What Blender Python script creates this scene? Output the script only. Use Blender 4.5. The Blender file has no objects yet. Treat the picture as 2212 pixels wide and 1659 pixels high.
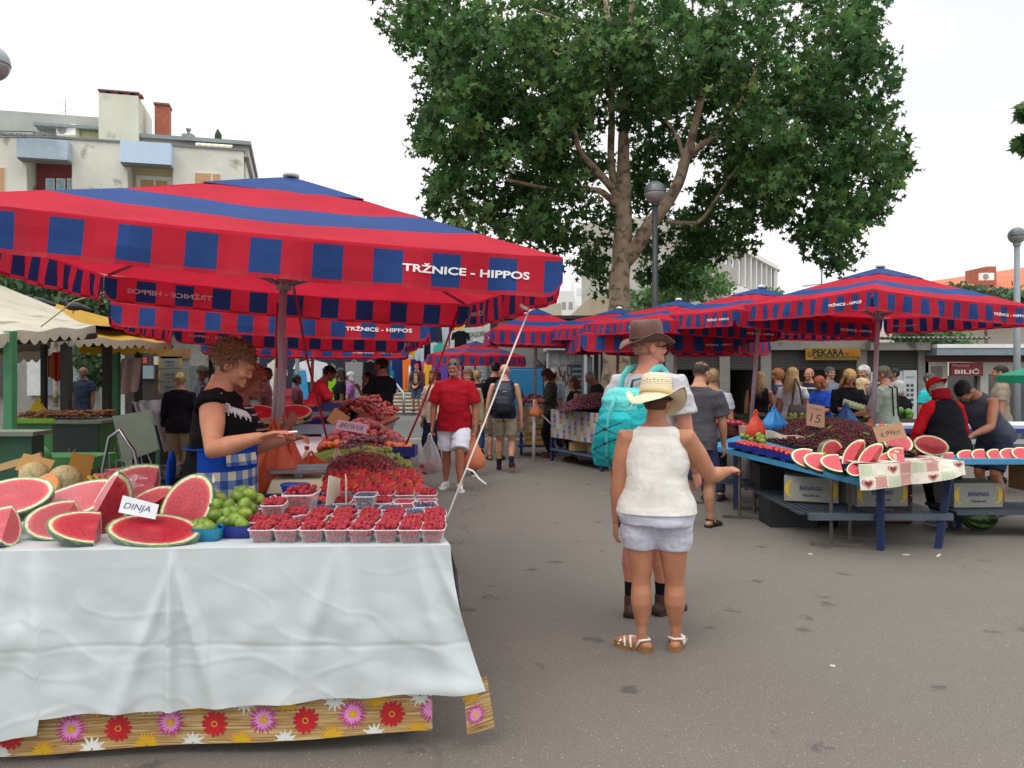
import bpy,bmesh,math,random
from mathutils import Vector,Matrix,Euler,noise
import numpy as np
random.seed(7);RNG=np.random.default_rng(7)
scene=bpy.context.scene
R=math.radians
# ------------------------------------------------------------------ camera, sky, sun, exposure
EYE=1.62
cam_d=bpy.data.cameras.new('camera');cam=bpy.data.objects.new('camera',cam_d)
scene.collection.objects.link(cam);scene.camera=cam
cam.location=(0,0,EYE);cam.rotation_euler=(R(90),0,0)
cam_d.sensor_width=36;cam_d.lens=28.02;cam_d.shift_y=-0.01334
cam_d.clip_start=0.05;cam_d.clip_end=2000
w=bpy.data.worlds.new('World');scene.world=w;w.use_nodes=True
nt=w.node_tree;nt.nodes.clear()
SUN_EL,SUN_AZ=58.0,215.0
sky=nt.nodes.new('ShaderNodeTexSky');sky.sky_type='NISHITA';sky.sun_disc=False
sky.sun_elevation=R(SUN_EL);sky.sun_rotation=R(SUN_AZ)
tc=nt.nodes.new('ShaderNodeTexCoord');mp=nt.nodes.new('ShaderNodeMapping');mp.inputs['Scale'].default_value=(1.1,1.1,3.2)
mp.inputs['Location'].default_value=(0.3,0.1,0.0)
ns=nt.nodes.new('ShaderNodeTexNoise');ns.inputs['Scale'].default_value=1.6;ns.inputs['Detail'].default_value=5
cr=nt.nodes.new('ShaderNodeValToRGB');cr.color_ramp.elements[0].position=.33;cr.color_ramp.elements[1].position=.50
mixw=nt.nodes.new('ShaderNodeMixRGB');mixw.inputs[2].default_value=(12.4,12.6,12.8,1)
hi=nt.nodes.new('ShaderNodeMath');hi.operation='MULTIPLY_ADD';hi.inputs[1].default_value=.20;hi.inputs[2].default_value=.80
sz=nt.nodes.new('ShaderNodeSeparateXYZ');zr_=nt.nodes.new('ShaderNodeMapRange');zr_.inputs[1].default_value=.42;zr_.inputs[2].default_value=.95;zr_.inputs[3].default_value=9.5;zr_.inputs[4].default_value=23.0
cbn=nt.nodes.new('ShaderNodeCombineXYZ')
bgw=nt.nodes.new('ShaderNodeBackground');bgw.inputs['Strength'].default_value=0.12
ow=nt.nodes.new('ShaderNodeOutputWorld')
L_=nt.links.new
L_(tc.outputs['Generated'],sz.inputs[0]);L_(sz.outputs[2],zr_.inputs[0]);[L_(zr_.outputs[0],cbn.inputs[i])for i in range(3)];L_(cbn.outputs[0],mixw.inputs[2]);L_(tc.outputs['Generated'],mp.inputs[0]);L_(mp.outputs[0],ns.inputs[0]);L_(ns.outputs['Fac'],cr.inputs[0])
L_(cr.outputs[0],hi.inputs[0]);L_(hi.outputs[0],mixw.inputs[0]);L_(sky.outputs[0],mixw.inputs[1]);L_(mixw.outputs[0],bgw.inputs[0]);L_(bgw.outputs[0],ow.inputs[0])
sun_d=bpy.data.lights.new('sun','SUN');sun=bpy.data.objects.new('sun',sun_d);scene.collection.objects.link(sun)
sun_d.energy=0.9;sun_d.angle=R(25);sun_d.color=(1,.96,.9)
_az=R(SUN_AZ);_el=R(SUN_EL)
_dir=Vector((math.sin(_az)*math.cos(_el),math.cos(_az)*math.cos(_el),math.sin(_el)))
sun.rotation_euler=_dir.to_track_quat('Z','Y').to_euler();sun.location=(0,0,30)
scene.view_settings.view_transform='Standard';scene.view_settings.look='None'
scene.view_settings.exposure=0.02;scene.view_settings.gamma=1.0
scene.render.engine='CYCLES';scene.cycles.max_bounces=8;scene.cycles.transparent_max_bounces=24
# ------------------------------------------------------------------ helpers
F=1722.0
def PX(x,y,d):
 return Vector(((x-1106)/F*d,d,EYE-(y-800)/F*d))
def XX(x,d):return(x-1106)/F*d
def ZZ(y,d):return EYE-(y-800)/F*d
def s2l(v):v/=255.0;return v/12.92 if v<=.04045 else((v+.055)/1.055)**2.4
def C(h,k=1.0):
 if not isinstance(h,str):return tuple(h[:3])
 h=h.lstrip('#');return tuple(s2l(int(h[i:i+2],16))*k for i in(0,2,4))
col=scene.collection
MATS={}
def mat(name,color,rough=.6,metal=0.0,var=.12,vs=6.0,bump=0.0,bs=40.0,spec=.5,transl=0.0,alpha=1.0,coat=0.0,emit=None,rnd=0.0,stain=None,sss=0.0):
 """procedural material: base colour broken up by two noises, optional bump / translucency / per-object variation"""
 if name in MATS:return MATS[name]
 m=bpy.data.materials.new(name);m.use_nodes=True;MATS[name]=m
 t=m.node_tree;n=t.nodes;b=n['Principled BSDF'];out=n['Material Output'];L=t.links.new
 color=C(color)
 b.inputs['Roughness'].default_value=rough;b.inputs['Metallic'].default_value=metal
 b.inputs['Specular IOR Level'].default_value=spec
 if coat:b.inputs['Coat Weight'].default_value=coat;b.inputs['Coat Roughness'].default_value=.12
 if sss:b.inputs['Subsurface Weight'].default_value=sss;b.inputs['Subsurface Radius'].default_value=(.02,.008,.004)
 tcn=n.new('ShaderNodeTexCoord')
 nz=n.new('ShaderNodeTexNoise');nz.inputs['Scale'].default_value=vs;nz.inputs['Detail'].default_value=6;nz.inputs['Roughness'].default_value=.62
 L(tcn.outputs['Object'],nz.inputs['Vector'])
 rp=n.new('ShaderNodeMapRange');rp.inputs[1].default_value=.3;rp.inputs[2].default_value=.7
 rp.inputs[3].default_value=1-var;rp.inputs[4].default_value=1+var
 L(nz.outputs['Fac'],rp.inputs[0])
 hs=n.new('ShaderNodeHueSaturation');hs.inputs['Color'].default_value=(*color,1)
 if rnd:
  oi=n.new('ShaderNodeObjectInfo');gi=n.new('ShaderNodeNewGeometry');ad=n.new('ShaderNodeMath');ad.operation='ADD'
  L(oi.outputs['Random'],ad.inputs[0]);L(gi.outputs['Random Per Island'],ad.inputs[1])
  fr=n.new('ShaderNodeMath');fr.operation='FRACT';L(ad.outputs[0],fr.inputs[0])
  mr=n.new('ShaderNodeMapRange');mr.inputs[3].default_value=1-rnd;mr.inputs[4].default_value=1+rnd;L(fr.outputs[0],mr.inputs[0])
  mu=n.new('ShaderNodeMath');mu.operation='MULTIPLY';L(mr.outputs[0],mu.inputs[0]);L(rp.outputs[0],mu.inputs[1])
  L(mu.outputs[0],hs.inputs['Value'])
  mh=n.new('ShaderNodeMapRange');mh.inputs[3].default_value=.5-rnd*.045;mh.inputs[4].default_value=.5+rnd*.045
  f2=n.new('ShaderNodeMath');f2.operation='MULTIPLY';f2.inputs[1].default_value=7.31;L(fr.outputs[0],f2.inputs[0])
  f3=n.new('ShaderNodeMath');f3.operation='FRACT';L(f2.outputs[0],f3.inputs[0]);L(f3.outputs[0],mh.inputs[0]);L(mh.outputs[0],hs.inputs['Hue'])
 else:L(rp.outputs[0],hs.inputs['Value'])
 last=hs.outputs[0]
 if stain:
  sc,thr,scol=stain
  sn=n.new('ShaderNodeTexNoise');sn.inputs['Scale'].default_value=sc;sn.inputs['Detail'].default_value=8;L(tcn.outputs['Object'],sn.inputs['Vector'])
  sr=n.new('ShaderNodeMapRange');sr.inputs[1].default_value=thr;sr.inputs[2].default_value=thr+.08;L(sn.outputs['Fac'],sr.inputs[0])
  mx=n.new('ShaderNodeMixRGB');mx.inputs[2].default_value=(*C(scol),1);L(sr.outputs[0],mx.inputs[0]);L(last,mx.inputs[1]);last=mx.outputs[0]
 L(last,b.inputs['Base Color']);m['out']=1
 if bump:
  bn=n.new('ShaderNodeTexNoise');bn.inputs['Scale'].default_value=bs;bn.inputs['Detail'].default_value=4
  L(tcn.outputs['Object'],bn.inputs['Vector']);bp=n.new('ShaderNodeBump');bp.inputs['Strength'].default_value=bump;bp.inputs['Distance'].default_value=.01
  L(bn.outputs['Fac'],bp.inputs['Height']);L(bp.outputs[0],b.inputs['Normal'])
 sh=b.outputs[0]
 if transl:
  tr=n.new('ShaderNodeBsdfTranslucent');L(last,tr.inputs[0]);mi=n.new('ShaderNodeMixShader');mi.inputs[0].default_value=transl
  L(sh,mi.inputs[1]);L(tr.outputs[0],mi.inputs[2]);sh=mi.outputs[0]
 if alpha<1:
  tp=n.new('ShaderNodeBsdfTransparent');mi=n.new('ShaderNodeMixShader');mi.inputs[0].default_value=alpha
  L(tp.outputs[0],mi.inputs[1]);L(sh,mi.inputs[2]);sh=mi.outputs[0]
 if sh!=b.outputs[0]:L(sh,out.inputs[0])
 if emit:b.inputs['Emission Color'].default_value=(*C(emit[0]),1);b.inputs['Emission Strength'].default_value=emit[1]
 return m
def hexmat(h,rough=.7,**k):return mat('paint_'+h.lstrip('#')+'_%d'%int(rough*100)+''.join('%s%s'%(a,b)for a,b in sorted(k.items())),h,rough,**k)
def cloth(h,**k):return hexmat(h,.9,var=.10,vs=9,bump=.35,bs=300,spec=.15,**k)
def stripes_mat(name,a,bcol,axis=2,period=.06,duty=.5,rough=.85):
 if name in MATS:return MATS[name]
 m=mat(name,a,rough,var=.08);t=m.node_tree;n=t.nodes;L=t.links.new;b=n['Principled BSDF']
 tcn=n.new('ShaderNodeTexCoord');sp=n.new('ShaderNodeSeparateXYZ');L(tcn.outputs['Object'],sp.inputs[0])
 md=n.new('ShaderNodeMath');md.operation='WRAP';md.inputs[1].default_value=period;md.inputs[2].default_value=0
 L(sp.outputs[axis],md.inputs[0]);gt=n.new('ShaderNodeMath');gt.operation='GREATER_THAN';gt.inputs[1].default_value=period*duty;L(md.outputs[0],gt.inputs[0])
 mx=n.new('ShaderNodeMixRGB');mx.inputs[1].default_value=(*C(a),1);mx.inputs[2].default_value=(*C(bcol),1);L(gt.outputs[0],mx.inputs[0]);L(mx.outputs[0],b.inputs['Base Color'])
 return m
def check_mat(name,cols,period=.08,rough=.85,coord='UV'):
 """gingham: cols = (light, mid, dark) by UV or object coords"""
 if name in MATS:return MATS[name]
 m=mat(name,cols[0],rough);t=m.node_tree;n=t.nodes;L=t.links.new;b=n['Principled BSDF']
 tcn=n.new('ShaderNodeTexCoord');sp=n.new('ShaderNodeSeparateXYZ');L(tcn.outputs[coord],sp.inputs[0]);g=[]
 for ax in((0,2)if coord=='Object' else(0,1)):
  md=n.new('ShaderNodeMath');md.operation='WRAP';md.inputs[1].default_value=period;md.inputs[2].default_value=0;L(sp.outputs[ax],md.inputs[0])
  gt=n.new('ShaderNodeMath');gt.operation='GREATER_THAN';gt.inputs[1].default_value=period*.5;L(md.outputs[0],gt.inputs[0]);g.append(gt)
 ad=n.new('ShaderNodeMath');ad.operation='ADD';L(g[0].outputs[0],ad.inputs[0]);L(g[1].outputs[0],ad.inputs[1])
 hf=n.new('ShaderNodeMath');hf.operation='MULTIPLY';hf.inputs[1].default_value=.45;L(ad.outputs[0],hf.inputs[0])
 crn=n.new('ShaderNodeValToRGB');crn.color_ramp.interpolation='CONSTANT';e=crn.color_ramp.elements
 e[0].position=0;e[0].color=(*C(cols[0]),1);e[1].position=.3;e[1].color=(*C(cols[1]),1);k=e.new(.8);k.color=(*C(cols[2]),1)
 L(hf.outputs[0],crn.inputs[0]);L(crn.outputs[0],b.inputs['Base Color']);return m
def plastic_mat(name,tint=(.95,.97,1),op=.16,rough=.08,gz=.5):
 if name in MATS:return MATS[name]
 m=bpy.data.materials.new(name);m.use_nodes=True;MATS[name]=m;t=m.node_tree;n=t.nodes;n.clear();L=t.links.new
 o=n.new('ShaderNodeOutputMaterial');tp=n.new('ShaderNodeBsdfTransparent');tp.inputs[0].default_value=(*tint,1)
 pr=n.new('ShaderNodeBsdfPrincipled');pr.inputs['Base Color'].default_value=(*tint,1);pr.inputs['Roughness'].default_value=rough
 nz=n.new('ShaderNodeTexNoise');nz.inputs['Scale'].default_value=60;tcn=n.new('ShaderNodeTexCoord');L(tcn.outputs['Object'],nz.inputs[0])
 bp=n.new('ShaderNodeBump');bp.inputs['Strength'].default_value=.4;bp.inputs['Distance'].default_value=.004;L(nz.outputs[0],bp.inputs['Height']);L(bp.outputs[0],pr.inputs['Normal'])
 lw=n.new('ShaderNodeLayerWeight');lw.inputs[0].default_value=.35;mr=n.new('ShaderNodeMapRange');mr.inputs[3].default_value=op;mr.inputs[4].default_value=min(1,op+gz);L(lw.outputs['Facing'],mr.inputs[0])
 mi=n.new('ShaderNodeMixShader');L(mr.outputs[0],mi.inputs[0]);L(tp.outputs[0],mi.inputs[1]);L(pr.outputs[0],mi.inputs[2]);L(mi.outputs[0],o.inputs[0]);return m
# ---- mesh collector
class MB:
 def __init__(s):s.v=[];s.f=[];s.m=[];s.uv=None
 def quad(s,pts,mi=0):
  k=len(s.v);s.v+=[tuple(p)for p in pts];s.f.append(tuple(range(k,k+len(pts))));s.m.append(mi);return s
 def box(s,c,d,mi=0,rot=None,taper=1.0):
  k=len(s.v);M=Euler(rot).to_matrix()if rot else None
  for z in(-1,1):
   tp=taper if z>0 else 1
   for x,y in((-1,-1),(1,-1),(1,1),(-1,1)):
    p=Vector((x*d[0]/2*tp,y*d[1]/2*tp,z*d[2]/2))
    if M:p=M@p
    s.v.append(tuple(p+Vector(c)))
  for f in((3,2,1,0),(4,5,6,7),(0,1,5,4),(1,2,6,5),(2,3,7,6),(3,0,4,7)):s.f.append(tuple(k+i for i in f));s.m.append(mi)
  return s
 def bx(s,a,b,mi=0):
  return s.box([(a[i]+b[i])/2 for i in range(3)],[abs(b[i]-a[i])for i in range(3)],mi)
 def tube(s,pts,rad,n=10,mi=0,cap='flat',flat=None):
  pts=[Vector(p)for p in pts];m=len(pts)
  if not hasattr(rad,'__len__'):rad=[rad]*m
  elif isinstance(rad,tuple):rad=[rad]*m
  rad=[(q if hasattr(q,'__len__')else(q,q))for q in rad]
  if cap=='round':
   d0=(pts[0]-pts[1]).normalized();d1=(pts[-1]-pts[-2]).normalized();r0,r1=rad[0],rad[-1];a0,a1=min(r0),min(r1)
   pts=[pts[0]+d0*a0*.95,pts[0]+d0*a0*.6]+pts+[pts[-1]+d1*a1*.6,pts[-1]+d1*a1*.95]
   rad=[(r0[0]*.3,r0[1]*.3),(r0[0]*.8,r0[1]*.8)]+rad+[(r1[0]*.8,r1[1]*.8),(r1[0]*.3,r1[1]*.3)];m=len(pts)
  k=len(s.v);prev=None
  for i,p in enumerate(pts):
   if i==0:t=pts[1]-pts[0]
   elif i==m-1:t=pts[-1]-pts[-2]
   else:t=(pts[i+1]-p).normalized()+(p-pts[i-1]).normalized()
   t=t.normalized()if t.length>1e-9 else Vector((0,0,1))
   if prev is None:
    u=t.cross(Vector((0,1,0))if abs(t.y)<.9 else Vector((1,0,0))).normalized()
   else:
    u=(prev-t*prev.dot(t));u=u.normalized()if u.length>1e-6 else t.orthogonal().normalized()
   prev=u;vv=t.cross(u)
   rr=rad[i];ra,rb=(rr if hasattr(rr,'__len__')else(rr,rr))
   for j in range(n):
    a=2*math.pi*j/n;s.v.append(tuple(p+u*math.cos(a)*ra+vv*math.sin(a)*rb))
  for i in range(m-1):
   for j in range(n):
    a=k+i*n+j;b=k+i*n+(j+1)%n;s.f.append((a,b,b+n,a+n));s.m.append(mi)
  s.f.append(tuple(k+j for j in reversed(range(n))));s.m.append(mi)
  s.f.append(tuple(k+(m-1)*n+j for j in range(n)));s.m.append(mi)
  return s
 def loft(s,rings,n=20,mi=0,M=None,p=2.0):
  """rings = (cx, cy, cz, ax, ay) horizontal (super)ellipses"""
  k=len(s.v)
  for cx,cy,cz,ax,ay in rings:
   for j in range(n):
    a=2*math.pi*j/n;ca,sa=math.cos(a),math.sin(a)
    q=Vector((cx+ax*math.copysign(abs(ca)**(2/p),ca),cy+ay*math.copysign(abs(sa)**(2/p),sa),cz))
    s.v.append(tuple(M@q if M else q))
  m=len(rings)
  for i in range(m-1):
   for j in range(n):
    a=k+i*n+j;b=k+i*n+(j+1)%n;s.f.append((a,b,b+n,a+n));s.m.append(mi)
  s.f.append(tuple(k+j for j in reversed(range(n))));s.m.append(mi)
  s.f.append(tuple(k+(m-1)*n+j for j in range(n)));s.m.append(mi);return s
 def sph(s,c,r,n=12,mi=0,M=None):
  if not hasattr(r,'__len__'):r=(r,r,r)
  k=len(s.v);h=max(4,n//2);c=Vector(c)
  def T(q):
   q=Vector(q);q=M@q if M else q
   return tuple(c+q)
  s.v.append(T((0,0,r[2])))
  for i in range(1,h):
   ph=math.pi*i/h
   for j in range(n):
    a=2*math.pi*j/n;s.v.append(T((r[0]*math.sin(ph)*math.cos(a),r[1]*math.sin(ph)*math.sin(a),r[2]*math.cos(ph))))
  s.v.append(T((0,0,-r[2])));e=len(s.v)-1
  for j in range(n):
   s.f.append((k,k+1+j,k+1+(j+1)%n));s.m.append(mi)
   o=k+1+(h-2)*n;s.f.append((e,o+(j+1)%n,o+j));s.m.append(mi)
  for i in range(h-2):
   for j in range(n):
    a=k+1+i*n+j;b=k+1+i*n+(j+1)%n;s.f.append((a,a+n,b+n,b));s.m.append(mi)
  return s
 def add(s,o,M=None,mi=None):
  k=len(s.v);s.v+=[tuple(M@Vector(p))for p in o.v]if M else o.v
  s.f+=[tuple(k+i for i in f)for f in o.f];s.m+=[mi]*len(o.f)if mi is not None else o.m;return s
 def grid(s,fn,nu,nv,mi=0,mif=None):
  k=len(s.v)
  for i in range(nu+1):
   for j in range(nv+1):s.v.append(tuple(fn(i/nu,j/nv)))
  for i in range(nu):
   for j in range(nv):
    a=k+i*(nv+1)+j;s.f.append((a,a+nv+1,a+nv+2,a+1));s.m.append(mif(i,j)if mif else mi)
  return s
 def mesh(s,name,mats,smooth=False):
  me=bpy.data.meshes.new(name);me.from_pydata([tuple(v)for v in s.v],[],s.f)
  for m in(mats if isinstance(mats,(list,tuple))else[mats]):me.materials.append(m)
  me.polygons.foreach_set('material_index',s.m)
  if smooth:me.polygons.foreach_set('use_smooth',[True]*len(s.f))
  me.update();return me
 def build(s,name,mats,parent=None,smooth=False,bevel=0,auto=False):
  o=bpy.data.objects.new(name,s.mesh(name,mats,smooth));col.objects.link(o)
  if parent:o.parent=parent
  if bevel:
   b=o.modifiers.new('bevel','BEVEL');b.width=bevel;b.segments=2;b.limit_method='ANGLE'
  return o
def tag(o,label=None,cat=None,group=None,kind=None):
 if label:o['label']=label
 if cat:o['category']=cat
 if group:o['group']=group
 if kind:o['kind']=kind
 return o
def thing(name,label,cat,loc=(0,0,0),rz=0,group=None,rot=None,sc=1):
 o=bpy.data.objects.new(name,None);col.objects.link(o);o.location=loc;o.rotation_euler=rot or(0,0,rz);o.empty_display_size=.1
 if sc!=1:o.scale=(sc,)*3
 return tag(o,label,cat,group)
def dup(root,loc,rz=None,label=None,group=None,rot=None,sc=None):
 r=root.copy();col.objects.link(r);r.location=loc
 if rot is not None:r.rotation_euler=rot
 elif rz is not None:r.rotation_euler=(0,0,rz)
 if sc is not None:r.scale=(sc,)*3 if not hasattr(sc,'__len__')else sc
 if label:r['label']=label
 if group:r['group']=group
 for ch in list(root.children):
  c=ch.copy();col.objects.link(c);c.parent=r
  for g in ch.children:d=g.copy();col.objects.link(d);d.parent=c
 return r
def struct(o):o['kind']='structure';return o
def remesh(mb,name,mats,vox=.008,smooth=2,disp=0,ds=9.0,cuts=(),parent=None,extra=None,seed=0,mat_by=None):
 me=mb.mesh('tmp',mats);o=bpy.data.objects.new('tmp',me);col.objects.link(o)
 r=o.modifiers.new('r','REMESH');r.mode='VOXEL';r.voxel_size=vox
 if smooth:q=o.modifiers.new('s','SMOOTH');q.factor=.5;q.iterations=smooth
 dg=bpy.context.evaluated_depsgraph_get();ev=o.evaluated_get(dg);m2=bpy.data.meshes.new_from_object(ev)
 bpy.data.objects.remove(o);bpy.data.meshes.remove(me)
 bm=bmesh.new();bm.from_mesh(m2)
 for co,no in cuts:
  bmesh.ops.bisect_plane(bm,geom=bm.verts[:]+bm.edges[:]+bm.faces[:],plane_co=co,plane_no=no,clear_outer=True)
 if disp:
  bm.normal_update();off=Vector((seed*1.7,seed,0))
  for v in bm.verts:
   q=v.co*ds+off;q2=Vector((q.x,q.y,q.z*1.8))
   v.co+=v.normal*disp*(noise.noise(q2)+.5*abs(noise.noise(q2*2.3)))
 for f in bm.faces:f.smooth=True
 if mat_by:
  for f in bm.faces:f.material_index=mat_by(f.calc_center_median())
 if extra:
  em=extra.mesh('e',mats,True);bm.from_mesh(em);bpy.data.meshes.remove(em)
 m3=bpy.data.meshes.new(name);bm.to_mesh(m3);bm.free();bpy.data.meshes.remove(m2)
 m3.materials.clear()
 for m in(mats if isinstance(mats,(list,tuple))else[mats]):m3.materials.append(m)
 ob=bpy.data.objects.new(name,m3);col.objects.link(ob)
 if parent:ob.parent=parent
 return ob
_TX={}
def text_mesh(s,bold=.0,ext=.0):
 k=(s,bold,ext)
 if k in _TX:return _TX[k]
 cu=bpy.data.curves.new('t','FONT');cu.body=s;cu.offset=bold;cu.extrude=ext;cu.resolution_u=3
 o=bpy.data.objects.new('t',cu);col.objects.link(o);dg=bpy.context.evaluated_depsgraph_get()
 me=bpy.data.meshes.new_from_object(o.evaluated_get(dg));bpy.data.objects.remove(o);me.materials.clear()
 _TX[k]=me;return me
def text_mb(s,width,height=None,bold=.02,mi=0,center=True):
 """MB with the text in the XZ plane (facing -Y), width x height metres"""
 me=text_mesh(s,bold);vs=[v.co.copy()for v in me.vertices]
 x0,x1=min(v.x for v in vs),max(v.x for v in vs);y0,y1=min(v.y for v in vs),max(v.y for v in vs)
 sx=width/(x1-x0);sy=(height/(y1-y0))if height else sx;b=MB()
 for v in vs:b.v.append(((v.x-x0)*sx-(width/2 if center else 0),0,(v.y-y0)*sy-((y1-y0)*sy/2 if center else 0)))
 for p in me.polygons:b.f.append(tuple(p.vertices));b.m.append(mi)
 return b
def Mx(loc=(0,0,0),rot=(0,0,0),sc=(1,1,1)):return Matrix.LocRotScale(Vector(loc),Euler(rot),Vector(sc))
def scribble(pts,r=.008,n=5):
 return MB().tube(pts,r,n)
WHITE=hexmat('#f2f2ee',.5);BLACK=hexmat('#101012',.6)
# ------------------------------------------------------------------ ground
def ground_mat(name,base,spot,bright):
 m=bpy.data.materials.new(name);m.use_nodes=True;t=m.node_tree;n=t.nodes;L=t.links.new;b=n['Principled BSDF']
 g=n.new('ShaderNodeTexCoord').outputs['Object']
 def nz(sc,det=4,rough=.6):
  q=n.new('ShaderNodeTexNoise');q.inputs['Scale'].default_value=sc;q.inputs['Detail'].default_value=det;q.inputs['Roughness'].default_value=rough;L(g,q.inputs[0]);return q.outputs['Fac']
 def rng(src,a,bb,c,d):
  q=n.new('ShaderNodeMapRange');q.inputs[1].default_value=a;q.inputs[2].default_value=bb;q.inputs[3].default_value=c;q.inputs[4].default_value=d;L(src,q.inputs[0]);return q.outputs[0]
 def mix(f,a,c2,typ='MIX'):
  q=n.new('ShaderNodeMixRGB');q.blend_type=typ
  L(f,q.inputs[0])if not isinstance(f,float)else setattr(q.inputs[0],'default_value',f)
  for i,s in((1,a),(2,c2)):
   if isinstance(s,tuple):q.inputs[i].default_value=(*s,1)
   else:L(s,q.inputs[i])
  return q.outputs[0]
 c=mix(rng(nz(.55,6),.38,.62,0,1),C(base),tuple(x*.80 for x in C(base)))
 c=mix(rng(nz(.13,2),.4,.6,0,1),c,tuple(a*b2 for a,b2 in zip(C(base),(1.0,1.06,1.04))))
 c=mix(rng(nz(170,2,.8),.38,.62,0,.75),c,tuple(x*.45 for x in C(base)))
 vo=n.new('ShaderNodeTexVoronoi');vo.inputs['Scale'].default_value=75;L(g,vo.inputs['Vector'])
 c=mix(rng(vo.outputs['Distance'],.10,.20,.50,0),c,C(bright))
 vo3=n.new('ShaderNodeTexVoronoi');vo3.inputs['Scale'].default_value=22;L(g,vo3.inputs['Vector'])
 c=mix(rng(vo3.outputs['Distance'],.05,.10,.6,0),c,C(bright))
 vo2=n.new('ShaderNodeTexVoronoi');vo2.inputs['Scale'].default_value=2.3;L(g,vo2.inputs['Vector'])
 ad=n.new('ShaderNodeMath');ad.operation='ADD';L(vo2.outputs['Distance'],ad.inputs[0]);L(rng(nz(14,3),.3,.7,-.10,.10),ad.inputs[1])
 c=mix(rng(ad.outputs[0],.07,.15,.72,0),c,C(spot))
 wv=n.new('ShaderNodeTexVoronoi');wv.feature='DISTANCE_TO_EDGE';wv.inputs['Scale'].default_value=.22;
 mpn=n.new('ShaderNodeVectorMath');mpn.operation='ADD';nn=n.new('ShaderNodeTexNoise');nn.inputs['Scale'].default_value=1.5;L(g,nn.inputs[0]);L(g,mpn.inputs[0]);L(nn.outputs['Color'],mpn.inputs[1]);L(mpn.outputs[0],wv.inputs['Vector'])
 c=mix(rng(wv.outputs['Distance'],.0015,.005,.28,0),c,C(spot))
 L(c,b.inputs['Base Color']);b.inputs['Roughness'].default_value=.82;b.inputs['Specular IOR Level'].default_value=.35
 bp=n.new('ShaderNodeBump');bp.inputs['Strength'].default_value=.5;bp.inputs['Distance'].default_value=.006;L(nz(110,3),bp.inputs['Height']);L(bp.outputs[0],b.inputs['Normal'])
 return m
g=MB().grid(lambda u,v:((u-.5)*900,-60+v*900,0),8,8).build('ground',ground_mat('asphalt_brown','#756e67','#46413d','#bdb6a8'));struct(g)
rd=MB().quad([(-14,18.95,.004),(1.6,18.95,.004),(1.6,28.6,.004),(-14,28.6,.004)]).build('road',ground_mat('asphalt_grey','#636563','#4a4a4a','#8a8a88'));struct(rd)
cb=MB();random.seed(3)
for i in range(110):
 for j in range(3):
  cb.box((-13.2+i*.135+(.06 if j%2 else 0),18.62+j*.12,.006),(.118,.1,.016),mi=random.randint(0,1))
struct(cb.build('pavement',[hexmat('#8a8780',.8,var=.25),hexmat('#a29c92',.8,var=.25)]))
# ------------------------------------------------------------------ stairs and terrace at the back
sm=hexmat('#8d8377',.85,var=.25,vs=2.5);se=hexmat('#b3aa9c',.85,var=.25,vs=3)
st=MB();SX0,SX1=-8.5,-.9
for k in range(6):
 st.bx((SX0,28.6+k*.34,0 if k==0 else 0.001*k),(SX1,31.4,.125*(k+1)),0)
 st.bx((SX0,28.57+k*.34,.125*(k+1)-.03),(SX1,28.9+k*.34,.125*(k+1)+.012),1)
tag(st.build('staircase',[sm,se]),'six worn concrete steps up to the clothes stalls','stairs')
struct(MB().bx((-16,30.6,0),(6,50,.755)).build('terrace',ground_mat('terrace_floor','#6d6862','#4a4642','#8f8a80')))
hm=hexmat('#8d9494',.4,metal=.6)
hr=thing('handrail','grey metal handrail running down the back steps','handrail',(0,0,0))
MB().tube([PX(809,775,31),PX(853,826,29.6),PX(872,850,28.3),PX(872,895,28.3)],.045,8).build('rail',hm,hr,True)
MB().tube([PX(885,790,31),PX(885,846,31)],.055,8).build('post',hm,hr,True)
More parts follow.
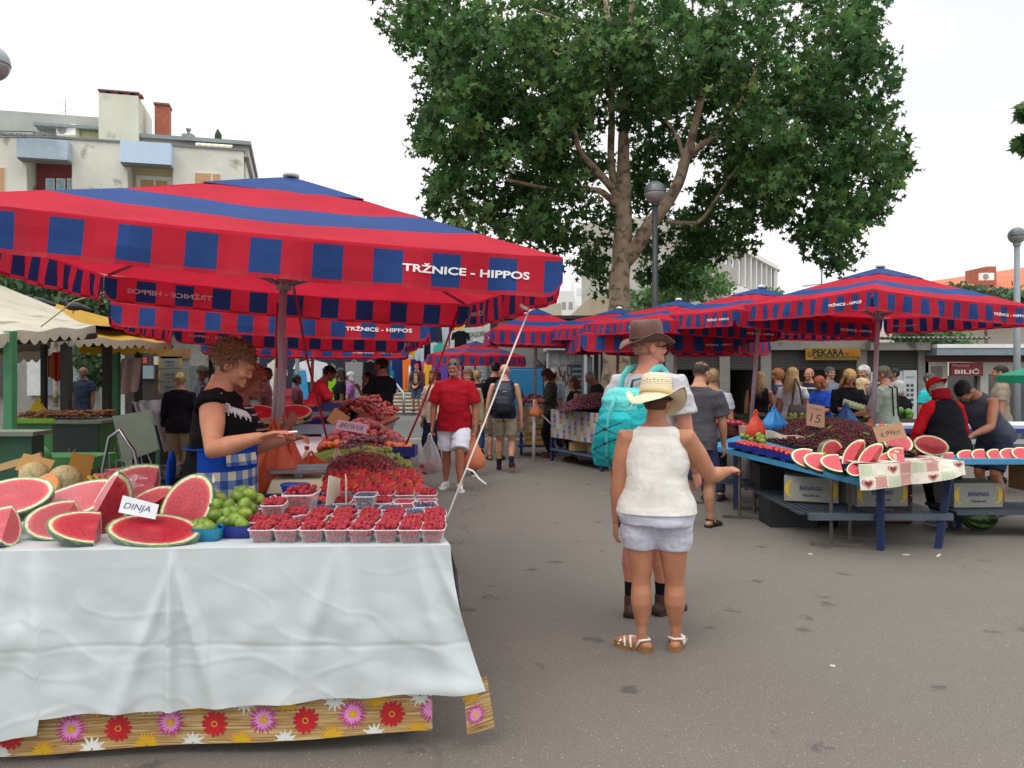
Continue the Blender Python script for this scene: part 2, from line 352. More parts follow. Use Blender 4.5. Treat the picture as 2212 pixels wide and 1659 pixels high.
# ------------------------------------------------------------------ striped market umbrellas
FR=mat('canopy_red',(.58,.024,.052),.8,var=.14,vs=2.2,bump=.35,bs=420,transl=.42,spec=.2,stain=(1.1,.60,'#bd3a4e'))
FB=mat('canopy_blue',(.018,.055,.20),.75,var=.18,vs=2.2,bump=.35,bs=420,transl=.16,spec=.2)
FX=mat('print_white',(.86,.86,.86),.7,var=.05,transl=.15)
POLE=hexmat('#9d8f96',.45,metal=.2,var=.12);POLEW=hexmat('#c9c9cb',.45,var=.2,vs=14)
HEMR=mat('canopy_hem',(.42,.012,.025),.75,var=.1,transl=.2)
def prof(t,rise):
 return rise*(t*.95+.05*t*t)
def umbrella(cx,cy,Ls,th,H,rise,rx=0,ry=0,pitch=.3,vh=.21,label='',sides=4,inner=None,textside=None,pole_white=0,ph0=.37,seed=0,group='striped red and blue market umbrellas',collar=True,pr=.027,capf=.70):
 nrm=Vector((-rx,-ry,1)).normalized();base=Vector((cx,cy,H))-nrm*H
 root=thing('market_umbrella',label,'umbrella',(base.x,base.y,0),group=group)
 q=Vector((0,0,1)).rotation_difference(nrm);root.rotation_mode='XYZ'
 root.rotation_euler=(q.to_matrix()@Matrix.Rotation(th,3,'Z')).to_euler()
 rng=random.Random(seed);a=Ls/2
 if sides==4:cs=[Vector((-a,-a,0)),Vector((a,-a,0)),Vector((a,a,0)),Vector((-a,a,0))]
 else:cs=[Vector((a*math.cos(2*math.pi*(k+.5)/sides),a*math.sin(2*math.pi*(k+.5)/sides),0))for k in range(sides)]
 n=len(cs);bands=[0,.06,.13,.26,.36,.45,.54,.62,.72]
 cp=MB()
 for k in range(n):
  A,B=cs[k],cs[(k+1)%n];NU=12 if sides==4 else 4
  def pt(u,t):
   e=A.lerp(B,u);p=e*(1-t);
   sag=-.055*Ls/3*math.sin(math.pi*u)*(1-t)*math.sin(math.pi*min(1,t*1.1+.12))
   edge=-.022*Ls/3*math.sin(math.pi*u)*(1-t)**4
   w=.006*math.sin(u*17+t*9+k)
   return(p.x,p.y,H+prof(t,rise)+sag+edge+w*(1-t)*t*3)
  for b in range(len(bands)-1):
   t0,t1=bands[b],bands[b+1];mi=1 if .25<(t0+t1)/2<.45 else 0
   for i in range(NU):
    u0,u1=i/NU,(i+1)/NU;cp.quad([pt(u0,t0),pt(u1,t0),pt(u1,t1),pt(u0,t1)],mi)
 o=cp.build('canopy',[FR,FB],root,True)
 bpy.context.view_layer.update()
 cap=MB();k0=capf
 for k in range(n):
  A,B=cs[k],cs[(k+1)%n]
  for i in range(8):
   for j in range(5):
    def pc(u,s):
     t=(k0-.07*math.sin(math.pi*u)**1.5*0+.05*math.sin(math.pi*u));t=t+(1-t)*s;e=A.lerp(B,u)*(1-t)
     return(e.x,e.y,H+prof(t,rise)+.012+.004*math.sin(math.pi*s)-.022*Ls/3*math.sin(math.pi*u)*(1-s))
    u0,u1,s0,s1=i/8,(i+1)/8,j/5,(j+1)/5
    cap.quad([pc(u0,s0),pc(u1,s0),pc(u1,s1),pc(u0,s1)])
 cap.build('vent_cap',FB,root,True)
 MB().loft([(0,0,H+rise+.01,.055,.055),(0,0,H+rise+.035,.05,.05),(0,0,H+rise+.05,.02,.02)],12).build('finial',hexmat('#c8cac8',.4),root,True)
 for k in range(n):
  A,B=cs[k],cs[(k+1)%n];d=(B-A);Ln=d.length;d.normalize();out=Vector((d.y,-d.x,0));vb=MB()
  ncell=int(round(Ln/pitch*4));ncell=max(ncell,6);off=rng.random()*6
  edge_h=-.022*Ls/3
  bnd=[0.0,ph0*pitch*.8];cur=bnd[-1];tog=1;cells=[]
  x=0;stripes=[];x=ph0*pitch*.9;stripes.append((0,x,1));c=0
  nn=round((Ln-2*x)/(pitch/2));nn=nn+(nn%2==0);wd=(Ln-2*x)/nn
  for i in range(nn):stripes.append((x+i*wd,x+(i+1)*wd,i%2));
  stripes.append((Ln-x,Ln,1))
  def vp(sx,s):
   u=sx/Ln;rc=.10*Ls/3*1.0
   r0=min(sx,Ln-sx);hh=vh
   if r0<rc:hh=vh*(.62+.38*math.sqrt(max(0,1-(1-r0/rc)**2)))
   wv=.018*math.sin(sx*9+off)+.010*math.sin(sx*23+off*2)+.010*noise.noise(Vector((sx*4,off,s*2)))
   o_=out*(wv*s*(1.2 if r0>rc else .6)+.012*s)
   p=A+d*sx+o_;return Vector((p.x,p.y,H+edge_h*math.sin(math.pi*u)-hh*s-.004))
  sv=[0,.10,.35,.6,.90,1.0]
  for s0x,s1x,c in stripes:
   m_=3
   for i in range(m_):
    xa=s0x+(s1x-s0x)*i/m_;xb=s0x+(s1x-s0x)*(i+1)/m_
    for j in range(5):
     mi=(1 if c else 0)if 0<j<4 else(0 if j==0 else 2)
     if j==4 and c:mi=0
     vb.quad([vp(xa,sv[j]),vp(xa,sv[j+1]),vp(xb,sv[j+1]),vp(xb,sv[j])],mi)
  v=vb.build('valance',[FR,FB,HEMR],root,True)
  if(sides==4 or k in(textside or())):
   tw=2.2*pitch if sides==4 else .42
   xr=Ln-.6*pitch if sides==4 else Ln-.12
   for sgn in(1,-1):
    t=text_mb('TRŽNICE - HIPPOS',tw,tw/13.2,.028,center=False);lb=MB();lb.f=t.f;lb.m=t.m
    for(tx,_,tz)in t.v:
     sx=xr-tw+tx;s=.60-(tz/vh);p=vp(sx,s)+out*.006*sgn;lb.v.append(tuple(p))
    lb.build('lettering',FX,v)
 pz=H+rise
 if pole_white:
  MB().tube([(0,0,0),(0,0,pole_white)],pr*1.12,14).build('lower_pole',POLEW,root,True)
  MB().tube([(0,0,pole_white),(0,0,pz)],pr,14).build('pole',POLE,root,True)
 else:MB().tube([(0,0,0),(0,0,pz)],pr,14).build('pole',POLE,root,True)
 hz=H-.12
 MB().tube([(0,0,hz-.03),(0,0,hz+.05)],pr*1.9,12).build('collar',POLE,root,True)
 mids=[(cs[k]+cs[(k+1)%n])/2 for k in range(n)]if sides==4 else[]
 for e in cs+mids:
  t_=.97;q1=Vector((e.x*t_,e.y*t_,H+prof(1-t_,rise)-.022-(.02 if e in mids else 0)))
  dz=(.10 if e in mids else .05)*Ls/3;q1.z-=.03 if e in mids else 0;ap=Vector((0,0,pz-.06));MB().tube([ap,ap.lerp(q1,.5)+Vector((0,0,-dz)),q1],.012,6).build('rib',POLE,root,True)
  md=ap.lerp(q1,.52)+Vector((0,0,-dz));MB().tube([(e.normalized().x*pr,e.normalized().y*pr,hz),md],.010,6).build('strut',POLE,root,True)
 return root
U={}
U[1]=umbrella(-1.52,5.34,3.0,R(12.7),2.312,.60,-.06,-.014,.3,.215,'big striped umbrella over the raspberry table, nearest on the left',seed=1,capf=.68)
U[2]=umbrella(-2.624,9.27,3.0,R(12.5),2.17,.52,-.036,-.027,.3,.22,'striped umbrella directly behind the big nearest one, over the peaches',seed=2)
U[3]=umbrella(-3.35,13.4,3.0,R(11),2.02,.42,-.02,-.0,.3,.17,'third striped umbrella in the left row, seen under the second',seed=3)
U[4]=umbrella(4.117,8.95,2.1,R(18.2),2.35,.42,-.054,-.012,.21,.20,'striped umbrella over the cherry mound, nearest on the right',seed=4)
U[5]=umbrella(3.33,10.75,2.1,R(17.5),2.32,.41,-.072,.013,.21,.20,'second striped umbrella of the right row, tucked behind the nearest',seed=5)
U[6]=umbrella(2.48,11.95,2.1,R(20.2),2.29,.37,-.05,0,.21,.18,'third striped umbrella of the right row, above the brown hat',seed=6)
U[7]=umbrella(1.82,13.6,2.1,R(30),2.30,.36,-.03,0,.21,.19,'striped umbrella with pale knob in front of the plane trunk',seed=7)
U[8]=umbrella(XX(1440,12.9),13.1,3.3,R(8),2.17,.40,-.015,0,.30,.27,'low many sided striped umbrella behind the brown hat',sides=8,textside=(5,),seed=8)
U[9]=umbrella(XX(1158,14.3),14.3,1.75,R(6),2.30,.42,-.02,0,.18,.24,'striped umbrella on a white pole over the peach table by the kiosk',seed=9,pole_white=1.1)
U[10]=umbrella(XX(1027,16.5),16.5,2.1,R(10),1.93,.28,-.02,0,.21,.20,'small low striped umbrella behind the man in the red polo',sides=8,textside=(),seed=10,pr=.018)
# ------------------------------------------------------------------ buildings
def facade(x0,d0,x1,d1):
 """local frame for a facade from picture column x0 at distance d0 to x1 at d1: returns P(u metres, out metres, z)"""
 A=Vector((XX(x0,d0),d0,0));B=Vector((XX(x1,d1),d1,0));d=(B-A).normalized();n=Vector((d.y,-d.x,0))
 if n.y>0:n=-n
 def P(u,o,z):q=A+d*u+n*o;return Vector((q.x,q.y,z))
 def U_(x):
  k=(x-1106)/F;den=d.x-k*d.y;return(k*A.y-A.x)/den
 def Zy(x,y):q=A+d*U_(x);return ZZ(y,q.y)
 def box(mb,ua,ub,oa,ob,za,zb,mi=0):
  k=len(mb.v)
  for z in(za,zb):
   for u,o in((ua,oa),(ub,oa),(ub,ob),(ua,ob)):mb.v.append(tuple(P(u,o,z)))
  for f in((3,2,1,0),(4,5,6,7),(0,1,5,4),(1,2,6,5),(2,3,7,6),(3,0,4,7)):mb.f.append(tuple(k+i for i in f));mb.m.append(mi)
  return mb
 rot=math.atan2(d.y,d.x)
 return P,U_,Zy,box,(B-A).length,rot
GL=mat('window_glass','#39444c',.12,var=.2,spec=.8);CURT=hexmat('#9fc0c6',.6,var=.2)
SHUT=stripes_mat('roller_shutter','#c9a57c','#b08c64',2,.09,.3);PLAST=mat('old_plaster','#cfcec2',.9,var=.12,vs=.5,stain=(.9,.60,'#9a978b'),bump=.3,bs=3)
# --- apartment block, left
P,UU,ZY,BX,LN,RT=facade(-60,42,526,45.5)
D0=thing('apartment_building','peeling beige apartment block with blue balconies above the left umbrella','building',P(0,0,0))
inv=Matrix.Translation(-D0.location)
def put(mb,name,m,par=D0,smooth=False,root=None,**k):
 r=root or par
 while r.parent:r=r.parent
 mb.v=[tuple(Vector(v)-r.location)for v in mb.v];return mb.build(name,m,par,smooth,**k)
uE=UU(526);zt=ZY(400,318)
wl=MB()
def wallpanel(ua,ub,za,zb):BX(wl,ua,ub,0,-.3,za,zb)
uB1a,uB1b=UU(108*.995),UU(156);uB2a,uB2b=UU(275),UU(374)
u0a=UU(57)
zr=zt
zb1=ZY(100,350)
wallpanel(0,u0a,0,zr);wallpanel(uB1b,uB2a,0,zr);wallpanel(uB2b,uE,0,zr)
for a,b in((u0a,uB1b),(uB2a,uB2b)):
 BX(wl,a,b,-1.6,-1.9,0,zr);BX(wl,a,b,0,-1.6,zr-.25,zr-.02);BX(wl,a,b,-.001,-1.6,0,zr-6)
 BX(wl,a,a+.02,-.01,-1.6,0,zr);BX(wl,b-.02,b,-.01,-1.6,0,zr)
BX(wl,0,uE,-1.91,-14,0,zr-.1)
put(wl,'wall',PLAST)
put(BX(MB(),u0a+.03,uB1b-.03,-1.55,-1.59,zr-5,zr-.3),'loggia_wall',hexmat('#7c3a3c',.8))
put(BX(MB(),uB2a+.03,uB2b-.03,-1.55,-1.59,zr-5,zr-.3),'loggia_wall',hexmat('#c8b58a',.8))
put(BX(MB(),0,uE+.05,.08,-.5,zr,zr+.12),'coping',hexmat('#6e7576',.6))
bl1=hexmat('#a3b3bf',.7,var=.15,vs=1.5);bl2=hexmat('#b7cbe0',.7,var=.06)
for(xa,xb,ya,yb,m)in((48,156,306,348,bl1),(267,374,312,358,bl2)):
 put(BX(BX(MB(),UU(xa),UU(xb),.9,.8,ZY(xa,yb),ZY(xa,ya)),UU(xb)-.1,UU(xb),.8,0,ZY(xa,yb),ZY(xa,ya)),'balcony_parapet',m)
 put(BX(MB(),UU(xa),UU(xb),.8,0,ZY(xa,yb)-.06,ZY(xa,yb)+.08),'balcony_slab',hexmat('#777a7a',.8))
for xa,xb in((80,100),(104,124),(128,148)):
 w1=put(BX(MB(),UU(xa),UU(xb),-1.48,-1.54,zr-4,ZY(xa,371)),'window',hexmat('#d7dde0',.5));put(BX(MB(),UU(xa+2.5),UU(xb-2.5),-1.46,-1.49,zr-4,ZY(xa,374)),'pane',CURT,w1)
w1=put(BX(MB(),UU(283),UU(368),-1.46,-1.54,zr-4,ZY(300,366)),'window',hexmat('#dadad2',.6));put(BX(BX(MB(),UU(293),UU(322),-1.44,-1.48,zr-4,ZY(300,375)),UU(326),UU(352),-1.44,-1.48,zr-4,ZY(300,375)),'pane',SHUT,w1)
for xa,xb,yy in((-40,12,358),(419,478,371)):
 w1=put(BX(MB(),UU(xa),UU(xb),.03,-.02,zr-4,ZY(xa,yy)),'window',hexmat('#dcdcd4',.6))
 put(BX(BX(MB(),UU(xa+2),UU(xa+(xb-xa)*.62),.05,.02,zr-4,ZY(xa,yy+2)),UU(xa+(xb-xa)*.68),UU(xb-2),.05,.02,zr-4,ZY(xa,yy+2)),'pane',SHUT,w1)
put(BX(MB(),0,UU(212),-2.6,-9,zr,ZZ(266,47)),'attic_wall',hexmat('#a4a7a2',.85,var=.12,vs=1))
put(BX(MB(),UU(118),UU(215),-2.2,-2.7,zr,ZZ(300,47)),'attic_wall',hexmat('#c9cf9e',.85))
put(BX(MB(),UU(296),UU(534),-1.2,-9,zr,ZZ(314,46.5)),'attic_wall',hexmat('#b9b3ae',.85,var=.1,vs=1))
put(BX(BX(MB(),UU(296),UU(540),-.8,-9.2,ZZ(314,46.5),ZZ(306,46.5)),UU(50),UU(209),-1.6,-3,ZZ(296,46.5),ZZ(290,46.5)),'roof',hexmat('#848d92',.6,var=.15))
put(BX(MB(),UU(207),UU(294),-.6,-5,zr,ZZ(204,44.4)),'roof_tower',mat('tower_plaster','#cfd0c0',.9,var=.08,vs=.6,stain=(.8,.64,'#aab0a6')))
tp=MB()
for k in(0,.31,.62,.93):BX(tp,UU(207+86*k),UU(207+86*k)+.35,-.65,-1.2,ZZ(204,44.4),ZZ(199,44.4),0)
BX(tp,UU(205),UU(296),-.55,-1.6,ZZ(199,44.4),ZZ(196,44.4),1)
put(tp,'tower_cap',[hexmat('#8e4a3a',.8),hexmat('#6a5a60',.7)])
put(BX(BX(MB(),UU(320),UU(352),-2,-3,zr,ZZ(236,47),0),UU(318),UU(354),-1.9,-3.1,ZZ(236,47),ZZ(232,47),1),'chimney',[mat('brick','#a5604c',.9,var=.25,vs=9,stain=(18,.55,'#8a4a3a')),hexmat('#7d5a50',.8)])
ac=thing('air_conditioner','white air conditioner on the grey attic wall of the left block','air conditioner',P(UU(124),-2.0,ZZ(283,45)))
MB().box((0,0,0),(1.1,.45,.62)).build('case',WHITE,ac,bevel=.03);MB().tube([(-.2,-.24,0),(-.2,-.27,0)],.24,20).build('fan_grille',hexmat('#8f9494',.5),ac)
aw=thing('awning','cream scalloped awning on the roof terrace of the left block','awning',P(UU(420),-.8,ZZ(312,46)))
am=MB()
for i in range(12):am.quad([(i*.165,0,0),(i*.165+.165,0,0),(i*.165+.165,-.5,-.22),(i*.165,-.5,-.22)],i%2);am.quad([(i*.165,-.5,-.22),(i*.165+.165,-.5,-.22),(i*.165+.165,-.5,-.36),(i*.165+.08,-.5,-.40),(i*.165,-.5,-.36)],i%2)
am.build('fabric',[hexmat('#ddd9c6',.8),hexmat('#c8c3ab',.8)],aw);aw.rotation_euler[2]=RT
pg=thing('roof_antenna','thin television antenna on the grey attic roof of the left block','antenna',PX(141,262,47))
MB().tube([(0,0,0),(0,0,1.3)],.025,5).tube([(-.35,0,.45),(.35,0,.75)],.015,4).tube([(-.3,0,1.1),(.1,0,.9)],.015,4).build('mast',hexmat('#9aa3a8',.5),pg)
pv=thing('roof_vent','small grey chimney vent on the right part of the left block roof','vent',PX(407,300,47))
MB().box((0,0,.1),(.6,.5,.3)).tube([(0,0,.2),(0,0,.55)],.1,8).tube([(0,0,.5),(0,0,.6)],.16,8).build('pipe',hexmat('#8c8c88',.7),pv)
pb=MB().bx((-.001,0,0),(0,0,.001))
pr_=MB()
for k in range(7):pr_.tube([PX(-20+k*24,284+k*.8,44),PX(0+k*17,292,41)],.03,4)
pr_.tube([PX(-30,282,43),PX(70,284,43),PX(108,293,43)],.04,4).tube([PX(-30,296,41.5),PX(110,297,41.5)],.04,4).tube([PX(72,284,43),PX(72,306,43)],.04,4)
put(pr_,'pergola',hexmat('#5f6a66',.6))
tag(MB().tube([PX(471,306,47),PX(471,290,47),PX(470,280,47)],[.22,.2,.05],7,cap='round').build('potted_cypress',hexmat('#33452e',.9)),'tiny dark cypress on the roof of the left block','plant')
# --- white building with rounded corner, right of the trunk
P,UU,ZY,BX,LN,RT=facade(1440,44,1612,60)
D1=thing('white_building','pale multi storey building with a rounded glazed corner behind the plane tree','building',P(0,0,0))
def put1(mb,name,m,par=D1,**k):return put(mb,name,m,par,root=D1,**k)
conc=mat('grey_render','#aba89e',.85,var=.15,vs=.5,stain=(.7,.62,'#8d8a80'))
uE=UU(1676)
put1(BX(BX(MB(),UU(1436),UU(1500),-.0,-5,0,ZY(1500,497)),UU(1500),UU(1565),.0,-5,0,ZY(1500,519)),'wall',conc)
zt1=ZY(1612,548);wh=hexmat('#e6e6e2',.7,var=.05)
put1(BX(MB(),UU(1565),uE,0,-8,0,zt1-2.6),'wall',wh)
put1(BX(MB(),UU(1566),uE+.4,.15,-10,zt1,zt1+.35),'roof',wh)
cc=P(uE,-4.2,0);r_=4.2;dr=MB();a0=math.atan2((P(uE,0,0)-cc).y,(P(uE,0,0)-cc).x)
def arc(z0,z1,rr,mi,mb,a1=2.6):
 for k in range(14):
  q=[a0+a1*(k+i)/14 for i in(0,1)]
  mb.quad([(cc.x+rr*math.cos(q[0]),cc.y+rr*math.sin(q[0]),z0),(cc.x+rr*math.cos(q[1]),cc.y+rr*math.sin(q[1]),z0),(cc.x+rr*math.cos(q[1]),cc.y+rr*math.sin(q[1]),z1),(cc.x+rr*math.cos(q[0]),cc.y+rr*math.sin(q[0]),z1)],mi)
arc(0,zt1-2.5,r_,0,dr);arc(zt1,zt1+.35,r_+.3,0,dr)
dr.quad([(cc.x+4.5*math.cos(a0+.19*k),cc.y+4.5*math.sin(a0+.19*k),zt1+.001)for k in range(14)],0)
dr.v=list(dr.v);put1(dr,'corner_wall',wh)
dg2=MB();arc(zt1-2.5,zt1,r_-.9,0,dg2);BX(dg2,UU(1568),uE,-.9,-.95,zt1-2.5,zt1-.01)
for k in range(9):put1(BX(MB(),UU(1568)+k*(uE-UU(1568))/9,UU(1568)+k*(uE-UU(1568))/9+.35,-.02,-.35,zt1-2.5,zt1-.01),'pillar',wh)
put1(dg2,'gallery_glass',GL)
for k in range(9):
 a=a0+.02+k*.30;put1(MB().bx((cc.x+4.1*math.cos(a)-.16,cc.y+4.1*math.sin(a)-.16,zt1-2.5),(cc.x+4.1*math.cos(a)+.16,cc.y+4.1*math.sin(a)+.16,zt1)),'pillar',wh)
for xa in(1502,1522,1543,1572,1600,1630):
 for kz in range(1 if xa>1560 else 0,4):
  za=(ZY(1502,540)-3.1*kz)if xa<1560 else(ZY(1584,560)-3.1*kz)
  ww=put1(BX(MB(),UU(xa),UU(xa+14),.06,-.02,za-2.0,za),'window',hexmat('#c9c9c4',.6));put1(BX(MB(),UU(xa+1.5),UU(xa+12),.09,.05,za-1.9,za-.1),'pane',GL,ww)
for kz in range(3):put1(BX(MB(),UU(1500),UU(1562),1.0,0,ZY(1502,560)-3.1*kz-1.1,ZY(1502,560)-3.1*kz),'balcony',conc)
# --- far towers
def simple_block(name,label,x0,x1,ytop,d,m,rows,cols,wm,depth=12):
 X0,X1=XX(x0,d),XX(x1,d);Z1=ZZ(ytop,d);o=thing(name,label,'building',((X0+X1)/2,d,0));wd=X1-X0
 MB().bx((-wd/2,0,0),(wd/2,depth,Z1)).build('wall',m,o)
 wb=MB()
 for i in range(cols):
  for j in range(rows):
   x=-wd/2+wd*(i+.5)/cols;z=Z1-(j+.8)*3.1*(1 if d<100 else 1.4)
   if z<2:continue
   MB().bx((x-wd/cols*.3,-.06,z-1.0),(x+wd/cols*.3,.02,z+.8)).build('window',wm,o)
 return o
tw=simple_block('tower_block','distant slim tower block with a dark window strip at the umbrella corner',1211,1240,628,190,hexmat('#d3d3cf',.8),10,2,hexmat('#8c8f90',.5))
simple_block('tower_block','distant plain white tower block beside the slimmer one',1241,1262,600,200,hexmat('#e9e9e6',.8),4,1,hexmat('#cfd2d2',.5))
simple_block('beige_building','low beige building just left of the plane trunk',1276,1420,640,32,hexmat('#a89a82',.85,var=.12,vs=.6),2,4,hexmat('#8d8a80',.6))
simple_block('beige_building','low pale house under the corner of the big striped umbrella',1150,1213,655,60,hexmat('#b7ae9c',.85,var=.12,vs=.6),2,2,hexmat('#8d8a80',.6))
# --- red roofed house, right
H2=thing('red_roofed_house','house with orange tiled roof and dormer at the right edge','building',PX(2110,700,42))
H2.location.z=0
zr0,zr1=ZZ(660,42),ZZ(598,44)
def h2(mb,name,m,par=H2,**k):return put(mb,name,m,par,root=H2,**k)
h2(MB().bx((XX(2010,42),42,0),(XX(2330,42),52,zr0+.0)),'wall',hexmat('#d8d3c6',.85))
h2(MB().quad([PX(2008,640,41.6),PX(2330,690,36),PX(2330,560,44),PX(2012,607,47)]).quad([PX(2012,607,47),PX(2330,560,44),(XX(2330,55),55,zr0),(XX(2012,56),56,zr0)]),'roof',mat('roof_tiles','#b8684a',.85,var=.2,vs=3,bump=.8,bs=6,stain=(5,.6,'#a05538')))
h2(MB().quad([PX(2005,612,46),PX(2212,640,40),PX(2212,655,40),PX(2005,650,41.6)]),'gable',hexmat('#d9d6cc',.8))
h2(MB().bx((XX(2120,42),41.5,ZZ(618,42)),(XX(2140,42),43.5,ZZ(578,42))),'chimney',hexmat('#a0604c',.85,var=.2))
dm=h2(MB().bx((XX(2150,38),37.5,ZZ(680,38)),(XX(2212,38),40,ZZ(640,38))),'dormer',hexmat('#b06450',.85))
h2(MB().bx((XX(2166,38),37.4,ZZ(655,38)),(XX(2182,38),37.6,ZZ(630,38))),'window',hexmat('#e4e4e0',.6));h2(MB().bx((XX(2169,38),37.3,ZZ(652,38)),(XX(2179,38),37.5,ZZ(633,38))),'window',GL)
a2=dup(ac,PX(2131,598,41),0,'white air conditioner by the chimney of the orange roof',sc=.6)
# --- row of low shops on the right
DKW=hexmat('#33332f',.8,var=.2);FASC=mat('stained_concrete','#8f8d86',.85,var=.2,vs=1.2,stain=(2.2,.58,'#5d5b56'))
SY=17.0
shop=thing('market_shop','long dark open fronted bakery shop with a concrete fascia behind the cherries','shop',(XX(1700,SY),SY,0))
def ps(mb,name,m,par=shop,**k):return put(mb,name,m,par,root=shop,**k)
xa,xb=XX(1440,SY),XX(1995,SY);zf0,zf1=ZZ(756,SY),ZZ(733,SY)
ps(MB().bx((xa,SY+3.2,0),(xb,SY+3.4,zf1)),'back_wall',mat('shop_back','#5b5a4e',.8,var=.15))
ps(MB().bx((xa,SY-.1,zf0),(XX(1885,SY),SY+3.4,zf1+.02)),'fascia',FASC)
for x in(1445,1566,1655,1862,1995):ps(MB().bx((XX(x,SY)-.11,SY,0),(XX(x,SY)+.11,SY+3.2,zf0-.002)),'pier',hexmat('#8b8a84',.8,var=.15))
ps(MB().bx((xa,SY+.05,zf0-.42),(xb,SY+.25,zf0-.003)),'shutter_box',stripes_mat('shutter_grey','#4c4c4a','#3c3c3a',2,.06,.3))
ps(MB().bx((XX(1672,SY),SY+1.2,1.0),(XX(1850,SY),SY+1.5,2.0)),'inner_wall',hexmat('#65645a',.8))
ps(MB().bx((XX(1672,SY),SY+.4,0),(XX(1855,SY),SY+.9,.95)),'counter',hexmat('#77726a',.6))
cf=ps(MB().bx((XX(1735,SY),SY-.16,ZZ(778,SY)),(XX(1852,SY),SY-.1,ZZ(752,SY))),'sign_board',hexmat('#a07a14',.5))
lt=text_mb('PEKARA',XX(1824,SY)-XX(1754,SY)-.02,.145,.03);lt.v=[(XX(1789,SY)-.06+x,SY-.168,ZZ(762,SY)+z)for x,y,z in lt.v];ps(lt,'lettering',BLACK,cf)
lt=text_mb('-MILIN-',.32,.11,.02);lt.v=[(XX(1832,SY)+x,SY-.168,ZZ(763,SY)+z)for x,y,z in lt.v];ps(lt,'lettering',hexmat('#c8641c',.6),cf)
ps(MB().bx((XX(1752,SY),SY-.165,ZZ(776,SY)),(XX(1850,SY),SY-.161,ZZ(770,SY))),'sign_band',hexmat('#3a2b10',.6),cf)
lt=text_mb('KRUH PECIVA KOLAČI SLASTICE BUREK PIZZE',.9,.03,.0);lt.v=[(XX(1801,SY)+x,SY-.170,ZZ(773,SY)+z)for x,y,z in lt.v];ps(lt,'lettering',hexmat('#e0b020',.6),cf)
ps(MB().sph((XX(1743.5,SY),SY-.165,ZZ(765,SY)),(.055,.01,.07),10),'emblem',hexmat('#8c5a14',.6),cf)
lmp=thing('wall_lamp','glowing wall lamp inside the bakery','lamp',PX(1803,788,SY+.5));MB().sph((0,0,0),.05,10).build('bulb',mat('lamp_glow','#ffd9a0',.4,emit=('#ffd8b0',14)),lmp);MB().box((0,.06,0),(.06,.08,.06)).build('fitting',BLACK,lmp)
gm=thing('advertising_panel','dark GMO FREE panel with yellow lettering on the shop front','sign',PX(1868,820,SY-.12));MB().bx((-.14,0,-.5),(.13,.03,.22)).build('board',hexmat('#23251c',.6),gm)
for s,z,h in(('GMO',-.02,.09),('FREE',-.14,.09),('Caffe',.14,.05)):
 t=text_mb(s,.22 if h>.06 else .14,h,.02);t.v=[(x,-.004,z+zz)for x,y,zz in t.v];t.build('lettering',hexmat('#c8c022',.6),gm)
MB().sph((0,-.003,-.30),(.08,.006,.08),12).build('emblem',hexmat('#c8c022',.6),gm)
fr_=thing('fridge_cabinet','white photo booth cabinet with small printed squares in the dark shop','cabinet',PX(1945,850,SY-.3));fr_.location.z=0
MB().bx((-.62,0,.0),(.05,.5,ZZ(803,SY))).bx((.052,-.03,0),(.33,.5,ZZ(800,SY))).build('case',hexmat('#b9bdc0',.5),fr_)
t=text_mb('PHOTO',.2,.045,.01);t.v=[(x+.19,-.034,ZZ(815,SY)+z)for x,y,z in t.v];t.build('lettering',hexmat('#3c5a74',.6),fr_)
for j in range(5):
 for i in range(2):MB().bx((.11+i*.09,-.034,ZZ(835,SY)-j*.1),(.17+i*.09,-.031,ZZ(835,SY)-j*.1+.06)).build('picture',hexmat('#3a4046',.6),fr_)
MB().bx((-.5,-.01,.9),(-.12,0,1.45)).build('screen',hexmat('#8fa4b0',.3),fr_)
cr_=MB()
for i in range(48):
 x=XX(1868,SY)+i*.05;cr_.quad([(x,SY-.5,ZZ(733,SY)-.0+.035*(i%2)),(x+.05,SY-.5,ZZ(733,SY)+.035*((i+1)%2)),(x+.05,SY+3,ZZ(720,SY)+.035*((i+1)%2)),(x,SY+3,ZZ(720,SY)+.035*(i%2))])
 cr_.quad([(x,SY-.5,ZZ(733,SY)-.02+.035*(i%2)),(x+.05,SY-.5,ZZ(733,SY)-.02+.035*((i+1)%2)),(x+.05,SY+3,ZZ(720,SY)-.02+.035*((i+1)%2)),(x,SY+3,ZZ(720,SY)-.02+.035*(i%2))])
ps(cr_,'corrugated_roof',hexmat('#8c8a84',.8,var=.2));ps(MB().bx((XX(1865,SY),SY-.35,ZZ(757,SY)),(XX(1992,SY),SY+3,ZZ(741,SY))),'fascia',FASC)
but=thing('butcher_shop','low white butcher shop with a red sign at the right edge','shop',(XX(2100,SY),SY,0))
def pb_(mb,name,m,par=but,**k):return put(mb,name,m,par,root=but,**k)
pb_(MB().bx((XX(1997,SY),SY-.5,ZZ(768,SY)),(XX(2500,SY),SY+5,ZZ(753,SY))),'roof',hexmat('#7d8c96',.5,var=.15));pb_(MB().bx((XX(1997,SY),SY-.52,ZZ(753,SY)+.002),(XX(2500,SY),SY+5,ZZ(745,SY))),'roof_edge',hexmat('#e4e6e6',.6))
pb_(MB().bx((XX(1999,SY),SY-.05,ZZ(782,SY)),(XX(2500,SY),SY+.1,ZZ(768,SY)-.002)),'lintel',hexmat('#5b3a30',.8));
pb_(MB().bx((XX(1999,SY),SY,0),(XX(2047,SY),SY+.3,ZZ(782,SY)-.002)).bx((XX(2118,SY),SY,0),(XX(2135,SY),SY+.3,ZZ(782,SY)-.002)).bx((XX(2135,SY),SY+.05,ZZ(808,SY)),(XX(2400,SY),SY+.3,ZZ(782,SY)-.002)),'wall',hexmat('#b9b8b0',.8,var=.1,vs=1.5))
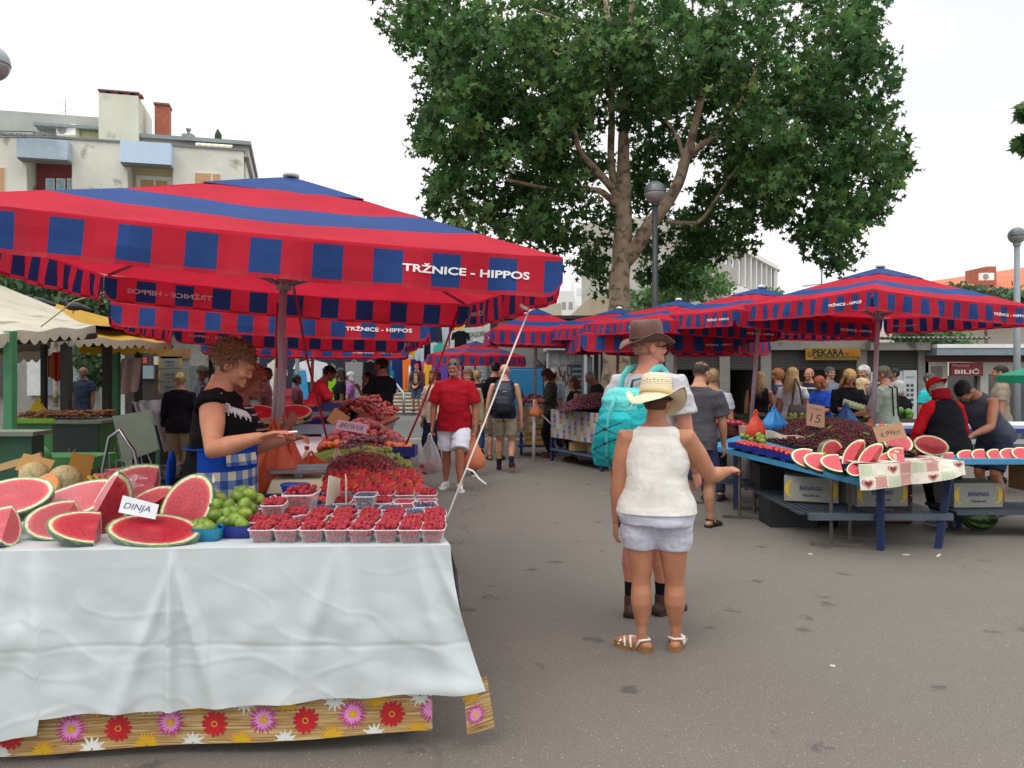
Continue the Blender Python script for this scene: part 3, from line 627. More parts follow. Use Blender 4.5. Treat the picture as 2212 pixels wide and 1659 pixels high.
pb_(MB().bx((XX(2012,SY),SY-.03,ZZ(815,SY)),(XX(2035,SY),SY+.02,ZZ(791,SY))),'vent_window',hexmat('#6c6a62',.6))
pb_(MB().bx((XX(2047,SY),SY+.12,0),(XX(2118,SY),SY+.16,ZZ(812,SY))).bx((XX(2135,SY),SY+.12,0),(XX(2400,SY),SY+.16,ZZ(808,SY))),'shop_window',mat('shop_glass','#4a4c50',.1,var=.2,spec=.9))
sg=pb_(MB().bx((XX(2048,SY),SY-.12,ZZ(812,SY)),(XX(2117,SY),SY-.04,ZZ(783,SY))),'sign_board',hexmat('#86202c',.5))
for s,wd,h,y,m in(('Mesnica',.36,.06,789,'#c99a98'),('BILIĆ',.52,.12,801.5,'#ececdc')):
 t=text_mb(s,wd,h,.02);t.v=[(XX(2082 if s=='BILIĆ' else 2069,SY)+x,SY-.126,ZZ(y,SY)+z)for x,_,z in t.v];pb_(t,'lettering',hexmat(m,.6),sg)
# --- kiosks and grey wall, centre
gw=thing('grey_building','low grey rendered building with graffiti behind the blue board','building',(XX(1180,20),20,0))
def pg_(mb,name,m,par=gw,**k):return put(mb,name,m,par,root=gw,**k)
pg_(MB().bx((XX(1075,20),20,0),(XX(1440,20),25,ZZ(692,20))),'wall',hexmat('#9a9994',.85,var=.08,vs=.8));pg_(MB().bx((XX(1060,20),19.7,ZZ(690,20)),(XX(1450,20),25,ZZ(683,20))),'roof',hexmat('#55534e',.8))
pg_(MB().bx((XX(1003,20),19.9,0),(XX(1068,20),20.2,ZZ(770,20))),'roller_door',stripes_mat('roller_door','#a9b2b6','#8c969b',2,.10,.3));pg_(MB().tube([PX(1051,760,19.8),PX(1051,900,19.8)],.05,8),'downpipe',hexmat('#7a7a76',.6))
gr=MB()
for k,s in enumerate(([(0,0),(0,2),(.4,1.9),(1,1.8),(1,0)],[(1.5,1.7),(3,1.7)],[(2,1.7),(2,-.6)],[(2.6,1.7),(2.6,-.5)],[(-2,.4),(-.6,.5),(-.6,1.6),(-2,1.5),(-2,.4)])):
 gr.tube([(XX(1183,19.95)+x*.14,19.97,ZZ(815,19.95)+z*.2)for x,z in s],.018,4)
pg_(gr,'graffiti',hexmat('#a8303a',.7))
g2=MB()
for k in range(5):g2.tube([(XX(1160,19.95)+k*.13+.1*math.sin(j*1.3+k),19.96,ZZ(800,19.95)+.16+.12*math.cos(j*1.9+k))for j in range(6)],.010,4)
pg_(g2,'graffiti',hexmat('#2e2e32',.7))
kk=thing('white_kiosk','white panelled kiosk with glazed side and graffiti left of the plane trunk','kiosk',(XX(1250,17.5),17.5,0))
def pk(mb,name,m,par=kk,**k):return put(mb,name,m,par,root=kk,**k)
WK=hexmat('#c4c8c8',.5,var=.05);KD=hexmat('#3a4246',.4)
pk(MB().bx((XX(1187,18.2),18.2,0),(XX(1262,18.2),21,ZZ(757,18))),'body',WK)
pk(MB().bx((XX(1180,18),17.7,ZZ(757,18)),(XX(1345,17),21,ZZ(744,18))),'roof',WK)
for x in(1186,1208,1228,1243,1258):pk(MB().bx((XX(x,18.15)-.02,18.14,0),(XX(x,18.15)+.02,18.19,ZZ(757,18))),'panel_strip',hexmat('#a4a8a8',.5))
pk(MB().bx((XX(1187,18.15),18.15,ZZ(788,18)),(XX(1256,18.15),18.18,ZZ(785,18))),'panel_strip',hexmat('#a4a8a8',.5))
pk(MB().bx((XX(1237,18.1),18.1,ZZ(880,18)),(XX(1256,18.1),18.15,ZZ(782,18))),'shop_window',stripes_mat('blue_bottles','#34444e','#7f97a4',2,.12,.6))
for a,b,dz in((1262,1268,0),(1280,1287,.4),(1300,1304,.6)):pk(MB().bx((XX(a,17),17+dz,0),(XX(b,17),17.08+dz,ZZ(757,17))),'frame_post',WK)
pk(MB().bx((XX(1262,18.8),18.8,0),(XX(1345,18.8),18.9,ZZ(757,18.8))),'inner_wall',KD)
pk(MB().bx((XX(1268,17),17.02,0),(XX(1280,17),17.06,ZZ(770,17))),'glass',GL)
g3=MB();z0=ZZ(840,18)
g3.tube([(XX(1207,18)+x*.1,18.12,z0+z*.1)for x,z in((0,5),(.5,3),(1.4,2.6),(1.8,1),(1.2,0),(.8,1.2),(1.6,4))],.013,4)
g3.tube([(XX(1231,18)+.055*math.cos(a),18.12,ZZ(800,18)+.12*math.sin(a))for a in np.linspace(0,6.3,12)],.010,4).tube([(XX(1229,18)+x*.1,18.12,z0+.1+z*.1)for x,z in((-.3,0),(0,1.8),(.4,.9),(.8,1.8),(1.3,-.2))],.010,4)
pk(g3,'graffiti',hexmat('#26262a',.7))
t=text_mb('ZIO',.22,.1,.01);t.v=[(XX(1218,18)+x,18.12,ZZ(806,18)+z)for x,y,z in t.v];pk(t,'graffiti',hexmat('#b8506a',.7))
bb=thing('blue_board','bright blue panel leaning on the grey wall left of the umbrella pole','board',PX(1136,880,18.4));bb.location.z=0
MB().box((0,0,1.02),(.78,.05,1.25)).build('panel',hexmat('#2d8cc4',.5,var=.06),bb,bevel=.02);MB().box((0,.04,1.02),(.84,.04,1.31)).build('frame',hexmat('#1d5c8c',.5),bb)
for s in(-.3,.3):MB().bx((s-.02,0,0),(s+.02,.04,.4)).build('leg',hexmat('#1d5c8c',.5),bb)
mw=thing('banner_sign','white banner with dark lettering hung over the clothes stalls','sign',PX(1020,728,27))
MB().quad([(-.75,0,-.42),(.62,-.5,-.28),(.62,-.5,.45),(-.75,0,.2)]).build('sheet',hexmat('#b3b5b0',.6),mw)
for s,wd,h,z in(('DISERI ZAGORE',1.0,.17,.06),('Primorski Dolac',.5,.06,-.12)):
 t=text_mb(s,wd,h,.01);t.v=[(x-.05,-.26-x*.365-.02,z+zz+x*.08)for x,y,zz in t.v];t.build('lettering',hexmat('#3a3c3a',.6),mw)
# --- green strip of background behind left stalls
lw=thing('low_shed','long pale shed with a white ribbed roof edge behind the left stalls','building',(XX(200,24),24,0))
put(MB().bx((XX(-300,24),24.5,0),(XX(620,24),26,ZZ(700,24))),'wall',hexmat('#8a8a84',.8,var=.15),lw,root=lw)
put(MB().bx((XX(140,24),24,ZZ(702,24)),(XX(560,24),26,ZZ(684,24))),'roof_edge',hexmat('#bfc3c4',.6),lw,root=lw)
for k,(xa,xb,yt,m)in enumerate(((45,78,775,'#cdd0ce'),(80,140,790,'#6c7a80'),(146,180,770,'#9aa4a8'),(-80,0,780,'#3a3c3e'),(330,560,790,'#55605e'))):
 put(MB().bx((XX(xa,24),24.3,ZZ(855,24)),(XX(xb,24),24.52,ZZ(yt,24))),'shop_window',hexmat(m,.5),lw,root=lw)
pt=thing('pale_panel','bright white canvas wall behind the left stalls','canvas wall',(XX(245,23),23,0))
put(MB().bx((XX(222,23),23,.2),(XX(290,23),23.06,ZZ(755,23))),'sheet',hexmat('#c9cac4',.7),pt,root=pt)
put(MB().bx((XX(215,22.9),22.9,0),(XX(220,22.9),23,ZZ(750,23))),'post',hexmat('#8a8a84',.7),pt,root=pt)
# ------------------------------------------------------------------ trees
def leaf_mats():
 a=mat('leaf_dark',(.044,.105,.028),.55,var=.25,vs=1.2,transl=.35,rnd=.55,spec=.2);b=mat('leaf_mid',(.115,.20,.050),.55,var=.25,vs=1.2,transl=.45,rnd=.5,spec=.2)
 return[a,b]
STAR=[]
for k in range(10):
 a=2*math.pi*k/10+math.pi/2;r=(1.0 if k%2==0 else .52)*(1 if k!=5 else .25);STAR.append((r*math.cos(a),r*math.sin(a)))
OV=[(0,1),(.45,.35),(.35,-.5),(0,-1),(-.35,-.5),(-.45,.35)]
def leaf_cloud(name,centers,per,rad,size,parent,mats,shape=STAR,seed=1,droop=.5,lightp=.3):
 rng=np.random.default_rng(seed);n=len(centers)*per;c=np.repeat(np.asarray(centers,float),per,0)
 o=rng.normal(size=(n,3));o/=np.linalg.norm(o,axis=1)[:,None];o*=(rng.random(n)**.45)[:,None]*rad;o[:,2]*=.75;c=c+o
 nr=rng.normal(size=(n,3))*[.9,.9,.55]+[0,-.25,droop];nr/=np.linalg.norm(nr,axis=1)[:,None]
 t=rng.normal(size=(n,3))+[0,0,-.9];u=np.cross(nr,t);u/=np.linalg.norm(u,axis=1)[:,None]+1e-9;v=np.cross(nr,u)
 s=size*(.65+.7*rng.random(n));m=len(shape);P_=np.array(shape)
 pts=c[:,None,:]+(u[:,None,:]*P_[None,:,0,None]+v[:,None,:]*P_[None,:,1,None])*s[:,None,None]
 fold=np.abs(P_[:,0])*.25;pts+=nr[:,None,:]*(fold[None,:,None]*s[:,None,None])
 me=bpy.data.meshes.new(name);me.vertices.add(n*m);me.vertices.foreach_set('co',pts.reshape(-1));me.loops.add(n*m);me.loops.foreach_set('vertex_index',np.arange(n*m))
 me.polygons.add(n);me.polygons.foreach_set('loop_start',np.arange(n)*m);me.polygons.foreach_set('loop_total',np.full(n,m))
 for q in mats:me.materials.append(q)
 cl=rng.random(len(centers));mi=(np.repeat(cl,per)*.6+rng.random(n)*.4<lightp).astype(int)
 me.update(calc_edges=True);me.polygons.foreach_set('material_index',mi)
 ob=bpy.data.objects.new(name,me);col.objects.link(ob);ob.parent=parent;return ob
TD=17.0
BARK=mat('plane_bark','#a3927a',.9,var=.30,vs=5,bump=.8,bs=14,stain=(6.5,.53,'#6f6455'))
tree=thing('plane_tree','huge plane tree with mottled trunk rising in the middle of the market','tree',(XX(1325,TD),TD,0))
def br(pts,rad,name='limb',d=None,par=tree):
 ps_=[PX(x,y,dd)-par.location for x,y,dd in pts]
 out=[];rr=[]
 for i in range(len(ps_)-1):
  p0=ps_[max(0,i-1)];p1=ps_[i];p2=ps_[i+1];p3=ps_[min(len(ps_)-1,i+2)]
  for k in range(4):
   t=k/4;q=.5*((2*p1)+(p2-p0)*t+(2*p0-5*p1+4*p2-p3)*t*t+(3*p1-p0-3*p2+p3)*t**3)
   r=(rad[i]*(1-t)+rad[i+1]*t)*.78;nz=noise.noise_vector(q*1.5)*r*.22;out.append(q+nz);rr.append(r*(1+.10*noise.noise(q*3)))
 out.append(ps_[-1]);rr.append(rad[-1])
 return MB().tube(out,rr,14).build(name,BARK,par,True)
br([(1322,985,TD),(1324,930,TD),(1328,840,TD),(1334,740,TD),(1338,650,TD),(1342,560,TD),(1346,480,TD),(1346,400,TD)],[.60,.47,.42,.36,.30,.27,.235,.22],'trunk')
br([(1346,420,TD),(1346,330,17),(1346,280,17),(1351,212,16.8),(1362,100,16.6),(1365,-20,16.4)],[.215,.16,.13,.11,.09,.06])
br([(1340,420,TD),(1320,360,17.1),(1321,240,17.1),(1318,85,17),(1303,-30,17)],[.16,.10,.09,.08,.05])
br([(1338,425,TD),(1318,400,16.9),(1288,368,16.7),(1252,325,16.4),(1238,272,16.2),(1200,200,16)],[.15,.115,.10,.075,.06,.03])
br([(1340,440,TD),(1318,428,16.9),(1293,412,16.6),(1240,411,16.2),(1178,406,15.8),(1095,388,15.4)],[.14,.10,.085,.065,.05,.03])
br([(1350,560,TD),(1373,535,16.8),(1402,490,16.6),(1455,415,16.4),(1482,345,16.3),(1501,271,16.2),(1527,169,16.1),(1558,-10,16)],[.24,.20,.185,.16,.13,.10,.08,.05])
br([(1490,335,16.3),(1544,288,16),(1586,237,15.8),(1616,195,15.6),(1650,100,15.4)],[.10,.07,.06,.05,.03])
br([(1440,478,16.5),(1489,482,16.7),(1520,470,16.9),(1575,385,17.2),(1620,330,17.5)],[.06,.05,.045,.04,.02])
br([(1478,350,16.3),(1465,300,16.4),(1440,262,16.5)],[.07,.05,.03])
br([(1400,160,17),(1250,60,16),(1150,20,15.5)],[.05,.04,.02]);br([(1290,240,16.4),(1240,160,16),(1190,110,15.8),(1130,110,15.6)],[.05,.05,.04,.02])
ELL=[(868,40,40,45,0),(880,10,60,30,0),(960,90,95,105,0),(1080,110,150,150,0),(990,270,80,120,0),(1090,320,140,120,0),(1030,410,80,80,0),(970,465,50,28,0),(1130,470,80,60,0),(1250,140,170,180,0),
  (1240,345,110,75,1.2),(1450,110,190,150,0),(1440,240,110,90,1.5),(1650,110,190,165,0),(1840,50,90,95,0),(1850,160,80,110,0),(1690,280,170,140,0),(1850,290,90,95,0),(1925,350,45,50,0),(1560,320,80,100,.8),
  (1850,400,75,80,0),(1780,450,55,65,0),(1845,510,55,45,0),(1815,560,22,25,0),(1655,410,55,85,0),(1560,430,80,70,1.0),(1500,480,70,70,1.5),(1440,560,70,60,2.2),(1200,430,80,65,0),(1255,505,60,40,.6),
  (1280,590,32,60,.8),(1460,620,60,35,2.5),(1600,500,20,40,0),(1400,430,40,50,2),(1700,470,30,40,0),(1410,350,60,60,1.8),(1330,480,60,60,1.5),(1185,520,50,30,0),(1900,440,30,40,0),(1000,180,90,90,0),(1160,250,120,110,0),
  (1680,380,60,80,0),(1530,520,40,60,1.0),(955,425,45,55,0),(1005,515,35,25,0),(1170,480,80,45,.3),(1195,545,25,30,0),(1765,505,40,50,0),(930,300,35,50,0),(1395,560,30,60,2.4)]
rng=np.random.default_rng(11);CL=[]
for(cx,cy,rx_,ry_,off)in ELL:
 n_=int(rx_*ry_*.0066)+4
 for _ in range(n_):
  while True:
   a,b,c_=rng.uniform(-1,1,3)
   if a*a+b*b+c_*c_<1:break
  if noise.noise(Vector((cx+a*rx_,cy+b*ry_,c_*80))*.018)<-.10:continue
  d=TD+off*1.0+c_*(3.3 if off<.5 else 1.6)-(0.3 if off<.5 else-1.0);CL.append(PX(cx+a*rx_,cy+b*ry_,d)-tree.location)
leaf_cloud('crown',CL,27,.38,.094,tree,leaf_mats(),seed=5)
def bush(name,label,blobs,d,dd,per,size,mats,lab_cat='tree',trunk=None,rad=.35,seed=3,shape=OV,dens=.01):
 o=thing(name,label,lab_cat,(XX(blobs[0][0],d),d,0));rg=np.random.default_rng(seed);cl=[]
 for cx,cy,a_,b_ in blobs:
  for _ in range(int(a_*b_*dens)+3):
   t=rg.uniform(0,2*math.pi);r=math.sqrt(rg.random());cl.append(PX(cx+a_*r*math.cos(t),cy+b_*r*math.sin(t),d+rg.uniform(-dd,dd))-o.location)
 leaf_cloud('crown',cl,per,rad,size,o,mats,shape,seed)
 if trunk:
  for tr_ in trunk:br([(x,y,d)for x,y in tr_],[.10]+[.05]*(len(tr_)-1),'trunk',par=o)
 return o
LG=[mat('leaf_fresh',(.10,.20,.06),.5,var=.2,transl=.4,rnd=.4),mat('leaf_fresh_dark',(.06,.13,.045),.5,var=.2,transl=.35,rnd=.4)]
LDK=[mat('leaf_deep',(.04,.09,.035),.55,var=.2,transl=.3,rnd=.4),LG[1]]
bush('young_tree','bright green young tree with fine leaves right of the plane trunk',[(1450,625,45,35),(1500,600,30,40),(1540,620,35,30),(1480,580,25,18),(1410,650,50,25)],25,1.2,16,.10,LG,trunk=[[(1485,900),(1487,700),(1490,600)]],rad=.4,dens=.022)
bush('roadside_tree','dark green bushy tree above the white left awning',[(60,625,80,30),(170,640,70,35),(215,660,60,30),(20,610,50,22)],22,1.2,20,.11,LDK,trunk=[[(120,880),(120,660)]],rad=.45,seed=4,dens=.02)
bush('courtyard_tree','green feathery tree in front of the orange roof',[(2075,645,45,22),(2140,665,55,25),(2190,655,40,35),(2030,660,20,12)],30,1.5,18,.14,LDK,trunk=[[(2130,800),(2130,660)]],rad=.5,seed=5,dens=.03)
bush('courtyard_shrub','green shrub growing over the corrugated roof by the butcher',[(1985,720,60,26),(2060,742,40,12)],20.5,.8,18,.09,LG,trunk=[[(1990,900),(1985,730)]],lab_cat='shrub',rad=.3,seed=6,dens=.04)
bush('terrace_plants','small green pot plants on the rounded corner terrace',[(1668,632,20,7)],50,.6,14,.12,LG,lab_cat='plants',rad=.4,seed=7,dens=.08)
bush('leafy_branch','leafy branch tips poking in at the right edge of the sky',[(2222,245,16,14),(2222,312,18,12)],14,.4,12,.11,leaf_mats(),lab_cat='branch',trunk=[[(2212,312),(2260,300),(2400,280)],[(2212,246),(2260,250),(2400,280)]],shape=STAR,rad=.16,seed=8,dens=.05)
bush('market_tree','dark leaves of a small tree seen between the green stall posts',[(200,780,40,30),(215,800,30,25)],21,.8,16,.12,LDK,trunk=[[(200,940),(205,790)]],rad=.35,seed=9,dens=.02)
# ------------------------------------------------------------------ street lamps and aerial
def globe_lamp(x,ytop,d,label,r=.26,dark='#4a4f50',upper='#6b7174'):
 z=ZZ(ytop,d)-r;o=thing('street_lamp',label,'street lamp',(XX(x,d),d,0),group='globe street lamps')
 MB().tube([(0,0,0),(0,0,z-r*.9)],[.07,.05],12).build('pole',hexmat(dark,.5),o,True)
 a=MB();n_=20
 up=MB();lo=MB()
 rings=[(0,0,z+r*math.sin(t),r*math.cos(t)+.001,r*math.cos(t)+.001)for t in np.linspace(0,math.pi/2,8)]
 up.loft([(0,0,z-.02,r*1.02,r*1.02)]+rings,24).build('shade',hexmat(upper,.45,metal=.3),o,True)
 rings=[(0,0,z-r*math.sin(t),r*math.cos(t)+.001,r*math.cos(t)+.001)for t in np.linspace(0.05,math.pi/2,8)]
 lo.loft(rings,24).build('diffuser',mat('lamp_diffuser','#a8a8a2',.25,var=.15,transl=.3),o,True);MB().tube([(0,0,z-r*1.25),(0,0,z-r*.8)],.07,10).build('collar',hexmat(dark,.5),o);return o
globe_lamp(1415,391,14.6,'globe street lamp on a dark pole in front of the plane tree',.20,'#33393c')
globe_lamp(2197,491,15.5,'globe street lamp on a pale pole at the right edge',.16,'#8f999e')
globe_lamp(-22,96,9.0,'grey globe street lamp cut off by the left edge',.205,'#8f999e','#8a9496')
an=thing('roof_antenna','tall television antenna above the right hand umbrellas','antenna',PX(1775,640,30));an.location.z=0
z1,z2=ZZ(585,30),ZZ(613,30)
ab=MB().tube([(0,0,0),(0,0,z1)],.035,6).tube([(-.05,0,z1),(.5,0,z1+.05)],.015,4).tube([(-.7,0,z2-.1),(.0,0,z2)],.015,4)
for k in range(8):ab.tube([(.02+k*.06,-.15,z1+k*.006),(.02+k*.06,.15,z1+k*.006)],.012,4)
for k in range(6):ab.tube([(-.65+k*.1,-.25,z2-.09+k*.012),(-.65+k*.1,.25,z2-.05+k*.01)],.012,4)
ab.build('mast',hexmat('#8a8f92',.5),an)
fl_=thing('street_lamp','flat headed modern street light seen through the plane leaves','street lamp',(XX(1327-2,40)-0,40,0));fl_.location=(XX(1322-0,40),40,0)
fl_.location.x=XX(1089,40);zz=ZZ(490,40)
MB().tube([(0,0,0),(0,0,zz)],.06,8).build('pole',hexmat('#9aa0a2',.5),fl_);MB().box((-.1,0,zz),(.9,.4,.12),taper=.6).build('head',hexmat('#c9cccc',.5),fl_)
# ------------------------------------------------------------------ people
def skin(h):return mat('skin_'+h.lstrip('#'),h,.55,var=.17,vs=10,bump=.2,bs=180,sss=.12,spec=.35)
EYEW=hexmat('#d8d4cc',.3);EYED=hexmat('#2a1c14',.3)
def hair_mat(h):return mat('hair_'+h.lstrip('#'),h,.55,var=.45,vs=38,bump=.9,bs=90,spec=.35)
def ribbon(mb,pts,w,nrm=Vector((0,0,1)),mi=0):
 k=len(mb.v);n=len(pts)
 for i,p in enumerate(pts):
  t=(pts[min(n-1,i+1)]-pts[max(0,i-1)]);s=t.cross(nrm);s=s.normalized()if s.length>1e-6 else Vector((1,0,0));ww=w*(1-.8*i/(n-1))
  mb.v+=[tuple(p-s*ww),tuple(p+s*ww)]
 for i in range(n-1):mb.f.append((k+2*i,k+2*i+1,k+2*i+3,k+2*i+2));mb.m.append(mi)
def head_mb(h,M,fem=False,jowl=0):
 """head as blended lumps. local frame: origin = neck joint, +y = face, head height .13h"""
 s=h/1.75;b=MB()
 def sp(c,r,n=16):b.sph(M@Vector([x*s for x in c]),[x*s for x in r],n,M=M.to_3x3())
 sp((0,-.012,.150),(.074,.093,.082));sp((0,.020,.105),(.060,.070,.085));sp((0,.048,.060),(.038+jowl,.036,.030))
 sp((0,.030,.070),(.050+jowl,.045,.045));sp((0,.080,.147),(.050,.016,.014));
 for x in(-1,1):
  sp((x*.076,-.004,.112),(.010,.022,.032),8);sp((x*.035,.066,.098),(.024,.022,.020));sp((x*.010,.096,.095),(.008,.009,.007),8)
 b.tube([M@(Vector((0,.088,.128))*s),M@(Vector((0,.100,.104))*s)],[.007*s,.0095*s],8,cap='round')
 sp((0,.084,.068),(.024,.010,.006));sp((0,.082,.060),(.020,.010,.006));sp((0,.082,.046),(.020,.012,.014))
 return b
def face_extra(h,M,brow='#4a3a2c',lips='#9a5348',glasses=None,smile=0):
 s=h/1.75;b=MB()
 def sp(c,r,mi,n=10):b.sph(M@Vector([x*s for x in c]),[x*s for x in r],n,mi,M=M.to_3x3())
 for x in(-1,1):
  sp((x*.031,.079,.122),(.014,.010,.0075),1);sp((x*.031,.0875,.122),(.0062,.004,.0062),2,8)
  b.tube([M@(Vector(p)*s)for p in((x*.014,.094,.139),(x*.032,.093,.143),(x*.050,.080,.137))],.0035*s,5,3)
 b.tube([M@(Vector(p)*s)for p in((-.022,.084,.065+smile),(0,.093,.064),(.022,.084,.065+smile))],.0035*s,5,4)
 return b
def hand_mb(wr,fdir,pdir,h,curl=.5,side=1,spread=1.0,thumb_in=0.0,fingers=(1,1,1,1),r=1.0,nail=None):
 """palm + four fingers + thumb; fdir = forearm direction, pdir = palm normal (the way fingers curl), side +1 right"""
 s=h/1.75;f=Vector(fdir).normalized();p=Vector(pdir);p=(p-f*p.dot(f)).normalized();l=f.cross(p)*side
 w=Vector(wr);b=MB();q=[]
 pa=[w+f*.0,w+f*.03*s,w+f*.07*s,w+f*.092*s]
 k=len(b.v);rings=[]
 for c,a1,a2 in zip(pa,(.020,.032,.038,.036),(.017,.016,.014,.011)):
  for j in range(12):
   a=2*math.pi*j/12;b.v.append(tuple(c+l*math.cos(a)*a1*s+p*math.sin(a)*a2*s))
 for i in range(3):
  for j in range(12):b.f.append((k+i*12+j,k+i*12+(j+1)%12,k+i*12+12+(j+1)%12,k+i*12+12+j));b.m.append(0)
 b.f.append(tuple(k+j for j in reversed(range(12))));b.m.append(0);b.f.append(tuple(k+36+j for j in range(12)));b.m.append(0)
 tips=[]
 for i,(off,ln)in enumerate(((.027,.072),(.009,.080),(-.009,.074),(-.026,.058))):
  c0=curl*fingers[i]if hasattr(fingers,'__len__')else curl
  base=w+f*.082*s+l*off*s;ang=.25*c0;d=(f*math.cos(ang)+p*math.sin(ang)+l*(off*3.5*spread)).normalized();pts=[base-f*.015*s,base]
  cur=base;a=ang
  for seg,kk in zip((.45,.32,.23),(.9,1.1,.8)):
   cur=cur+(f*math.cos(a)+p*math.sin(a)+l*(off*3.5*spread*(1-.5*c0)))*ln*seg*s;pts.append(cur.copy());a+=kk*c0
  b.tube(pts,[.0092*s*r,.0092*s*r,.0085*s*r,.0078*s*r,.0062*s*r],8,cap='round');tips.append((pts[-1],(pts[-1]-pts[-2]).normalized()))
 tb=w+f*.028*s+l*.026*s;t1=tb+(l*.75+f*.65+p*(.25+thumb_in)).normalized()*.034*s;t2=t1+(f*.85+l*(.25-thumb_in*.6)+p*(.3+thumb_in)).normalized()*.036*s
 b.tube([tb-l*.012*s,tb,t1,t2],[.012*s,.0125*s*r,.0105*s*r,.008*s*r],8,cap='round')
 return b,tips
def _hairline(kind):return{'short':(.135,.050),'crop':(.140,.045),'long':(.128,.055),'messy':(.135,.05),'bun':(.135,.05),'bob':(.125,.055),'receding':(.135,-.02)}.get(kind,(.135,.05))
def make_hair(root,h,M,kind,color,seed=0,near=False):
 if kind in(None,'none'):return
 s=h/1.75;m=hair_mat(color);rg=random.Random(seed);b=MB();thick={'crop':1.035,'short':1.09,'long':1.12,'messy':1.16,'bun':1.07,'bob':1.16,'receding':1.05,'curly':1.22}.get(kind,1.1)
 rx,ry,rz=.074*thick,.093*thick,.082*thick;nu,nv=22,16;idx={}
 zc,yc=.150,-.012
 def P_(u,v):
  th_=2*math.pi*u;ph=math.pi*v;d=Vector((math.sin(ph)*math.cos(th_),math.sin(ph)*math.sin(th_),math.cos(ph)))
  k=1+(.05 if kind in('messy','curly','bob')else .02)*noise.noise(d*(4 if kind!='curly' else 7)+Vector((seed,0,0)))
  q=Vector((rx*d.x*k,yc+ry*d.y*k,zc+rz*d.z*k))
  if d.z<-.1 and d.y<.2:q.z-=.02*(-.1-d.z)
  return q
 for i in range(nu):
  for j in range(nv):
   u0,u1,v0,v1=i/nu,(i+1)/nu,j/nv,(j+1)/nv;c=P_((u0+u1)/2,(v0+v1)/2)
   zl,yl=_hairline(kind)
   if kind=='receding':
    if c.z>.178 or c.y>.012 or c.z<.085 or(c.y>-.03 and c.z<.118):continue
   else:
    low=.080 if kind in('short','crop','bun','messy')else .05
    if c.y>.030 and c.z<.172-(.02 if kind in('bob','long')else 0):continue
    if c.y>-.012 and c.z<.115+(.02 if kind in('crop',)else 0)and kind not in('long','bob'):continue
    if c.z<low:continue
   b.quad([M@(P_(*q)*s)for q in((u0,v0),(u0,v1),(u1,v1),(u1,v0))])
 def strands(n,L,w,fn):
  for _ in range(n):
   a=rg.uniform(0,2*math.pi);v=rg.random()**.7*1.75;d=Vector((math.sin(v)*math.cos(a),math.sin(v)*math.sin(a),math.cos(v)))
   if d.y>.45 and d.z<.45:continue
   st=Vector((rx*d.x,yc+ry*d.y,zc+rz*d.z));pts=fn(st,d,L*rg.uniform(.6,1.3));ribbon(b,[M@(p*s)for p in pts],w*s,M.to_3x3()@d)
 if kind in('long','bob'):
  L=.26 if kind=='long' else .09
  for _ in range(260 if near else 130):
   a=rg.uniform(math.pi*.93,math.pi*2.07)if rg.random()<.85 else rg.uniform(0,2*math.pi);d=Vector((math.cos(a),math.sin(a),0));z0=rg.uniform(.10,.19);kk=math.sqrt(max(.05,1-((z0-zc)/rz)**2))
   if d.y>.35:continue
   st=Vector((rx*d.x*kk,yc+ry*d.y*kk,z0));e=rg.uniform(.6,1.15)*L
   w_=Vector((rg.uniform(-.018,.018),rg.uniform(-.018,.018),0));p1=Vector((rx*1.08*d.x,yc+ry*1.05*d.y,min(z0,.10)-.01));p2=p1+Vector((d.x*.012,d.y*.008,-e*.5))+w_;p3=p2+Vector((w_.x,w_.y-.005,-e*.5))
   ribbon(b,[M@(p*s)for p in(st,p1,p2,p3)],.009*s,M.to_3x3()@d)
 if kind=='bun':b.sph(M@(Vector((0,-.125,.155))*s),(.034*s,.03*s,.034*s),12)
 if kind in('messy','curly'):
  cr_=.05 if kind=='curly' else .075
  def fn(st,d,L):
   o=Vector((rg.uniform(-1,1),rg.uniform(-1,1),rg.uniform(-.8,.8)))*.9+d*.55;o.normalize();c=Vector((rg.uniform(-1,1),rg.uniform(-1,.6),rg.uniform(-1.5,.2)));t_=(o-d*o.dot(d))*1.0+d*.30
   return[st-d*.006,st+t_*L*.35,st+t_*L*.65+c*L*.25,st+t_*L*.75+c*L*.6]
  strands(650 if near else 240,cr_,.0036,fn)
 elif near or kind in('short','bun'):
  def fn(st,d,L):
   g_=Vector((0,-.6,-.5))if kind!='crop' else Vector((0,.2,-.4));t=(g_-d*g_.dot(d)).normalized();return[st-d*.002,st+t*L*.4+d*.006,st+t*L*.85+d*.002]
  strands(420 if near else 160,.035 if kind!='bun' else .06,.004,fn)
 b.build('hair',m,root,True)
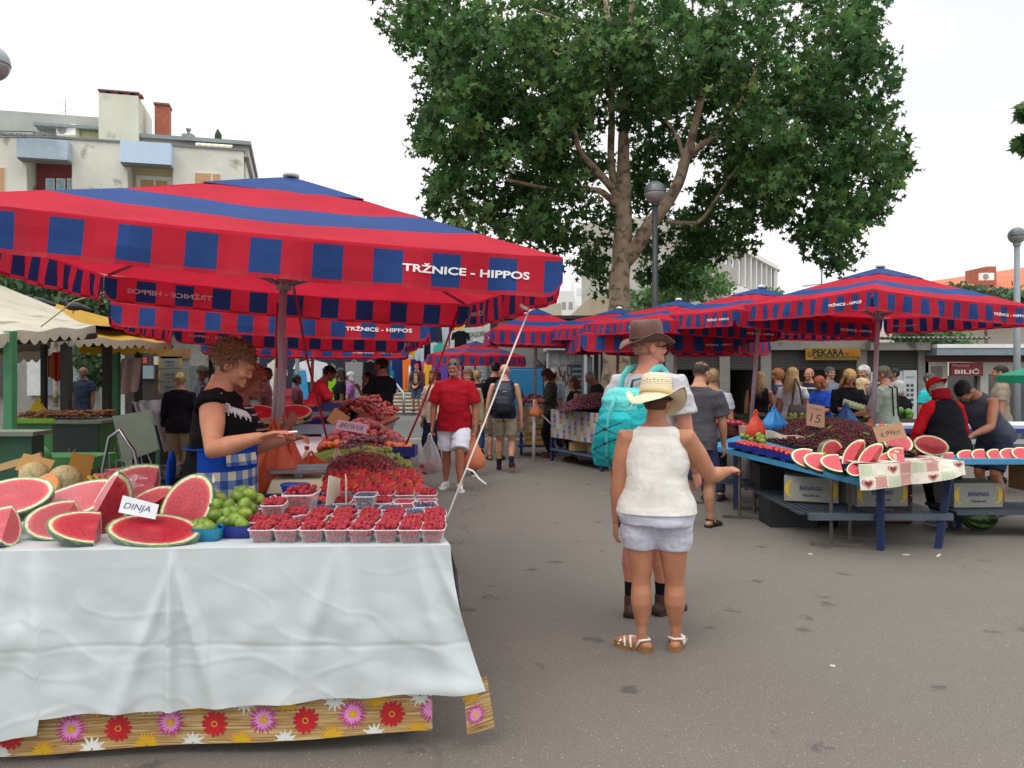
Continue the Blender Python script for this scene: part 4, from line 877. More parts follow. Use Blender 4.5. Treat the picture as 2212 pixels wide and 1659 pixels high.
def person(label,loc,yaw,h=1.72,g=1.0,fem=False,sk='#b98468',top=None,bottom=None,shoes=None,hair=('short','#3a2a20'),armR=None,armL=None,legR=None,legL=None,lean=0.0,head=(0,0,0),vox=.011,
   hands=((.5,1),(.5,1)),seed=0,near=False,socks=None,brow='#4a3a2c',jowl=0,shirt_mat=None,group=None,twist=0,hx=None,name='person',bust=0,cat='person',pelvis_z=0,shz=.786,hz_=.847):
 root=thing('person',label,cat,(loc[0],loc[1],loc[2]if len(loc)>2 else 0),R(yaw),group=group);sm=skin(sk)
 H=h;k=(.93 if fem else 1.0)
 hip=Vector((0,0,.51*H+pelvis_z));MU=Matrix.Translation(hip)@Matrix.Rotation(-R(lean),4,'X')@Matrix.Rotation(R(twist),4,'Z')@Matrix.Translation(-Vector((0,0,.51*H)))
 gb=g
 rings=[(.475,.088*gb,.070*gb,-.006),(.51,.098*gb,.074*gb,-.008),(.55,.097*gb,.072*gb,-.004),(.60,.084*gb*(.94 if fem else 1),.062*gb**1.6,.004*gb),(.65,.081*gb*(.92 if fem else 1),.062*gb**1.5,.008*gb),
    (.70,.090*(gb**.7),.064*gb,.006+bust*.3),(.74,.097*k*gb**.5,.066*gb**.6+bust*.5,.004+bust),(.775,.100*k,.060*gb**.4,0),(.797,.097*k,.052,-.003),(.815,.082*k,.046,-.006),(.832,.058,.040,-.006),(.847,.041,.037,-.003),(.862,.035,.035,.002),(.885,.033,.034,.008)]
 def TR(off=0.0,z0=0,z1=1,kx=1.0):return[(0,y*H,z*H,(a*kx)*H+off,b*H+off)for z,a,b,y in rings if z0<=z<=z1]
 body=MB();body.loft(TR(),24,M=MU,p=2.25)
 shw=.108*k*(gb**.3)
 joints={}
 def arm(sd,spec):
  spec=spec or((.13,.02,-1),(.03,.16,-1));u=Vector((spec[0][0]*sd,spec[0][1],spec[0][2])).normalized();f=Vector((spec[1][0]*sd,spec[1][1],spec[1][2])).normalized()
  S=MU@Vector((sd*shw*H,-.004*H,shz*H));E_=S+u*.172*H;W=E_+f*.148*H;return S,E_,W,f
 for sd,spec,nm in((1,armR,'R'),(-1,armL,'L')):joints[nm]=arm(sd,spec)
 ag=gb**.8
 for nm in 'RL':
  S,E_,W,f=joints[nm];ctr=MU@Vector((0,0,(shz+.010)*H))
  body.tube([ctr.lerp(S,.3),S,S.lerp(E_,.45),E_,E_.lerp(W,.3),W],[.022*H*ag,.0305*H*ag,.0285*H*ag,.0225*H*ag,.0225*H*ag,.0150*H],14,cap='round')
 legs={}
 for sd,spec,nm in((1,legR,'R'),(-1,legL,'L')):
  fx,fy,fz,kf,ta=spec or(.055,0,0,.02,12)
  Hp=Vector((sd*.050*H*gb**.4,-.004,.49*H+pelvis_z));An=Vector((sd*fx*H,fy*H,.045*H+fz*H));
  mid=(Hp+An)/2;L1=.245*H;dd=(An-Hp);rem=max(0,(.242*H)**2-(dd.length/2)**2);fw=Vector((0,1,0));fw=(fw-dd*fw.dot(dd)/dd.length_squared).normalized()
  Kn=mid+fw*max(kf*H,math.sqrt(rem)*.8 if kf else 0)+Vector((sd*.002,0,.0));legs[nm]=(Hp,Kn,An,ta*sd)
  lg=gb**.6*(1.05 if fem else 1)
  up=(Kn-Hp);lo=(An-Kn)
  back=Vector((0,-1,0))
  body.tube([Hp+Vector((0,0,.02*H)),Hp+up*.15,Hp+up*.40,Hp+up*.70,Kn,Kn+lo*.12,Kn+lo*.26+back*.006*H,Kn+lo*.40+back*.007*H,Kn+lo*.58+back*.003*H,Kn+lo*.78,An,An-Vector((0,0,.015))],[.050*H*lg,.052*H*lg,.045*H*lg,.0365*H*lg,.0310*H*lg**.7,.0295*H*lg**.7,.0320*H*lg**.7,.0325*H*lg**.7,.0275*H*lg**.5,.0215*H,.0185*H,.019*H],16,cap='round')
  a=R(-ta*sd);fd=Vector((math.sin(-a),math.cos(a),0));
  pitch_=fz*1.2
  hl=An+Vector((0,0,-.022*H))-fd*.022*H;toe=An+fd*.095*H+Vector((0,0,-.031*H-min(fz,.03)*H*.8))
  body.tube([hl,An+fd*.02*H+Vector((0,0,-.018*H)),An+fd*.06*H+Vector((0,0,-.026*H)),toe],[.019*H,(.022*H,.020*H),(.025*H,.014*H),(.021*H,.010*H)],12,cap='round')
  legs[nm]+=(hl,toe,fd)
 MH=MU@Matrix.Translation(Vector((0,.006*H,hz_*H)))@Euler((R(-head[0]),R(head[2]),R(head[1])),'ZYX' if False else 'XYZ').to_matrix().to_4x4()
 MH=MH@Matrix.Scale(1.06,4)
 hm_=head_mb(H,MH,fem,jowl);
 hm2=remesh(MB().add(hm_).tube([MU@Vector((0,0,.845*H)),MH@Vector((0,-.012,.03)),MH@Vector((0,-.008,.10))],[.034*H*gb**.3,.031*H*gb**.3,.030*H],14),'tmp',sm,min(.006,vox)if near else .0075,2)
 ex=MB();me=hm2.data;vv=[tuple(v.co)for v in me.vertices];ex.v=vv;ex.f=[tuple(p.vertices)for p in me.polygons];ex.m=[0]*len(ex.f);bpy.data.objects.remove(hm2);bpy.data.meshes.remove(me)
 ex.add(face_extra(H,MH))
 for nm,sd,(cu,pd)in(('R',1,hands[0]),('L',-1,hands[1])):
  S,E_,W,f=joints[nm]
  if cu is None:continue
  if hasattr(pd,'__len__'):pn=Vector(pd)
  else:pn=Vector((-sd*.9,.2,0))if abs(f.z)>.6 else Vector((-sd*.3,0,-1))
  hb,tips=hand_mb(W,f,pn,H,cu,sd,r=1.0 if near else 1.15)
  joints['hand'+nm]=W+f*.09*H/1.75+pn.normalized()*.03;joints['tips'+nm]=tips
  if near:
   t=remesh(hb,'tmp',sm,.0028,1);m_=t.data;k0=len(ex.v);ex.v+=[tuple(v.co)for v in m_.vertices];ex.f+=[tuple(k0+i for i in p.vertices)for p in m_.polygons];ex.m+=[0]*len(m_.polygons);bpy.data.objects.remove(t);bpy.data.meshes.remove(m_)
  else:ex.add(hb)
 remesh(body,'body',[sm,EYEW,EYED,hair_mat(brow),hexmat('#8e4a44',.5)],vox,3 if vox<.01 else 2,parent=root,extra=ex)
 if hair:make_hair(root,H,MH,hair[0],hair[1],seed,near)
 cv=min(vox,.010)
 if top:
  tm=shirt_mat or cloth(top['c']);off=top.get('off',.011);z0=top.get('len',.50);nk=top.get('neck',.835);b=MB();rr=[r for r in TR(off,z0-.03,nk+.004)]
  zz0=z0*H;fl=top.get('flare',1.06);c0=rr[0];rr[0]=(c0[0],c0[1],c0[2],c0[3]*fl,c0[4]*fl);rr=[(c0[0],c0[1],zz0-.02,c0[3]*fl,c0[4]*fl)]+rr
  b.loft(rr,24,M=MU,p=2.25);sl=top.get('sl',.55);cuts=[(MU@Vector((0,0,zz0)),(MU.to_3x3()@Vector((0,0,-1))))]
  b2=MB()
  for nm in 'RL':
   S,E_,W,f=joints[nm];ctr=MU@Vector((0,0,(shz+.010)*H))
   if sl<=0:
    if sl==0:b.tube([ctr.lerp(S,.2),ctr.lerp(S,.62),ctr.lerp(S,.86)],[.027*H,.0295*H,.027*H],14)
    continue
   o2=off+top.get('loose',.004)
   if sl<=1:e=S.lerp(E_,sl);b.tube([ctr.lerp(S,.3),S,S.lerp(E_,sl*.45),e],[.022*H*ag+off*.6,.0285*H*ag+o2*.45,.031*H*ag+o2,.030*H*ag+o2*1.15],14)
   else:t_=sl-1;b.tube([ctr.lerp(S,.3),S,S.lerp(E_,.5),E_,E_.lerp(W,t_*.5),E_.lerp(W,t_)],[.022*H*ag+off*.6,.0285*H*ag+o2*.45,.0285*H*ag+o2,.0235*H*ag+o2,.0215*H*ag+o2,.018*H+o2],14)
  if top.get('collar'):b.tube([MU@Vector((0,.0,.825*H)),MU@Vector((0,.004*H,.850*H))],[.050*H,.043*H],16)
  remesh(b,top.get('name','shirt'),tm,cv,2,disp=top.get('wr',.007),ds=8,cuts=cuts,parent=root,seed=seed)
 if bottom:
  bm_=bottom.get('mat')or cloth(bottom['c']);b=MB();off=.012;zt_=bottom.get('top',max(.515,min(.575,(top or{}).get('len',.5)+.03)))
  rr=[(0,y*H,z*H,a*H+(off if z<.50 else .003),bb_*H+(off if z<.50 else .003))for z,a,bb_,y in rings if z<=zt_];
  MB2=Matrix.Translation(Vector((0,0,pelvis_z)));b.loft(rr,24,M=MB2 if lean>35 else(Matrix.Translation(hip)@Matrix.Rotation(-R(lean*.4),4,'X')@Matrix.Translation(-Vector((0,0,.51*H)))),p=2.25)
  ln=bottom.get('len',.55);lo_=bottom.get('loose',.008)
  if bottom.get('skirt'):
   b.loft([(0,0,(.51*(1-t)+ln*.5*t)*H,(.10*gb+.02*t)*H,(.078*gb+.03*t)*H)for t in(0,.5,1)],24)
  else:
   for nm in 'RL':
    Hp,Kn,An,ta,hl,toe,fd=legs[nm];up=Kn-Hp;lw=An-Kn;lg=gb**.6*(1.05 if fem else 1)
    if ln<=1:e=Hp+up*ln;b.tube([Hp+Vector((0,0,.03*H)),Hp+up*.12,Hp+up*ln*.6,e],[.044*H*lg,.052*H*lg+lo_*.9,.046*H*lg+lo_*1.6,max(.036,.046-.014*ln)*H*lg+lo_*(2.2 if not bottom.get('gather')else 1)],16)
    else:t_=ln-1;b.tube([Hp+Vector((0,0,.03*H)),Hp+up*.12,Hp+up*.6,Kn,Kn+lw*t_*.5,Kn+lw*t_],[.044*H*lg,.053*H*lg+lo_,.042*H*lg+lo_,.038*H*lg+lo_,.036*H*lg+lo_,.027*H+lo_*1.2],16)
  remesh(b,bottom.get('name','shorts' if ln<=1 else 'trousers'),bm_,cv,2,disp=bottom.get('wr',.008),ds=7,parent=root,seed=seed+3)
 if shoes:
  for nm in 'RL':
   Hp,Kn,An,ta,hl,toe,fd=legs[nm];sc_,sole=shoes[1],shoes[2];b=MB();up_=Vector((0,0,1));rt_=Vector((fd.y,-fd.x,0));z_=min(hl.z,toe.z)-.010*H
   zb=max(0.0,An.z-.045*H)
   def Q(f_,r_,z__):q=Vector((An.x,An.y,0))+fd*f_*H+rt_*r_*H;return(q.x,q.y,zb+z__*H+(max(0,f_)*-.0))
   so=MB();prof_=[(-.036,.010),(-.034,.020),(-.02,.0235),(.0,.022),(.03,.021),(.06,.026),(.09,.0265),(.108,.019),(.117,.008)]
   pl=[Q(f_,r_,0)for f_,r_ in prof_]+[Q(f_,-r_,0)for f_,r_ in reversed(prof_)];sh_=.014*H*(1.7 if shoes[0]=='sandal_w' else 1);pu=[(x,y,z+sh_)for x,y,z in pl];n_=len(pl)
   k0=0;so.v=pl+pu;so.f=[tuple(reversed(range(n_))),tuple(range(n_,2*n_))]+[(i,(i+1)%n_,n_+(i+1)%n_,n_+i)for i in range(n_)];so.m=[0]*(n_+2)
   sh=None
   if shoes[0]in('shoe','boot'):
    b.tube([Q(-.030,0,.022),Q(.0,0,.027),Q(.05,0,.023),Q(.085,0,.019),Q(.106,0,.014)],[(.020*H,.018*H),(.0245*H,.024*H),(.0255*H,.019*H),(.0245*H,.014*H),(.017*H,.009*H)],16,cap='round')
    b.tube([Q(-.004,0,.02),Q(-.006,0,.052 if shoes[0]=='shoe' else .072)],[.025*H,.0235*H],14)
    if shoes[0]=='shoe':
     for i in range(4):b.tube([Q(.022+i*.013,-.013,.043-i*.0045),Q(.022+i*.013,.0,.047-i*.0045),Q(.022+i*.013,.013,.043-i*.0045)],.0022*H,5)
    sh=remesh(b,'shoe',cloth(sc_),.005 if near else .008,1,parent=root)
   else:
    for f0,f1,z0_,z1_ in((-.034,-.034,.018,.050),(.03,.05,.012,.044),(.055,.075,.012,.036),(.085,.085,.012,.026)):
     if f0<0:b.tube([Q(.012,-.024,.014),Q(-.006,-.026,.045),Q(-.034,0,.048),Q(-.006,.026,.045),Q(.012,.024,.014)],(.003*H,.006*H)if 0 else .0045*H,6)
     else:b.tube([Q(f0,-.027,.012),Q((f0+f1)/2,-.018,z1_*.85),Q(f1,0,z1_),Q((f0+f1)/2,.018,z1_*.85),Q(f0,.027,.012)],.0048*H,6)
    b.tube([Q(.02,0,.046),Q(.05,0,.042),Q(.075,0,.034)],.004*H,6)
    sh=b.build('shoe',hexmat(sc_,.6),root,True)
   so.build('sole',hexmat(sole,.7),sh,False)
   if socks:
    b=MB().tube([An+Vector((0,0,-.02)),An,An.lerp(Kn,socks[1])],[.022*H,.0225*H,.0265*H],14);b.build('sock',cloth(socks[0]),root,True)
 bpy.context.view_layer.update()
 return root,joints,MH,MU,legs
def W_(root,v):return Matrix.Translation(root.location)@Euler(root.rotation_euler).to_matrix().to_4x4()@Vector(v)
DOWN=((.14,.02,-1),(.05,.12,-1))
def glasses(root,MH,h,dark=True,up=0.0,col_='#15151a'):
 s=h/1.75;b=MB()
 for x in(-1,1):
  c=MH@(Vector((x*.033,.100-up*.5,.122+up))*s);b.tube([c,c+(MH.to_3x3()@Vector((0,.004,0)))],(.023*s,.019*s),12)if dark else b.tube([c+MH.to_3x3()@Vector((.022*s*math.cos(a),0,.017*s*math.sin(a)))for a in np.linspace(0,6.28,12)],.0018*s,4)
  b.tube([MH@(Vector((x*.055,.096-up*.5,.126+up))*s),MH@(Vector((x*.080,.0,.124+up))*s)],.0025*s,5)
 b.tube([MH@(Vector((-.012,.104-up*.5,.124+up))*s),MH@(Vector((.012,.104-up*.5,.124+up))*s)],.0025*s,5);b.build('glasses',hexmat(col_,.15),root)
def cap(root,MH,h,c,brimdir=1,name='cap'):
 s=h/1.75;b=MB();M=MH@Matrix.Scale(s,4)
 b.loft([(0,-.010,.140,.080,.099),(0,-.010,.165,.080,.098),(0,-.012,.195,.071,.088),(0,-.014,.222,.048,.060),(0,-.014,.236,.016,.02)],24,M=M)
 k=len(b.v);
 for i in range(9):
  a=math.pi*(i/8);x=.074*math.cos(a);y0=(-.012+.096*math.sin(a)*.9);y1=y0+.075*math.sin(a)**.6
  b.v+=[tuple(M@Vector((x,y0 if brimdir>0 else-.02-y0,.150))),tuple(M@Vector((x,y1 if brimdir>0 else-.02-y1,.138-.0*i)))]
 for i in range(8):b.f.append((k+2*i,k+2*i+1,k+2*i+3,k+2*i+2));b.m.append(0)
 return b.build(name,cloth(c),root,True)
def brim_hat(root,MH,h,c,crown,brim,tilt,m=None,band=None,name='hat',droop=.02,seed=0,up_sides=.03,zc=.155):
 """crown=(height, rx, ry), brim=(width)"""
 s=h/1.75;M=MH@Matrix.Scale(s,4)@Matrix.Translation(Vector((0,-.012,zc)))@Euler((R(tilt[0]),R(tilt[1]),0)).to_matrix().to_4x4();b=MB();ch,rx,ry=crown;n=40
 prof_=[(1.0,0),(1.0,.25),(.97,.6),(.90,.92),(.78,1.03),(.5,.98),(.2,.90),(.01,.88)]
 k=len(b.v)
 for f,z in prof_:
  for j in range(n):
   a=2*math.pi*j/n;dent=-.10*ch*(1-f)*1.5 if z>.8 else 0;pin=1-(.16*max(0,math.sin(a))*(z>.5)*(abs(math.cos(a))>.3));b.v.append(tuple(M@Vector((rx*f*math.cos(a)*pin,ry*f*math.sin(a),ch*z+dent+.004*noise.noise(Vector((math.cos(a)*2,math.sin(a)*2,z*2+seed)))))))
 for i in range(len(prof_)-1):
  for j in range(n):b.f.append((k+i*n+j,k+i*n+(j+1)%n,k+(i+1)*n+(j+1)%n,k+(i+1)*n+j));b.m.append(0)
 k=len(b.v);nr=7
 for top_ in(0,1):
  for i in range(nr):
   t=i/(nr-1)
   for j in range(n):
    a=2*math.pi*j/n;w=brim*(1+.06*math.sin(2*a+seed));z=up_sides*math.cos(2*a)*t*t+up_sides*.4*t*t-droop*t*abs(math.sin(a))+.006*math.sin(5*a+seed)*t-(.004 if top_ else 0)
    b.v.append(tuple(M@Vector(((rx+w*t)*math.cos(a),(ry+w*t)*math.sin(a),z))))
 for top_ in(0,1):
  o=k+top_*nr*n
  for i in range(nr-1):
   for j in range(n):b.f.append((o+i*n+j,o+(i+1)*n+j,o+(i+1)*n+(j+1)%n,o+i*n+(j+1)%n));b.m.append(0)
 for j in range(n):b.f.append((k+(nr-1)*n+j,k+(2*nr-1)*n+j,k+(2*nr-1)*n+(j+1)%n,k+(nr-1)*n+(j+1)%n));b.m.append(0)
 o=b.build(name,m or hexmat(c,.6),root,True)
 if band:bd=MB().loft([(0,0,.008,rx*1.02,ry*1.02),(0,0,.018,rx*1.03,ry*1.03),(0,0,.030,rx*1.01,ry*1.01)],n,M=M);bd.build('hat_band',hexmat(band,.7),o,True)
 return o
def bag(label,top_pt,w,hgt,c,op=.55,lumps=None,seed=0,depth=None,cat='shopping bag',rz=0):
 """thin plastic carrier bag hanging from a point"""
 o=thing('plastic_bag',label,cat,(top_pt[0],top_pt[1],top_pt[2]),rz);dp=depth or w*.55;b=MB();n=26;k=0
 if op<1:m=plastic_mat('bag_film_'+c.lstrip('#')+str(op),C(c),op,.3)
 else:m=mat('bag_'+c.lstrip('#'),c,.35,var=.12,vs=9,bump=.6,bs=25,transl=.25)
 prof_=[(0,.05),(.10,.16),(.22,.34),(.40,.62),(.60,.88),(.80,1.0),(.93,.86),(1.0,.45)]
 rings=[]
 for z,f in prof_:
  for j in range(n):
   a=2*math.pi*j/n;q=Vector((w/2*f*math.cos(a),dp/2*f*math.sin(a),-hgt*z));cr__=.10*w*(1-z*.6)*math.sin(a*7+seed+z*3)*.35+.05*w*noise.noise(Vector((math.cos(a)*2,math.sin(a)*2,z*4+seed)))
   q+=Vector((math.cos(a),math.sin(a),0))*cr__;b.v.append(tuple(q))
 for i in range(len(prof_)-1):
  for j in range(n):b.f.append((i*n+j,i*n+(j+1)%n,(i+1)*n+(j+1)%n,(i+1)*n+j));b.m.append(0)
 b.f.append(tuple((len(prof_)-1)*n+j for j in range(n)));b.m.append(0)
 b.build('film',m,o,True)
 h2=MB()
 for s in(-1,1):h2.tube([(s*w*.10,0,-hgt*.16),(s*.02,0,.0),(0,0,.035)],[.012,.008,.006],6)
 h2.build('handle',mat('bag_handle_'+c.lstrip('#'),c,.4,transl=.2),o,True)
 if lumps:
  rg=random.Random(seed)
  lb=MB()
  for i in range(lumps[1]):lb.sph((rg.uniform(-.3,.3)*w,rg.uniform(-.28,.28)*dp,-hgt*rg.uniform(.72,.93)),lumps[2]*rg.uniform(.85,1.1),10)
  lb.build('contents',hexmat(lumps[0],.5,var=.3),o,True)['kind']='stuff'
 return o
# ------------------------------------------------------------------ produce kinds
def mesh_obj(name,me,loc=(0,0,0),rot=(0,0,0),sc=1,parent=None):
 o=bpy.data.objects.new(name,me);col.objects.link(o);o.location=loc;o.rotation_euler=rot;o.scale=(sc,)*3 if not hasattr(sc,'__len__')else sc
 if parent:o.parent=parent
 return o
def rgx(seed):return random.Random(seed)
def melon_mat():
 m=bpy.data.materials.new('watermelon_flesh');m.use_nodes=True;t=m.node_tree;n=t.nodes;L=t.links.new;b=n['Principled BSDF']
 tcn=n.new('ShaderNodeTexCoord');mp_=n.new('ShaderNodeMapping');mp_.inputs['Scale'].default_value=(1/.20,1/.135,1/.135);L(tcn.outputs['Object'],mp_.inputs[0])
 ln=n.new('ShaderNodeVectorMath');ln.operation='LENGTH';L(mp_.outputs[0],ln.inputs[0])
 nz=n.new('ShaderNodeTexNoise');nz.inputs['Scale'].default_value=18;L(tcn.outputs['Object'],nz.inputs[0]);ad=n.new('ShaderNodeMath');ad.operation='MULTIPLY_ADD';ad.inputs[1].default_value=.06;L(nz.outputs['Fac'],ad.inputs[0]);L(ln.outputs['Value'],ad.inputs[2])
 cr=n.new('ShaderNodeValToRGB');e=cr.color_ramp.elements;e[0].position=0;e[0].color=(*C('#c83440'),1);e[1].position=1;e[1].color=(*C('#5a8a3c'),1)
 for p_,c_ in((.35,'#b41c2c'),(.78,'#bf2634'),(.885,'#d4504e'),(.925,'#e8d8b4'),(.985,'#d6dcae')):q=e.new(p_);q.color=(*C(c_),1)
 L(ad.outputs[0],cr.inputs[0])
 n2=n.new('ShaderNodeTexNoise');n2.inputs['Scale'].default_value=55;n2.inputs['Detail'].default_value=4;L(tcn.outputs['Object'],n2.inputs[0]);mx=n.new('ShaderNodeMixRGB');mx.blend_type='MULTIPLY';r1=n.new('ShaderNodeMapRange');r1.inputs[1].default_value=.35;r1.inputs[2].default_value=.65;r1.inputs[3].default_value=.82;r1.inputs[4].default_value=1.18
 L(n2.outputs['Fac'],r1.inputs[0]);mx.inputs[0].default_value=1;L(cr.outputs[0],mx.inputs[1]);L(r1.outputs[0],mx.inputs[2])
 vo=n.new('ShaderNodeTexVoronoi');vo.inputs['Scale'].default_value=34;L(tcn.outputs['Object'],vo.inputs['Vector']);r2=n.new('ShaderNodeMapRange');r2.inputs[1].default_value=.16;r2.inputs[2].default_value=.20;r2.inputs[3].default_value=1;r2.inputs[4].default_value=0;L(vo.outputs['Distance'],r2.inputs[0])
 band=n.new('ShaderNodeValToRGB');be=band.color_ramp.elements;be[0].position=.45;be[0].color=(0,0,0,1);be[1].position=.52;be[1].color=(.8,.8,.8,1);q=be.new(.70);q.color=(.8,.8,.8,1);q=be.new(.76);q.color=(0,0,0,1);L(ln.outputs['Value'],band.inputs[0])
 mu=n.new('ShaderNodeMath');mu.operation='MULTIPLY';L(r2.outputs[0],mu.inputs[0]);L(band.outputs[0],mu.inputs[1]);m2=n.new('ShaderNodeMixRGB');m2.inputs[2].default_value=(*C('#4a1c1c'),1);L(mu.outputs[0],m2.inputs[0]);L(mx.outputs[0],m2.inputs[1]);L(m2.outputs[0],b.inputs['Base Color'])
 b.inputs['Roughness'].default_value=.42;b.inputs['Coat Weight'].default_value=.35;b.inputs['Coat Roughness'].default_value=.18;b.inputs['Subsurface Weight'].default_value=.04;b.inputs['Subsurface Radius'].default_value=(.02,.005,.004)
 bp=n.new('ShaderNodeBump');bp.inputs['Strength'].default_value=.5;bp.inputs['Distance'].default_value=.004;L(n2.outputs['Fac'],bp.inputs['Height']);L(bp.outputs[0],b.inputs['Normal']);L(bp.outputs[0],b.inputs['Coat Normal']);return m
MF=melon_mat()
def rind_mat():
 m=mat('watermelon_rind','#1e3a1c',.35,var=.2,vs=12,coat=.3);t=m.node_tree;n=t.nodes;L=t.links.new;b=n['Principled BSDF']
 tcn=n.new('ShaderNodeTexCoord');sp=n.new('ShaderNodeSeparateXYZ');L(tcn.outputs['Object'],sp.inputs[0]);at=n.new('ShaderNodeMath');at.operation='ARCTAN2';L(sp.outputs[1],at.inputs[0]);L(sp.outputs[2],at.inputs[1])
 nz=n.new('ShaderNodeTexNoise');nz.inputs['Scale'].default_value=22;nz.inputs['Detail'].default_value=5;L(tcn.outputs['Object'],nz.inputs[0]);ma=n.new('ShaderNodeMath');ma.operation='MULTIPLY_ADD';ma.inputs[1].default_value=9;L(at.outputs[0],ma.inputs[0])
 m3=n.new('ShaderNodeMath');m3.operation='MULTIPLY';m3.inputs[1].default_value=5;L(nz.outputs['Fac'],m3.inputs[0]);L(m3.outputs[0],ma.inputs[2]);si=n.new('ShaderNodeMath');si.operation='SINE';L(ma.outputs[0],si.inputs[0])
 cr=n.new('ShaderNodeValToRGB');e=cr.color_ramp.elements;e[0].position=.50;e[0].color=(*C('#12280f'),1);e[1].position=.85;e[1].color=(*C('#5d7f35'),1);mr=n.new('ShaderNodeMapRange');mr.inputs[1].default_value=-1;L(si.outputs[0],mr.inputs[0]);L(mr.outputs[0],cr.inputs[0]);L(cr.outputs[0],b.inputs['Base Color']);return m
RIND=rind_mat();WRAP=plastic_mat('cling_film',(.98,.98,1),.05,.10,.12)
def melon_mesh(cuts,name='watermelon'):
 """ellipsoid .20 x .135 x .135, keep the side the cut normals point away from"""
 bm=bmesh.new();bmesh.ops.create_uvsphere(bm,u_segments=36,v_segments=24,radius=1);bmesh.ops.rotate(bm,verts=bm.verts,matrix=Matrix.Rotation(R(90),3,'Y'))
 for v in bm.verts:v.co=Vector((v.co.x*.20,v.co.y*.135,v.co.z*.135));v.co*=1+.02*noise.noise(v.co*9)
 for f in bm.faces:f.smooth=True;f.material_index=0
 for co,no in cuts:
  r_=bmesh.ops.bisect_plane(bm,geom=bm.verts[:]+bm.edges[:]+bm.faces[:],plane_co=co,plane_no=no,clear_outer=True)
  ed=[e for e in r_['geom_cut']if isinstance(e,bmesh.types.BMEdge)];
  nf=bmesh.ops.contextual_create(bm,geom=ed)['faces']
  for f in nf:f.material_index=1;f.smooth=False
 me=bpy.data.meshes.new(name);bm.to_mesh(me);bm.free();me.materials.append(RIND);me.materials.append(MF);return me
V=Vector
MM={'half':melon_mesh([(V((0,0,0)),V((0,0,1)))]),
  'cross':melon_mesh([(V((.0,0,0)),V((1,0,0)))]),
  'quarter':melon_mesh([(V((0,0,0)),V((0,.35,1))),(V((0,0,0)),V((0,1,.0)))]),
  'wedge':melon_mesh([(V((0,0,0)),V((0,.45,1))),(V((0,0,0)),V((0,-.9,.45)))]),
  'chunk':melon_mesh([(V((0,0,0)),V((0,0,1))),(V((.02,0,0)),V((1,0,.2)))]),
  'eighth':melon_mesh([(V((0,0,0)),V((0,.6,1))),(V((0,0,0)),V((0,-1,.25))),(V((.0,0,0)),V((1,0,0)))]),'whole':melon_mesh([])}
def melon(kind,label,loc,rot,sc=1.0,wrap=False,group=None):
 o=mesh_obj('watermelon' if kind=='whole' else 'watermelon_piece',MM[kind],loc,[R(a)for a in rot],sc);tag(o,label,'watermelon',group)
 if wrap:
  w=mesh_obj('cling_film',MM[kind].copy(),(0,0,0),(0,0,0),1.02,o);w.data.materials.clear();w.data.materials.append(WRAP);w.data.materials.append(WRAP)
  rg=rgx(sum(map(ord,label)));b=MB();ox=-.13 if rg.random()<.5 else .13
  for i in range(7):
   p=V((ox*rg.uniform(.7,1.2),rg.uniform(-.06,.06),-.075-rg.random()*.03));ribbon(b,[p,p+V((ox*.2,rg.uniform(-.03,.03),-.02)),p+V((ox*.35,rg.uniform(-.04,.04),-.045))],.022,V((rg.uniform(-1,1),1,.3)))
  b.build('film_end',plastic_mat('film_tail',(.95,.95,.97),.13,.2),w)
 return o
def ico(r,sub=2,fn=None,name='m',mats=None):
 bm=bmesh.new();bmesh.ops.create_icosphere(bm,subdivisions=sub,radius=r)
 for v in bm.verts:
  if fn:v.co=fn(v.co)
 for f in bm.faces:f.smooth=True
 me=bpy.data.meshes.new(name);bm.to_mesh(me);bm.free()
 for m in(mats or[]):me.materials.append(m)
 return me
def mbmesh(b,name,mats,smooth=True):return b.mesh(name,mats,smooth)
def from_mesh(me):
 b=MB();b.v=[tuple(v.co)for v in me.vertices];b.f=[tuple(p.vertices)for p in me.polygons];b.m=[p.material_index for p in me.polygons];return b
RASP=mat('raspberry_red',(.36,.010,.024),.5,rnd=.45,var=.2,vs=60,coat=.08);STRW=mat('strawberry_red',(.56,.020,.016),.30,rnd=.3,var=.15,vs=30,coat=.3,bump=.6,bs=160);GREENL=mat('calyx_green','#5d7c34',.6,rnd=.3)
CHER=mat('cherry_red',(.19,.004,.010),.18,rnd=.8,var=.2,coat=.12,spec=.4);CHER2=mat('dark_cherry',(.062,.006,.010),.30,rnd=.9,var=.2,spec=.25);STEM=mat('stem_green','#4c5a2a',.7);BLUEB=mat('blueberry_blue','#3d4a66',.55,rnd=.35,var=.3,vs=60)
PEACH=mat('peach_skin','#8a2226',.55,rnd=.55,var=.45,vs=16,stain=(11,.60,'#b8562c'));APRI=mat('apricot_skin','#e0762a',.5,rnd=.2,var=.2,vs=16,stain=(12,.6,'#c8502a'));NECT=mat('nectarine_skin','#9c1420',.3,rnd=.35,var=.3,vs=12,coat=.3,stain=(10,.64,'#c8603a'))
GRP=mat('grape_green','#9aa84c',.3,rnd=.25,var=.12,coat=.3,transl=.15);GRPR=mat('grape_red','#6a2c3c',.3,rnd=.35,var=.2,coat=.3);FIG=mat('fig_green','#6c8428',.42,rnd=.35,var=.4,vs=24,stain=(20,.58,'#46581a'));CURR=mat('currant_red',(.45,.01,.02),.2,rnd=.4,coat=.4)
rb=MB();rg=rgx(1)
for ring_,(zz_,rr_,nn_)in enumerate(((.0085,.0035,4),(.0045,.0075,7),(-.001,.009,8),(-.0065,.0082,8))):
 for j in range(nn_):a=2*math.pi*(j+.5*(ring_%2))/nn_;rb.sph((rr_*math.cos(a),rr_*math.sin(a),zz_),.0041,6)
M_RASP=mbmesh(rb,'raspberry',[RASP])
